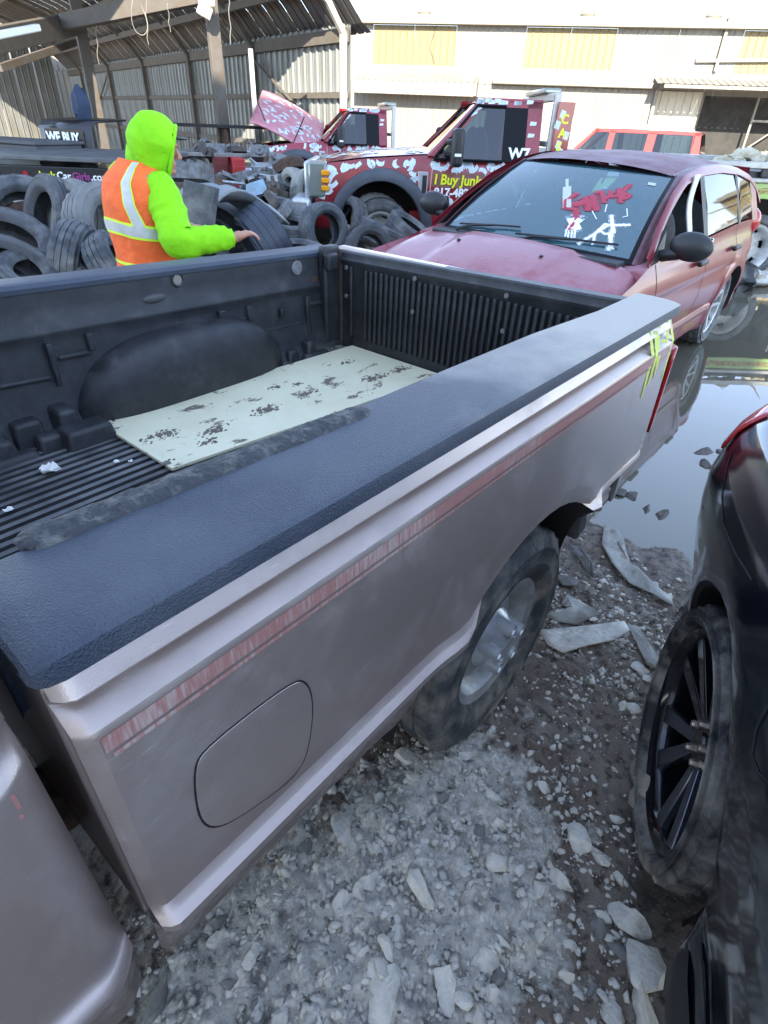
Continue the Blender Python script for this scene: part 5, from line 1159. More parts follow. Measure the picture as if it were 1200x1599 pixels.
    if lettering:
        GRN = mat('lime green side board', (.34, .50, .12), .5, c2=(.42, .52, .22), n=5); DKT = mat('dusty silver deck rail', (.48, .48, .45), .45, .3, c2=(.36, .35, .32), n=6)
        MB().box((5.75, 0, 1.27), (5.2, 2.3, .10)).build('tow_deck', DKM, T, bevel=.01)
        for sg in (-1, 1):
            MB().box((5.75, sg*1.19, 1.385), (5.2, .07, .07)).build('deck_rail', DKT, T, bevel=.01); MB().box((5.75, sg*1.175, 1.225), (5.2, .05, .05)).build('deck_rail', DKT, T, bevel=.01)
            MB().box((5.75, sg*1.155, 1.11), (5.1, .03, .17)).build('side_board', GRN, T, bevel=.008)
            MB().grid([[(x, sg*1.174, z+.008*math.sin(x*26)) for x in lin(5.2, 7.2, 30)] for z in (1.08, 1.145)]).build('faded_print', mat('rust red faded print', (.30, .07, .04), .6, c2=(.34, .42, .12), n=50, lo=.45, hi=.55), T, smooth=0)
            for x in lin(3.4, 8.1, 9): MB().box((x, sg*1.19, 1.305), (.10, .05, .09)).build('stake_pocket', DKM, T, bevel=.01)
            MB().box((5.35, sg*.85, .66), (.03, .55, .55)).box((6.75, sg*.85, .66), (.03, .55, .55)).build('mud_flap', RUBBER, T)
            wheel(T, (6.0, sg*.93, .42), .42, .25, .29, 'truck', sg); wheel(T, (6.0, sg*.64, .42), .42, .25, .29, 'truck', sg)
        MB().box((5.3, 0, .85), (5.4, .8, .26)).build('chassis', DARK, T)
    else:
        MB().box((4.9, 0, 1.0), (3.6, 2.2, .14)).build('tow_deck', DKM, T, bevel=.01); MB().box((4.4, 0, .66), (3.4, .8, .24)).build('chassis', DARK, T)
        for sg in (-1, 1): wheel(T, (4.9, sg*.86, .42), .42, .25, .25, 'truck', sg)
    mb = MB()
    for sg in (-1, 1): mb.box((3.10, sg*.92, 1.50), (.08, .08, 1.0))
    mb.box((3.10, 0, 1.98), (.08, 1.9, .08)).box((3.10, 0, 1.5), (.06, 1.9, .06)).build('headache_rack', mat('pale metal rack', (.55, .52, .47), .5, .3), T, bevel=.01)
    MB().box((3.12, 0, 2.05), (.22, 1.1, .06)).build('light_bar', LAMP, T, bevel=.02)
    if lettering:
        pn = MB().box((3.20, -1.0, 1.50), (.20, .03, .86)).build('toolbox_panel', WRAP, T, bevel=.005)
        for i, ch in enumerate('CASH'): text(ch, .13, (3.155, -1.018, 1.72-.14*i), (1, 0, 0), (0, 0, 1), YEL, pn, bold=.004)
        mb = MB()
        for i in range(9):
            x = rn.uniform(3.12, 3.28); z = rn.uniform(1.12, 1.9); mb.add([(x+dx, -1.017, z+dz) for dx, dz in ((-.04, -.03), (.02, -.05), (.04, .03), (-.02, .05))], [(0, 1, 2, 3)])
        mb.build('banknote_print', BILL, pn, smooth=0)['kind'] = 'stuff'
    MB().ball((2.3, -.35, 1.3), (.14, .24, .36), 12, 8).ball((2.3, .35, 1.3), (.14, .24, .36), 12, 8).box((1.8, 0, 1.22), (.3, 1.6, .15)).build('cab_interior', DSH, T, smooth=60)
    MB().box((2.2, 0, .6), (1.6, 1.7, .2)).grid([[(2.98, y, z) for y in (-.9, .9)] for z in (.5, 1.31)]).build('cab_rear_panel', WRAP, T)
    return T
TW = tow_truck('nearer red tow truck, banknote print, yellow door lettering and W7 on its pillar', (6.293, 6.290, -.03), -.857, .989)
tow_truck('red banknote print tow truck with its pale bonnet raised, beside the shed corner', (9.228, 11.259, -.05), -.674, .967, hood_up=True, wrapm=WRAPD, lettering=False, seed=9)

# ------------------------------------------------------------------ bright red sport utility in the sun
RED = mat('bright red car paint', (.50, .045, .035), .3, coat=.5)
SU = root_at('red_sport_utility', 'bright red sport utility with roof rack, in the sun beyond the maroon hatchback', 'car', (19.0, 9.5, .0), -1.38)
for sg in (-1, 1):
    P = []
    ar = [(.95, .37, .42, .3), (3.75, .37, .42, .3)]
    for x in arch_cols(.0, 4.75, ar, .15):
        z0 = .3
        for cx, cz, r, _ in ar:
            d = r*r-(x-cx)**2
            if d > 0: z0 = max(z0, cz+math.sqrt(d))
        tp = interp(x, [(0, .85), (.3, 1.0), (1.3, 1.10), (4.75, 1.16)])
        P.append([(x, sg*(interp(z, [(.3, .86), (.7, .92), (1.0, .90), (1.16, .85)])-(.12*((.5-x)/.5)**2 if x < .5 else 0)), z) for z in [min(tp, max(q, z0)) for q in (.3, .5, .7, .85, 1.0, 1.08, 1.16)]])
    MB().grid(P).build('body_side', RED, SU, smooth=50)
    yy = lambda z: sg*(.85-.17*(z-1.12)/.58)
    q = lambda x, z: (x, yy(z), z)
    mb = MB()
    for pts in ([(1.25, 1.10), (1.38, 1.10), (1.98, 1.68), (1.85, 1.70)], [(2.25, 1.10), (2.40, 1.10), (2.40, 1.66), (2.25, 1.66)], [(3.28, 1.10), (3.50, 1.10), (3.50, 1.66), (3.28, 1.66)], [(4.48, 1.12), (4.72, 1.12), (4.60, 1.70), (4.42, 1.70)], [(1.85, 1.62), (4.6, 1.62), (4.6, 1.70), (1.85, 1.70)]): mb.prism([q(*p) for p in pts], (0, -sg*.04, 0))
    mb.build('window_frame', RED, SU)
    for xa, xb in ((1.42, 2.25), (2.40, 3.28), (3.50, 4.48)): MB().add([q(xa, 1.12), q(xb, 1.12), q(xb, 1.63), (xa+(.45 if xa < 2 else 0), yy(1.63), 1.63)], [(0, 1, 2, 3)]).build('side_window', WINDOW, SU)
    for cx in (.95, 3.75): wheel(SU, (cx, sg*.80, .37), .37, .24, .22, 'alloy', sg)
    MB().tube([(2.1, sg*.60, 1.74), (2.2, sg*.60, 1.80), (4.2, sg*.60, 1.80), (4.3, sg*.60, 1.74)], .022, 6).build('roof_rail', CHROME, SU)
    MB().box((1.55, sg*.98, 1.15), (.10, .18, .14)).build('door_mirror', BLACKP, SU, bevel=.03)
for x in (2.5, 3.6): MB().box((x, 0, 1.80), (.06, 1.2, .03)).build('roof_bar', CHROME, SU, bevel=.008)
MB().grid([[(x, y, z-.04*abs(y/.7)**3) for y in lin(-.70, .70, 11)] for x, z in ((1.85, 1.69), (2.1, 1.74), (3.0, 1.755), (4.2, 1.74), (4.58, 1.70))]).build('roof', mat('pale red roof', (.62, .36, .30), .4), SU, smooth=60)  # roof paler than the red body
MB().grid([[(x, y, z) for y in (-.8, -.4, 0, .4, .8)] for x, z in ((.0, .8), (.25, 1.0), (1.3, 1.12))]).build('bonnet', RED, SU, smooth=60)
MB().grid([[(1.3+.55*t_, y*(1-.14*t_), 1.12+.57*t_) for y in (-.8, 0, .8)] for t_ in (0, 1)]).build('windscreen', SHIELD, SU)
MB().grid([[(4.75-.15*t_, y*(1-.14*t_), 1.12+.57*t_) for y in (-.8, 0, .8)] for t_ in (0, 1)]).build('rear_window', WINDOW, SU)
MB().grid([[(4.75, y, z) for y in (-.85, .85)] for z in (.3, 1.14)]).build('tailgate', RED, SU); MB().box((2.4, 0, .6), (4.2, 1.5, .5)).build('interior', DARK, SU)

# ------------------------------------------------------------------ load on the nearer tow truck's deck
mb = MB(); TM = TW.matrix_basis
for i in range(80):
    p = TM @ Vector((random.uniform(6.1, 8.2), random.uniform(-1.1, .9), 1.34+random.uniform(0, .10))); mb.ball(p, (random.uniform(.05, .17), random.uniform(.05, .16), random.uniform(.03, .12)), 8, 6, jit=.9)
tag(mb.build('rubble_load', mat('pale broken concrete and wood', (.60, .54, .40), .9, c2=(.42, .34, .22), n=6, bump=.6, bn=20), smooth=25), 'pale rubble and splintered scrap heaped on the tow truck deck', 'rubble', kind='stuff')
for i, (x, y) in enumerate(((6.2, -.7), (6.7, -.9), (6.6, -.2))): tag(MB().tube([TM @ Vector((x, y, 1.42)), TM @ Vector((x+.2, y-.1, 1.55)), TM @ Vector((x+.35, y-.1, 1.66+.06*i))], [.018, .012, .004], 5).build('branch', WOOD), ('thin bare branch sticking out of the deck rubble, leftmost of three', 'bare branch sticking out of the deck rubble nearest the rail', 'bare branch rising highest from the deck rubble')[i], 'branch')
# shelving and junk in the sunlit bay behind
def junk(mb, c, s_, k=0):
    c = Vector(c); k = k or random.randint(1, 6); q = Matrix.Rotation(random.uniform(0, 6.28), 3, 'Z') @ Matrix.Rotation(random.uniform(-.7, .7), 3, 'X')
    if k == 1:  # engine block like lump with bolted flanges
        mb.box(c, (s_, s_*.7, s_*.6), M=q); mb.lathe([(.01, -s_*.1), (s_*.22, -s_*.1), (s_*.22, s_*.1), (.01, s_*.1)], c+q @ Vector((0, s_*.4, 0)), q @ Vector((0, 1, 0)), 12); mb.tube([c+q @ Vector((s_*.3, 0, s_*.3)), c+q @ Vector((s_*.6, .1*s_, s_*.6))], s_*.08, 7)
    elif k == 2:  # brake drum / hub
        mb.lathe([(s_*.12, 0), (s_*.16, s_*.15), (s_*.4, s_*.18), (s_*.5, s_*.1), (s_*.5, -s_*.15), (s_*.44, -s_*.15), (s_*.42, s_*.08), (s_*.12, s_*.05)], c, q @ Vector((.2, .5, .8)), 16, closed=True)
    elif k == 3:  # sheet metal part folded
        mb.add([c+q @ Vector(p)*s_ for p in ((-.7, -.3, 0), (.1, -.35, .05), (.15, .3, .08), (-.6, .35, 0), (.6, -.25, .3), (.65, .3, .28))], [(0, 1, 2, 3), (1, 4, 5, 2)])
        mb.add([c+q @ (Vector(p)*s_+Vector((0, 0, -.02))) for p in ((-.7, -.3, 0), (.1, -.35, .05), (.15, .3, .08), (-.6, .35, 0), (.6, -.25, .3), (.65, .3, .28))], [(0, 1, 2, 3), (1, 4, 5, 2)])
    elif k == 4:  # exhaust pipe
        mb.tube([c+q @ Vector(p)*s_ for p in ((-.8, 0, 0), (-.2, .05, .1), (.2, .15, .1), (.7, .2, 0))], s_*.07, 8); mb.ball(c, (s_*.3, s_*.16, s_*.12), 10, 6, M=q)
    elif k == 5:  # box housing with ribs
        mb.box(c, (s_*.8, s_*.5, s_*.25), M=q)
        for j in range(4): mb.box(c+q @ Vector((-s_*.3+j*s_*.2, 0, s_*.15)), (s_*.05, s_*.45, s_*.08), M=q)
    else:  # bracket
        mb.tube([c+q @ Vector(p)*s_ for p in ((-.4, -.3, 0), (-.4, .3, 0), (.4, .3, .1), (.4, -.2, .1))], s_*.06, 6); mb.lathe([(s_*.06, -.02), (s_*.13, -.02), (s_*.13, .03), (s_*.06, .03)], c+q @ Vector((-s_*.4, -s_*.3, 0)), q @ Vector((0, 0, 1)), 10, closed=True)
    return mb
KN = {1: 'engine_part', 2: 'brake_drum', 3: 'bent_sheet_part', 4: 'exhaust_piece', 5: 'ribbed_housing', 6: 'metal_bracket'}
JM = [mat('grey cast metal scrap', (.20, .21, .22), .6, .3, c2=(.10, .09, .08), n=14), mat('dark greasy scrap', (.05, .045, .04), .55, .3, c2=(.12, .09, .07), n=12), mat('pale aluminium scrap', (.42, .45, .48), .45, .5, c2=(.25, .25, .25), n=10), RUST, mat('blue grey panel scrap', (.26, .38, .46), .5, .2, c2=(.20, .26, .30), n=8)]
JL = ['grey', 'dark greasy', 'pale aluminium', 'rusty brown', 'blue grey']
# scrap heap beyond the person: pieces seen between arm and trucks
spots = []
def heap(n_, u0, u1, v0, v1, d0, d1, s0, s1, grp, where, seed):
    random.seed(seed)
    for i in range(n_):
        u = random.uniform(u0, u1); f = i/n_; v = v0+(v1-v0)*f; d = d1+(d0-d1)*f; p = far(u, v, d*random.uniform(.97, 1.03)); k = random.randint(1, 6); m_ = random.choice([0, 0, 1, 1, 2, 3]); s_ = random.uniform(s0, s1)
        mb = junk(MB(), (0, 0, 0), s_, k); o = mb.build(KN[k], JM[m_], smooth=35); o.location = p; tag(o, f'{JL[m_]} {KN[k].replace("_", " ")} {where}', 'scrap part', grp)
heap(46, 290, 440, 272, 335, 7.6, 10.5, .18, .40, 'scrap parts heaped beyond the tyres', 'in the scrap heap beyond the person', 21)
heap(20, 395, 450, 250, 300, 9.5, 11.5, .2, .36, 'scrap parts beside the raised bonnet truck', 'before the raised bonnet truck', 5)
heap(16, 290, 410, 228, 245, 12.3, 13.2, .2, .36, 'oddments on the shed benches', 'among oddments on the shed benches', 8)
for (u, v, d, s_, k, m_, lb) in ((560/2+15, 270, 7.2, .55, 5, 0, 'grey ribbed housing at the front of the scrap heap'), (400, 303, 8.2, .42, 3, 4, 'pale blue grey folded panel lying on the scrap heap'), (330, 298, 8.0, .42, 3, 2, 'pale aluminium sheet part lying flat on the scrap heap'), (345, 318, 6.8, .35, 6, 2, 'small pale bracket just behind the person\'s forearm'), (452, 262, 10.2, .5, 2, 3, 'rusty brake drum showing in the wheel arch of the raised bonnet truck')):
    o = junk(MB(), (0, 0, 0), s_, k).build(KN[k], JM[m_], smooth=35); o.location = far(u, v, d); tag(o, lb, 'scrap part')
# earth bank under the heaps so that nothing floats
def mound(pts, name, label):
    mb = MB()
    for (u, v, d, rx, h) in pts:
        p = far(u, v, d); mb.ball((p.x, p.y, 0), (rx, rx*.9, h), 18, 12, jit=.5)
    return tag(mb.build(name, mat('oily black dirt', (.035, .03, .026), .95, c2=(.07, .06, .05), n=8, bump=1, bn=30), smooth=60), label, 'dirt heap', kind='stuff')
mound([(360, 320, 8.6, 1.3, .5), (420, 310, 10.0, 1.3, .55), (330, 300, 10.6, 1.3, .6)], 'dirt_heap', 'dark oily dirt under the scrap heap')

# workbenches in the shed
WB = thing('workbench', 'long steel workbench with a worn top under the shed post, tools on it', 'workbench', M=Matrix.Translation(Vector((far(330, 240, 12.8).x, far(330, 240, 12.8).y, 0))) @ Matrix.Rotation(R(-32), 4, 'Z'))
MB().box((0, 0, 1.02), (2.6, .9, .06)).build('bench_top', mat('grey worn bench top', (.26, .25, .24), .6, c2=(.18, .17, .16), n=6), WB, bevel=.01)
for x in (-1.2, 1.2):
    for y in (-.38, .38): MB().box((x, y, .5), (.08, .08, 1.0)).build('leg', DARK, WB)
MB().box((0, 0, .35), (2.4, .8, .04)).build('shelf', DARK, WB)
W2 = thing('metal_rack', 'dark rusty metal rack with flat sheets on top beside the shed wall', 'rack', M=Matrix.Translation(Vector((far(350, 215, 15.0).x, far(350, 215, 15.0).y, 0))) @ Matrix.Rotation(R(-30), 4, 'Z'))
MB().box((0, 0, 1.42), (3.2, 1.0, .05)).build('rack_top', DARK, W2); MB().box((0, 0, .9), (3.0, .9, .05)).build('rack_shelf', DARK, W2)
for x in (-1.5, 0, 1.5): MB().box((x, 0, .7), (.08, .9, 1.4)).build('upright', RUST, W2)
rc = far(372, 262, 12.2); CB = thing('red_tool_cabinet', 'red steel tool cabinet beneath the shed workbench', 'cabinet', (rc.x, rc.y, 0), R(-32))
MB().box((0, 0, .5), (.22, .5, 1.0)).build('body', mat('red cabinet paint', (.40, .02, .02), .4), CB, bevel=.02)
for i in range(3): MB().box((0, -.26, .2+.28*i), (.19, .03, .24)).build('drawer', MATS['red cabinet paint'], CB, bevel=.008)
rc = far(345, 262, 12.6); CB = thing('red_tool_cabinet', 'dark red cabinet in shadow just left of the brighter red one', 'cabinet', (rc.x, rc.y, 0), R(-32))
MB().box((0, 0, .5), (.28, .5, 1.0)).build('body', mat('dark red cabinet paint', (.14, .015, .015), .5), CB, bevel=.02); MB().box((0, -.26, .5), (.24, .03, .8)).build('door', MATS['dark red cabinet paint'], CB, bevel=.01)

# ------------------------------------------------------------------ black flatbed carrier in the shed at the left
pa, pb = far(-60, 287, 10.6), far(208, 262, 9.6); ang = math.atan2(pb.y-pa.y, pb.x-pa.x)
LT = thing('flatbed_carrier', 'black flatbed carrier in the shed with a web address lettered along its deck', 'tow truck', M=Matrix.Translation(Vector((pa.x, pa.y, 0))) @ Matrix.Rotation(ang, 4, 'Z'))
LL = (pb-pa).length; zt = far(100, 250, 10.1).z; zb_ = far(100, 292, 10.1).z
LDK = mat('black deck side', (.012, .012, .014), .3, coat=.3); 
hfac = (zt-zb_)
MB().box((LL/2, .05, (zt+zb_)/2-.01), (LL+.3, .10, hfac*.62)).build('deck_side', LDK, LT, bevel=.01)
MB().box((LL/2, 1.15, zt+.02), (LL+.3, 2.3, .06)).build('deck', mat('worn grey deck steel', (.16, .165, .17), .45, .4, c2=(.11, .11, .11), n=3), LT, bevel=.01)
zt_ = (zt+zb_)/2-.055
x0 = (far(62, 280, 9.95)-pa).length-.06; k = .124
text_row((('Junk', YEL), ('Car', WHT), ('Girls', PINK), ('.com', WHT)), k, (x0, -.004, zt_), (1, 0, 0), (0, 0, 1), LT, gap=.008, bold=.003)
text('817-482-8466', .105, (x0-1.16, -.004, zt_), (1, 0, 0), (0, 0, 1), WHT, LT, bold=.004, sx=1.05)
MB().lathe([(.0005, .01), (.03, .01), (.035, 0)], (x0-.18, -.004, zt_+.05), (0, -1, 0), 12).build('marker_lamp', TAIL, LT)
MB().box((LL/2, 1.1, zb_-.2), (LL, .9, .3)).box((LL*.8, .12, zb_-.25), (.6, .2, .35)).build('chassis', DARK, LT, bevel=.02)
for x in (LL*.36, ): 
    for y in (.18, 1.9): wheel(LT, (x, y, .45), .45, .25, .26, 'truck', -1)
# cab window panel with lettering at the far side of the deck
p1, p2 = far(80, 240, 13.2), far(138, 240, 12.6); an2 = math.atan2(p2.y-p1.y, p2.x-p1.x)
SG = thing('parked_cab', 'dark truck cab with white lettered rear window inside the shed', 'truck cab', M=Matrix.Translation(Vector((p1.x, p1.y, 0))) @ Matrix.Rotation(an2, 4, 'Z'))
Lw = (p2-p1).length; z1, z0 = far(108, 198, 12.9).z, far(108, 258, 12.9).z
MB().grid([[(x, 0+a, z) for x in (-.15, Lw+.15)] for a, z in ((0, z0-.3), (0, z0), (.05, z1), (.15, z1+.08), (.9, z1+.12))]).build('cab_back', LDK, SG, solid=.03)
MB().box((Lw/2, -.02, (z0+z1)/2), (Lw, .02, (z1-z0)*.9)).build('window', mat('black lettered glass', (.01, .01, .012), .15), SG, bevel=.02)
text('WE BUY', .20, (.05, -.04, z1-.22), (1, 0, 0), (0, 0, 1), WHT, SG, bold=.010, sx=.95); text('JUNK CARS', .17, (.04, -.04, z1-.41), (1, 0, 0), (0, 0, 1), WHT, SG, bold=.008, sx=.78); text('JunkCarGirls.com', .10, (.04, -.04, z1-.60), (1, 0, 0), (0, 0, 1), WHT, SG, bold=.002, sx=1.0)
MB().box((Lw/2+.1, .8, z0-.5), (Lw+.6, 1.6, .9)).build('cab_body', LDK, SG, bevel=.08)
p = far(35, 240, 12.5); BX = thing('dark_storage_bin', 'dark grey steel bin standing on the far side of the carrier deck', 'bin', (p.x, p.y, 0), an2); h = far(35, 222, 12.5).z
MB().box((0, 0, h/2), (1.7, .9, h)).build('body', mat('dark grey bin steel', (.07, .075, .085), .5, c2=(.05, .05, .055), n=4), BX, bevel=.02); MB().box((0, 0, h+.02), (1.76, .96, .05)).build('lid', MATS['dark grey bin steel'], BX, bevel=.01)
p = far(128, 168, 13.5); tag(MB().ball(p, (.16, .12, .30), 14, 10, jit=.4).build('blue_drum_liner', mat('dark blue tarp', (.015, .03, .07), .6)), 'dark blue tarp bundle hanging beside the left shed post', 'tarp')

# ------------------------------------------------------------------ tyres
def tyre(u, v, d, Rr, W, ax, label, m_=RUBBER, ri=None, grp='scrap tyres piled beyond the pickup', blocks=True, groove=.010, squash=None):
    """ax: axis of the wheel in (right, up, towards camera)"""
    p = far(u, v, d) if not isinstance(u, Vector) else u; r = p-CAM; a = math.atan2(r.y, r.x)
    A = Vector((math.sin(a), -math.cos(a), 0))*ax[0]+Vector((0, 0, 1))*ax[1]-Vector((math.cos(a), math.sin(a), 0))*ax[2]
    key = (round(Rr, 3), round(W, 3), m_.name, blocks)
    if key not in TY:
        o = tyre_mb(Rr, W, ri or Rr*.60, 48, blocks, groove=groove).build('tyre', m_, None, smooth=30); TY[key] = o
    else: o = TY[key].copy(); col.objects.link(o)
    o.rotation_mode = 'QUATERNION'; o.rotation_quaternion = A.to_track_quat('Y', 'Z'); o.location = p
    if squash: o.scale = squash
    return tag(o, label, 'tyre', grp)
TY = {}
tyre(6, 390, 5.2, .36, .23, (.15, .85, .50), 'large mud caked tyre lying nearly flat at the left edge of the pile', RUBBER_G)
tyre(46, 345, 6.4, .37, .22, (.1, .55, .8), 'black truck tyre with a rusty rim, behind the flat one at left', RUBBER)
MBr = MB(); holes_disc(MBr, [(.0005, .0), (.07, 0), (.09, .02), (.16, .03), (.21, -.05), (.225, -.08)], 5, .5, 3, 4)
o = MBr.build('loose_rim', RUST, smooth=40); o.location = far(46, 345, 6.4); o.rotation_mode = 'QUATERNION'; o.rotation_quaternion = TY[(.37, .22, RUBBER.name, True)].rotation_quaternion; tag(o, 'rusty rim lying inside the black truck tyre at left', 'rim')
LD = mat('light dusty tyre rubber', (.20, .20, .195), .85, c2=(.12, .12, .12), n=5, bump=.5, bn=120)
tyre(84, 346, 6.0, .345, .23, (-.84, .30, .35), 'bald grey tyre standing on edge, left one of two leaning together', RUBBER_G, blocks=False)
tyre(124, 352, 5.8, .335, .22, (-.80, .30, .30), 'pale grey tyre leaning against the bald grey one, second of two', LD, blocks=False)
tyre(170, 360, 5.3, .33, .22, (.62, .28, .72), 'grey ribbed tyre with its sidewall showing, just left of the person', LD, ri=.17)
tyre(118, 412, 4.9, .29, .20, (.75, -.2, .3), 'dark blue black tyre low in the pile under the grey ones', RUBBER)
tyre(14, 432, 4.6, .31, .21, (.35, .75, .45), 'dark tyre lowest at the left behind the bed side', RUBBER_G)
tyre(188, 425, 4.7, .28, .19, (.80, .5, .2), 'dark tyre low behind the person\'s back', RUBBER)
tyre(70, 440, 4.6, .29, .20, (.2, .9, .3), 'dark tyre lying at the very bottom left of the pile', RUBBER)
tyre(335, 352, 5.8, .33, .22, (.25, .80, .35), 'grey collapsed tyre lying under the outstretched arm', RUBBER_G)
tyre(372, 342, 6.4, .32, .22, (.4, .85, .2), 'mud smeared grey tyre beyond the person\'s hand', RUBBER_G)
tyre(414, 374, 5.2, .27, .26, (.76, .45, -.25), 'dark smooth tyre the person is touching', mat('bluish black tyre rubber', (.035, .045, .066), .55, c2=(.06, .07, .09), n=6, bump=.5, bn=100), blocks=False, groove=.004)
tyre(300, 400, 5.2, .30, .20, (.2, .9, .2), 'black tyre lying flat below the person\'s forearm', RUBBER)
tyre(452, 336, 8.2, .34, .22, (.25, .90, .15), 'dark tyre lying flat behind the touched one', RUBBER)
tyre(448, 358, 7.6, .33, .21, (.1, .97, .1), 'dark tyre lying flat between the touched and the upright one', RUBBER)
tyre(506, 360, 7.4, .30, .22, (.56, .16, .80), 'upright chunky tread tyre with open grey sidewall in the middle', mat('mid grey tyre rubber', (.06, .065, .075), .75, c2=(.13, .14, .145), n=7, lo=.35, hi=.6, bump=.5, bn=120), ri=.175)
tyre(457, 298, 9.4, .29, .19, (-.80, .1, .45), 'pale worn tyre standing on edge before the trucks, left of two', RUBBER_L, ri=.17)
tyre(483, 300, 9.2, .29, .18, (.66, .12, .72), 'pale worn tyre with open sidewall, right of two before the trucks', RUBBER_L, ri=.165)
tyre(545, 345, 8.2, .29, .20, (-.7, .3, .5), 'grey blocky tread tyre behind the upright chunky one', RUBBER_G)
tyre(588, 344, 8.4, .34, .20, (.1, .62, .76), 'pale ringed tyre under the tow truck wheel arch', RUBBER_L, ri=.21)
tyre(598, 368, 7.4, .31, .23, (.35, .90, -.1), 'dark smooth tyre in front of the pale ringed one', RUBBER, blocks=False)
tyre(576, 392, 6.6, .26, .18, (.4, .3, .85), 'small blocky tyre peeking over the bed corner', RUBBER_G)
tyre(640, 362, 7.6, .31, .21, (.5, .85, .1), 'dark tyre lying behind the maroon hatchback bonnet', RUBBER)
tyre(470, 398, 6.8, .30, .20, (.1, .95, .1), 'black tyre lowest under the upright chunky one', RUBBER)
# filler tyres below the visible ones, the body of the pile
random.seed(3)
rows_ = {4.4: 'front', 5.1: 'second', 5.9: 'third', 6.8: 'fourth'}
for d in rows_:
    k = 0
    for u in range(-50, 680, 82):
        if 150 < u < 300 and d < 4.6: continue
        if u > 480 and d < 5.6: continue
        q = far(u+random.uniform(-12, 12), 400, d)
        for z, lv_n in ((.11, 'lowest'), (.31, 'upper')):
            if z > .2 and d < 4.6: continue
            tyre(Vector((q.x, q.y, z)), 0, 0, .36, .20, (random.uniform(-.2, .2), 1, random.uniform(-.2, .2)), lv_n+' black tyre in the '+rows_[d]+' row of the pile', RUBBER)
tag(MB().box(far(310, 335, 4.35), (.06, .22, .36), rot=(.15, .25, R(25))).build('rubber_slab', RUBBER), 'dark upright slab of cut rubber right in front of the person\'s vest', 'rubber slab')
mb = MB(); c0 = far(345, 322, 5.4)
mb.grid([[(c0.x+.55*s, c0.y+.30*t_+.1*s, c0.z+.10*math.cos(s*1.5)+.05*math.sin(t_*4+s*3)-.12*s*s) for s in lin(-1, 1, 14)] for t_ in lin(-1, 1, 8)])
tag(mb.build('torn_plastic_liner', mat('grey torn plastic', (.16, .19, .22), .5, c2=(.24, .24, .22), n=5), solid=.02), 'torn grey plastic liner draped over the tyres beyond the arm', 'plastic liner')

tell_apart(['tyre', 'engine_part', 'brake_drum', 'bent_sheet_part', 'exhaust_piece', 'ribbed_housing', 'metal_bracket'])

# ------------------------------------------------------------------ the person beyond the bed
DP = 3.75
pc = far(231, 360, DP); PX = Vector((pc.x, pc.y, 0))
azp = math.atan2(pc.y-CAM.y, pc.x-CAM.x); RI = Vector((math.sin(azp), -math.cos(azp), 0)); AW = Vector((math.cos(azp), math.sin(azp), 0))
Fd = (RI*.93+AW*.36).normalized(); Ld = Vector((-Fd.y, Fd.x, 0)); UP = Vector((0, 0, 1))
def bp_(f, l, z): return PX+Fd*f+Ld*l+UP*z
PE = thing('person', 'person in lime green hooded top and orange reflective vest reaching over the tyres', 'person', tuple(PX))
sh = far(252, 296, 3.60); el = far(281, 380, 3.42); wr = far(366, 371, 3.52); kn = far(392, 362, 3.56)
mb = MB()
def capsule(a, b_, ra, rb, n=12, k=5):
    a, b_ = Vector(a), Vector(b_); mb.tube([a.lerp(b_, i/k) for i in range(k+1)], [ra+(rb-ra)*i/k for i in range(k+1)], n); mb.ball(a, ra, 12, 8); mb.ball(b_, rb, 12, 8)
# trunk and legs
for z, f, rf, rl in ((.90, 0, .13, .17), (1.0, 0, .12, .155), (1.12, -.005, .13, .165), (1.24, -.01, .135, .18)): mb.ball(bp_(f, 0, z), (.14, .16, .12), 16, 10)
capsule(bp_(-.01, .13, 1.27), bp_(-.01, -.13, 1.27), .075, .075); capsule(bp_(0, 0, 1.25), bp_(.03, 0, 1.40), .07, .055)
for s in (-1, 1):
    capsule(bp_(0, s*.09, .86), bp_(.03, s*.10, .46), .085, .055); capsule(bp_(.03, s*.10, .46), bp_(-.01, s*.10, .09), .056, .038); capsule(bp_(-.03, s*.10, .045), bp_(.15, s*.115, .035), .042, .034)
# head with face, bent a little forward
HC = far(246, 229, DP-.02); HFw = (RI*.985-AW*.05).normalized(); HL = Vector((-HFw.y, HFw.x, 0)); hf = (HFw*.96-UP*.22).normalized(); hu = (UP*.96+HFw*.22).normalized()
def hp(f, l, u_): return HC+hf*f+HL*l+hu*u_
mb.ball(HC, (.085, .080, .105), 20, 14); mb.ball(hp(.035, 0, -.045), (.058, .055, .062), 16, 10)
capsule(hp(-.02, 0, -.06), bp_(.02, 0, 1.38), .052, .055)
capsule(hp(.088, 0, .012), hp(.112, 0, -.022), .010, .014, 8, 2); mb.ball(hp(.104, .012, -.026), .009, 8, 6); mb.ball(hp(.104, -.012, -.026), .009, 8, 6)
capsule(hp(.088, .018, -.058), hp(.088, -.018, -.058), .009, .009, 8, 2); capsule(hp(.084, .015, -.070), hp(.084, -.015, -.070), .010, .010, 8, 2); mb.ball(hp(.076, 0, -.095), (.022, .024, .018), 10, 6)
for s in (-1, 1): capsule(hp(.080, s*.045, .028), hp(.092, s*.015, .030), .010, .010, 8, 2); mb.ball(hp(-.005, s*.082, -.01), (.016, .008, .028), 8, 6)
# arms
capsule(sh, el, .056, .043); capsule(el, wr, .042, .027)
sl2 = bp_(-.01, .19, 1.27); el2 = bp_(.10, .24, 1.02); wr2 = bp_(.30, .16, 1.03); capsule(sl2, el2, .055, .042); capsule(el2, wr2, .040, .026)
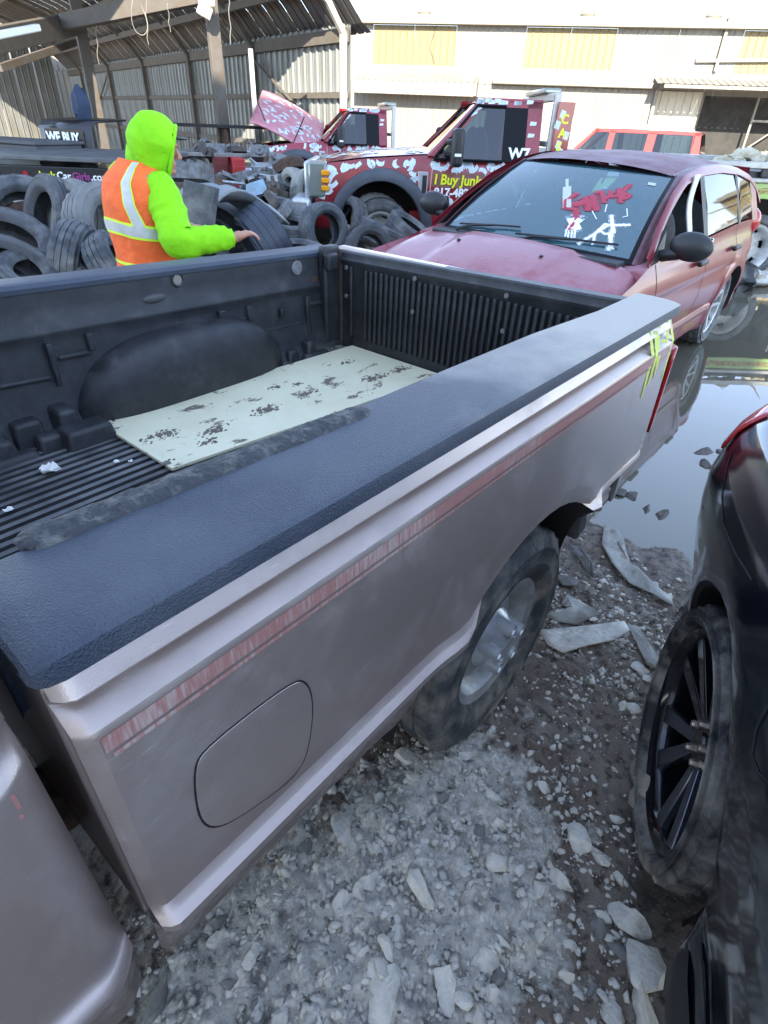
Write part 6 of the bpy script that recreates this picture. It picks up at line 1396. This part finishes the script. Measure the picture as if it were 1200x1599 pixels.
# right hand: palm, four bent fingers of unequal length, thumb from the side of the palm
def hand(wr, fwd, dn, lat, sgn=1):
    """fwd along the hand, dn towards the palm side, lat across towards the thumb"""
    capsule(wr, wr+fwd*.03, .026, .027); 
    for k in (-1, -.33, .33, 1): capsule(wr+fwd*.025+lat*k*.018, wr+fwd*.085+lat*k*.027, .015, .0125)
    for k, L in ((1, .072), (.33, .080), (-.33, .074), (-1, .058)):
        p0 = wr+fwd*.085+lat*k*.028; a = .25; p = p0
        for j, (fr_, ang_) in enumerate(((.45, .30+.1*(1-k)), (.32, .75+.1*(1-k)), (.25, 1.05+.12*(1-k)))):
            q = p+(fwd*math.cos(ang_)+dn*math.sin(ang_)+lat*k*.10)*L*fr_; capsule(p, q, .0095-.001*j, .0085-.001*j, 8, 2); p = q
    p = wr+fwd*.030+lat*.026; q = p+(fwd*.55+lat*.62+dn*.45).normalized()*.040; capsule(p, q, .014, .011, 8, 2); r_ = q+(fwd*.85+lat*.25+dn*.45).normalized()*.032; capsule(q, r_, .011, .0085, 8, 2)
hd_ = (kn-wr).normalized(); dn = (-UP+hd_*(-hd_.z)*-1).normalized(); dn = (-UP - hd_*(-UP).dot(hd_)).normalized(); lt = hd_.cross(dn).normalized()
if lt.dot(AW) < 0: lt = -lt
hand(wr, hd_, dn, lt)
h2 = (Fd*.9-Ld*.3).normalized(); d2 = (-UP); hand(wr2, h2, d2, -Ld)
body = mb.build('body', SKIN, PE, world=True, merge=False)
rm = body.modifiers.new('remesh', 'REMESH'); rm.mode = 'VOXEL'; rm.voxel_size = .0055; rm.use_smooth_shade = True
sm = body.modifiers.new('smooth', 'SMOOTH'); sm.factor = .5; sm.iterations = 3
# clothes
def torso(th, z, off=0.):
    """th: 0 = front, -90 deg = right side (towards the camera), 180 = back"""
    c0 = interp(z, [(.78, .0), (1.0, .0), (1.2, -.015), (1.33, -.005), (1.41, .02)])
    rf = interp(z, [(.78, .185), (.95, .180), (1.1, .180), (1.22, .175), (1.30, .155), (1.36, .11), (1.42, .075)])+off
    rl = interp(z, [(.78, .225), (.95, .215), (1.1, .22), (1.22, .22), (1.30, .20), (1.345, .15), (1.38, .10), (1.42, .075)])+off
    w_ = .007*noise.noise(Vector((math.cos(th)*2.2, math.sin(th)*2.2, z*5)))+.005*math.sin(th*5+z*18)*(1 if z < 1.25 else .3)
    ct, st = math.cos(th), math.sin(th); e = .85
    return bp_(c0+(rf+w_)*math.copysign(abs(ct)**e, ct), (rl+w_)*math.copysign(abs(st)**e, st), z)
ths = lin(-math.pi, math.pi, 61)
zs2 = lin(.78, 1.385, 30)
MB().grid([[torso(t_, z, -.012) for t_ in ths] for z in zs2]).build('hoodie_body', NEON, PE, world=True, smooth=80)
vz = lambda t_: interp(abs(math.degrees(t_)), [(0, 1.37), (60, 1.34), (75, 1.385), (180, 1.40)])
MB().grid([[torso(t_, .76+(vz(t_)-.76)*k, .004) for t_ in ths] for k in lin(0, 1, 28)]).build('vest', ORANGE, PE, world=True, smooth=80)
def band(t0, t1, z0f, z1f, name, m_, off, n_=30, k=5): MB().grid([[torso(t_, z0f(t_)+(z1f(t_)-z0f(t_))*q, off) for t_ in lin(t0, t1, n_)] for q in lin(0, 1, k)]).build(name, m_, PE, world=True, smooth=80)
wz = lambda t_: 1.035-.030*math.cos(t_)*1.0
band(-math.pi, math.pi, lambda t_: wz(t_)-.012, lambda t_: wz(t_)+.062, 'vest_trim', NEON_T, .0075, 61)
band(-math.pi, math.pi, lambda t_: wz(t_)+.001, lambda t_: wz(t_)+.050, 'waist_reflector', REFL, .010, 61)
def vstripe(thf, w0, name, m_, off, z0=1.09, z1=1.385):
    P = []
    for z in lin(z0, z1, 22): P.append([torso(thf(z)+dw, z, off) for dw in lin(-w0, w0, 6)])
    MB().grid(P).build(name, m_, PE, world=True, smooth=80)
thr = lambda z: R(interp(z, [(1.09, -120), (1.2, -131), (1.3, -136), (1.36, -126), (1.39, -112)]))
vstripe(thr, .175, 'vest_trim', NEON_T, .0075); vstripe(thr, .135, 'shoulder_reflector', REFL, .010)
thl = lambda z: R(interp(z, [(1.09, 140), (1.2, 137), (1.3, 136), (1.36, 126), (1.39, 112)]))
vstripe(thl, .175, 'vest_trim', NEON_T, .0075); vstripe(thl, .135, 'shoulder_reflector', REFL, .010)
band(-math.pi, math.pi, lambda t_: .765, lambda t_: .785, 'vest_hem', NEON_T, .007, 61, 3)
band(-math.pi, math.pi, lambda t_: .885-.02*math.cos(t_), lambda t_: .90-.02*math.cos(t_), 'vest_trim', NEON_T, .0075, 61, 3)
# sleeves with folds
def sleeve(pts, rad, name):
    pts = [Vector(p) for p in pts]; P = []; n_ = 26; N_ = 60
    cum = [0]
    for i in range(1, len(pts)): cum.append(cum[-1]+(pts[i]-pts[i-1]).length)
    def at(s):
        s *= cum[-1]
        for i in range(1, len(pts)):
            if s <= cum[i]+1e-9: k = (s-cum[i-1])/(cum[i]-cum[i-1]); break
        p0, p1, p2, p3 = pts[max(i-2, 0)], pts[i-1], pts[i], pts[min(i+1, len(pts)-1)]
        return .5*((2*p1)+(p2-p0)*k+(2*p0-5*p1+4*p2-p3)*k*k+(3*p1-p0-3*p2+p3)*k**3)
    u_ = None
    for i in range(N_+1):
        s = i/N_; c0 = at(s); t_ = (at(min(1, s+.01))-at(max(0, s-.01))).normalized(); u_ = (AW if u_ is None else u_); u_ = (u_-t_*u_.dot(t_)).normalized(); w_ = t_.cross(u_); r0 = float(np.interp(s, [a for a, _ in rad], [b for _, b in rad])); row = []
        for k in range(n_):
            a = 2*math.pi*k/n_; f = 1+.13*noise.noise(Vector((math.cos(a)*1.6, math.sin(a)*1.6, s*10)))+.075*(1-abs(math.sin(s*30+2.6*math.sin(a+s*5))))**2*(.3+1.2*abs(math.sin(s*5.2)))+.03*noise.noise(Vector((math.cos(a)*5, math.sin(a)*5, s*30)))
            row.append(c0+(u_*math.cos(a)+w_*math.sin(a))*r0*f)
        P.append(row)
    P.append([P[-1][0].lerp(P[-1][n_//2], .5)+(q-P[-1][0].lerp(P[-1][n_//2], .5))*.75 for q in P[-1]])
    MB().grid(P, closed_u=True).build(name, NEON, PE, world=True, smooth=80)
s0 = far(243, 280, 3.64)
sleeve([s0, sh, sh.lerp(el, .5)+UP*.0, el+UP*.012, el.lerp(wr, .35)+UP*.004, wr.lerp(el, .04)], [(0, .055), (.10, .082), (.28, .086), (.50, .088), (.62, .080), (.85, .062), (.93, .058), (.955, .046), (1, .044)], 'sleeve')
sleeve([bp_(-.01, .13, 1.32), sl2, el2, wr2.lerp(el2, .05)], [(0, .06), (.15, .085), (.5, .08), (.9, .055), (1, .045)], 'sleeve')
# hood
P = []; n_, m_ = 36, 30
def hoodp(th, ph):
    """th from the crown down, ph round: 0 = front"""
    f, l, u_ = math.sin(th)*math.cos(ph), math.sin(th)*math.sin(ph), math.cos(th)
    r_ = 1+.06*noise.noise(Vector((f*1.8, l*1.8, u_*1.8+4)))+.05*(1-abs(math.sin(3.2*ph+3.5*u_+2*noise.noise(Vector((f*2, l*2, u_*2))))))**3*max(0, .55-u_)+.02*noise.noise(Vector((f*5, l*5, u_*5)))
    k = max(0, -u_); neck = 1-.16*math.sin(min(1, k*1.4)*math.pi/2)*1
    return hp(-.012+f*.138*r_*neck-.010*k, l*.122*r_*neck, .012+u_*(.137 if u_ > 0 else .185)*r_)
V = [[hoodp(math.pi*.92*i/m_+.0001, 2*math.pi*k/n_) for k in range(n_)] for i in range(m_+1)]
mb = MB(); mb.v = [tuple(p) for r in V for p in r]
for i in range(m_):
    for k in range(n_):
        th = math.pi*.92*(i+.5)/m_; ph = 2*math.pi*(k+.5)/n_; f, l, u_ = math.sin(th)*math.cos(ph), math.sin(th)*math.sin(ph), math.cos(th)
        if f > .60 and -.86 < u_ < .66: continue
        mb.f.append((i*n_+k, i*n_+(k+1) % n_, (i+1)*n_+(k+1) % n_, (i+1)*n_+k))
mb.build('hood', NEON, PE, world=True, smooth=80, solid=.008, sub=1)
# hem of the hood opening and the cowl on the shoulders
rim = [hp(.072+.010*math.cos(a), .097*math.sin(a), -.01+.125*math.cos(a)) for a in lin(0, 6.2832, 33)]
MB().tube(rim, .010, 8, cap=False).build('hood_hem', NEON, PE, world=True, smooth=80)
mb = MB(); 
for z, k, o_ in ((1.445, .62, .0), (1.425, .8, .012), (1.40, 1.0, .018), (1.375, 1.15, .02), (1.35, 1.3, .012)):
    pass
mb.grid([[bp_(.040+(.082+o_)*math.cos(a)*k, (.100+o_)*math.sin(a)*k, z+.012*math.sin(3*a)) for a in lin(0, 6.2832, 37)] for z, k, o_ in ((1.45, .78, 0), (1.425, .88, .0), (1.40, .96, .0), (1.38, 1.0, .0), (1.36, .98, .0))]).build('hood_cowl', NEON, PE, world=True, smooth=80)
MB().ball(hp(.098, 0, .062), (.05, .055, .008), 16, 6).build('cap_brim', BLACKP, PE, world=True)
mb = MB()
for s in (-1, 1):
    for a, b_, ra, rb in (((0, s*.095, .88), (.03, s*.10, .46), .105, .08), ((.03, s*.10, .46), (-.01, s*.10, .10), .082, .075)): mb.tube([bp_(*a).lerp(bp_(*b_), i/6) for i in range(7)], [ra+(rb-ra)*i/6+.004*math.sin(i*2.5) for i in range(7)], 16)
mb.ball(bp_(0, 0, .86), (.17, .20, .14), 18, 10); mb.build('trousers', JEANS, PE, world=True, smooth=80)
mb = MB()
for s in (-1, 1): mb.ball(bp_(-.02, s*.10, .06), (.07, .07, .07), 12, 8).ball(bp_(.07, s*.108, .045), (.11, .06, .05), 12, 8)
mb.build('boots', BLACKP, PE, world=True, smooth=80)

# ------------------------------------------------------------------ rubble on the mud
CONC = mat('pale broken concrete', (.74, .69, .61), .95, c2=(.54, .50, .44), n=18, bump=2.2, bn=45, dust=(.24, .21, .18), dn=14, dlo=.55, dhi=.75)
CONC2 = mat('grey muddy concrete', (.24, .23, .215), .95, c2=(.15, .135, .12), n=16, bump=1, bn=70)
def icos():
    bm = bmesh.new(); bmesh.ops.create_icosphere(bm, subdivisions=1, radius=1); v = np.array([p.co[:] for p in bm.verts]); f = np.array([[q.index for q in p.verts] for p in bm.faces]); bm.free(); return v, f
IV, IF = icos()
bm = bmesh.new(); bmesh.ops.create_icosphere(bm, subdivisions=2, radius=1); IV2 = np.array([p.co[:] for p in bm.verts]); IF2 = np.array([[q.index for q in p.verts] for p in bm.faces]); bm.free()
def chunk(V, s, g):
    """faceted angular lump: clip a sphere by random planes"""
    v = V.copy()
    for _ in range(9):
        n_ = g.normal(size=3); n_ /= np.linalg.norm(n_); c_ = g.uniform(.30, .72); d = v @ n_; v -= np.maximum(0, d-c_)[:, None]*n_
    v *= 1+g.normal(0, .05, (len(v), 1)); v *= np.array([1, g.uniform(.45, 1), g.uniform(.3, .8)])*s*1.25
    a = g.uniform(0, 6.28); b_ = g.uniform(-.5, .5); ca, sa, cb, sb = math.cos(a), math.sin(a), math.cos(b_), math.sin(b_)
    v = v @ np.array([[1, 0, 0], [0, cb, -sb], [0, sb, cb]]).T @ np.array([[ca, -sa, 0], [sa, ca, 0], [0, 0, 1]]).T
    return v
def gheight(x, y): return float(gz(np.array([x]), np.array([y]))[0])+.004
def in_car(x, y):
    if y > .33 and x < 2.0: return True
    lx = (x-1.098)*math.cos(R(19.7))+(y+.474)*math.sin(R(19.7)); ly = -(x-1.098)*math.sin(R(19.7))+(y+.474)*math.cos(R(19.7))
    return ly < -.02 and (abs(lx) < .33 or lx < -.45 and ly < -.05) or ly < -.35
def gravel(n_, smin, smax, name, label, m_, seed, zone):
    g = np.random.default_rng(seed); VV = []; FF = []; o = 0; k = 0
    pool = [chunk(IV, 1, g) for _ in range(60)]; X = []; Y = []
    while len(X) < n_:
        x, y = zone(g)
        if not in_car(x, y): X.append(x); Y.append(y)
    Z = gz(np.array(X), np.array(Y)); S = smin*(smax/smin)**(g.random(n_)**2.2)
    for i in range(n_):
        v = pool[g.integers(60)]*S[i]; a = g.uniform(0, 6.28); ca, sa = math.cos(a), math.sin(a); v = np.stack([v[:, 0]*ca-v[:, 1]*sa+X[i], v[:, 0]*sa+v[:, 1]*ca+Y[i], v[:, 2]+Z[i]+S[i]*.25+.006*min(1, float(pale(X[i], Y[i])))], 1); VV.append(v); FF.append(IF+o); o += len(v)
    V = np.concatenate(VV).astype(np.float32); F = np.concatenate(FF).astype(np.int32)
    me = bpy.data.meshes.new(name); me.vertices.add(len(V)); me.vertices.foreach_set('co', V.ravel()); me.loops.add(F.size); me.loops.foreach_set('vertex_index', F.ravel()); me.polygons.add(len(F)); me.polygons.foreach_set('loop_start', np.arange(0, F.size, 3, dtype=np.int32)); me.update(calc_edges=True)
    me.materials.append(m_); ob = bpy.data.objects.new(name, me); col.objects.link(ob); tag(ob, label, 'gravel', kind='stuff')
def zone_pale(g):
    while True:
        x, y = g.uniform(-.1, 2.3), g.uniform(-.7, .40)
        if g.random() < pale(x, y)**1.3: return x, y
def zone_all(g): return g.uniform(.0, 3.0), g.uniform(-.7, .5)
def zone_heap(g):
    """the chips gather in loose clumps"""
    while True:
        x, y = g.uniform(.2, 1.95), g.uniform(-.6, .45)
        if g.random() < max(0, float(fbm(np.array([x]), np.array([y]), 7, 3, 40)[0])-.47)*6 and float(puddle(x, y)) < .5: return x, y
gravel(11000, .002, .018, 'gravel', 'pale crushed concrete gravel strewn beside the pickup', CONC, 1, zone_pale)
gravel(3500, .002, .009, 'gravel_mixed', 'muddy grey gravel between the vehicles', CONC2, 2, zone_all)
gravel(4200, .003, .015, 'gravel_clumps', 'small pale chips in loose clumps on the mud', CONC, 3, zone_heap)
def rock(x, y, s, label, seed, m_=None, grp=None, flat=1., name='concrete_lump'):
    g = np.random.default_rng(seed); v = chunk(IV2, s, g); v[:, 2] *= flat
    for j in range(len(v)): v[j] += .10*s*np.array(noise.noise_vector(Vector(v[j]/s*2.3+seed)))
    me = bpy.data.meshes.new(name); me.from_pydata([tuple(q) for q in v], [], [tuple(q) for q in IF2]); me.materials.append(m_ or CONC); me.shade_smooth(); me.set_sharp_from_angle(angle=R(24))
    o = bpy.data.objects.new(name, me); col.objects.link(o); o.location = (x, y, gheight(x, y)+s*.22*flat+.008*float(pale(x, y))); tag(o, label, 'rock', grp); return o
def rk(u, v, s, label, seed, **k): p = onz(u, v, .015); return rock(p.x, p.y, s, label, seed, **k)
MARKS = []
_rk = rk
def rk(u, v, s, label, seed, **k): o = _rk(u, v, s, label, seed, **k); MARKS.append((o, label)); return o
rk(900, 1316, .042, 'largest round pale lump between the pickup wheel and the black car wheel', 1)
rk(933, 1336, .032, 'round pale lump touching the largest one near the black car wheel', 2)
rk(733, 1180, .030, 'flat white chip lying just below the pickup wheel', 3, flat=.5)
rk(640, 1185, .040, 'crumbly pale lump under the pickup\'s side by its wheel', 4)
rk(848, 1228, .026, 'pale lump alone on the bare mud above the round pair', 5)
rk(965, 1273, .020, 'small pale lump beside the black car tyre', 6)
rk(540, 1320, .045, 'big pale lump half buried in the dust below the pickup sill', 7)
rk(655, 1400, .042, 'pale lump in the middle of the crushed concrete patch', 8)
rk(600, 1565, .055, 'long flat stone at the bottom of the picture', 9, flat=.5)
rk(700, 1560, .040, 'stone right of the long flat one at the bottom of the picture', 10)
rk(340, 1478, .024, 'small squared pale stone beside the pickup\'s lower front corner', 11)
rk(250, 1560, .05, 'crumbly grey lump in front of the cab sill', 12, m_=CONC2)
rk(985, 1440, .055, 'crusted pale lump at the foot of the black car\'s sill, upper one', 13)
rk(1000, 1500, .060, 'crusted pale lump at the foot of the black car\'s sill, middle one', 14)
rk(1003, 1575, .06, 'crusted pale lump at the foot of the black car\'s sill, lowest one', 15)
rk(1000, 1040, .038, 'pale broken slab corner beside the top of the black car wheel', 16, flat=.5)
rk(880, 955, .05, 'thin flat pale slab with a jagged edge above the pickup wheel', 17, flat=.25)
random.seed(17); k = 0; LOOSE = []
while k < 130:
    u, v = random.uniform(230, 1040), random.uniform(880, 1599)
    if v < 1150 and u < 870: continue
    p = onz(u, v, .01)
    if in_car(p.x, p.y) or p.y > .30 or math.hypot(p.x-1.08, p.y-.1) < .30: continue
    q = float(pale(p.x, p.y))
    if random.random() > .28+.8*q: continue
    s = random.choice([.009, .012, .015, .02, .027])*random.uniform(.8, 1.2)
    o = rock(p.x, p.y, s, 'pale broken concrete lump lying loose among the gravel', 100+k, m_=CONC if random.random() < .8 else CONC2, grp='loose concrete lumps on the mud'); LOOSE.append(o); k += 1
near_ = {}
SHORT = ['big round lump', 'smaller round lump of the pair', 'white chip below the pickup wheel', 'crumbly lump under the pickup side', 'lone lump above the round pair', 'small lump beside the black tyre', 'half buried lump below the pickup sill', 'lump in the middle of the crushed patch', 'long flat stone at the bottom', 'stone right of the long flat one', 'squared stone by the pickup corner', 'grey lump by the cab sill', 'upper crusted sill lump', 'middle crusted sill lump', 'lowest crusted sill lump', 'slab corner by the black wheel', 'jagged slab above the pickup wheel']
for o in LOOSE:
    j = min(range(len(MARKS)), key=lambda i: (MARKS[i][0].location-o.location).length); near_.setdefault(j, []).append(o)
ON = ['nearest', 'second nearest', 'third nearest', 'fourth nearest', 'fifth nearest', 'sixth nearest', 'seventh nearest', 'eighth nearest', 'ninth nearest', 'tenth nearest', 'eleventh nearest', 'twelfth nearest', 'thirteenth nearest', 'fourteenth nearest', 'fifteenth nearest', 'sixteenth nearest', 'seventeenth nearest', 'eighteenth nearest', 'nineteenth nearest', 'twentieth nearest']
for j, os_ in near_.items():
    os_.sort(key=lambda o: (MARKS[j][0].location-o.location).length)
    for i, o in enumerate(os_): o['label'] = 'loose concrete lump '+(ON[i] if i < 20 else ('outermost' if i == 20 else 'next outermost'))+' to the '+SHORT[j]
# flattened debris sheets
SHT = mat('pale muddy plastic sheet', (.44, .42, .37), .7, c2=(.28, .27, .24), n=9, dust=(.17, .14, .11), dn=12, dlo=.5, dhi=.7, bump=.3, bn=60)
def debris(pix, label, seed, h=.02, m_=SHT, name='debris_sheet'):
    pts = [onz(u, v, .02) for u, v in pix]; n_ = len(pts); c_ = sum(pts, Vector())/n_; R0 = []; rnd = random.Random(seed)
    rings = []
    for s in (1, .8, .5, .2): rings.append([Vector((c_.x+(p.x-c_.x)*s, c_.y+(p.y-c_.y)*s, gheight(c_.x+(p.x-c_.x)*s, c_.y+(p.y-c_.y)*s)+.010+h*(1-s*.6)+h*.9*noise.noise(Vector((p.x*14*s, p.y*14, seed))))) for p in pts])
    rings.append([sum(rings[-1], Vector())/n_]*n_)
    return tag(MB().grid(rings, closed_u=True).build(name, m_, solid=.004, smooth=50), label, 'debris')
debris([(945, 815), (960, 812), (965, 850), (985, 880), (1010, 905), (1048, 935), (1050, 950), (1020, 930), (985, 905), (955, 880), (940, 850)], 'long pale torn plastic strip pointing from the puddle towards the black car wheel', 1, .03)
debris([(850, 960), (872, 966), (905, 972), (935, 958), (930, 950), (900, 935), (885, 930), (878, 940), (900, 950)], 'jagged pale sheet scrap above the large flat one', 2, .02)
debris([(843, 985), (870, 980), (930, 975), (975, 970), (985, 985), (960, 1000), (915, 1008), (880, 1018), (855, 1005)], 'large flat pale slab lying beside the rear of the pickup tyre', 3, .012, m_=CONC)
debris([(980, 975), (995, 978), (1028, 1020), (1030, 1045), (1010, 1040)], 'narrow pale strip lying against the black car wheel', 4, .015)
debris([(890, 850), (905, 855), (925, 885), (928, 905), (918, 890)], 'thin curled dark scrap behind the pickup mud flap', 5, .03, m_=CONC2)
debris([(870, 900), (885, 895), (905, 905), (900, 915), (880, 912)], 'small grey flake by the top of the pickup tyre', 6, .012, m_=CONC2)
# black plastic bumper piece and pale lump behind the hatchback
p = onz(1150, 440, .05); tag(MB().ball((p.x, p.y, .10), (.30, .22, .20), 16, 10, jit=.4).build('plastic_wheel_liner', BLACKP), 'black plastic liner lying in the puddle behind the maroon hatchback', 'car part')
p = onz(1186, 432, .05); tag(MB().ball((p.x, p.y, .04), (.35, .3, .10), 12, 8, jit=.9).build('concrete_lump', CONC, smooth=25), 'pale lump at the far edge of the puddle by the tow truck rear wheel', 'rock')
# clods rising from the puddle
random.seed(31)
for i, (u, v, s) in enumerate(((1100, 700, .07), (1128, 702, .05), (1105, 722, .055), (1115, 735, .04), (960, 740, .06), (985, 770, .05), (1012, 792, .045), (1035, 800, .05), (965, 765, .05))):
    p = onz(u, v, -.01); o = rock(p.x, p.y, s, 'muddy clod standing up out of the puddle water', 300+i, m_=mat('wet mud', (.085, .07, .055), .6, c2=(.05, .042, .035), n=20, bump=1, bn=60), grp='mud clods in the puddle', flat=.5, name='mud_clod'); o['category'] = 'mud clod'; o.location.z = WATER_Z+.004; o.scale = (1.2, .8, .7)

tell_apart(['mud_clod'])
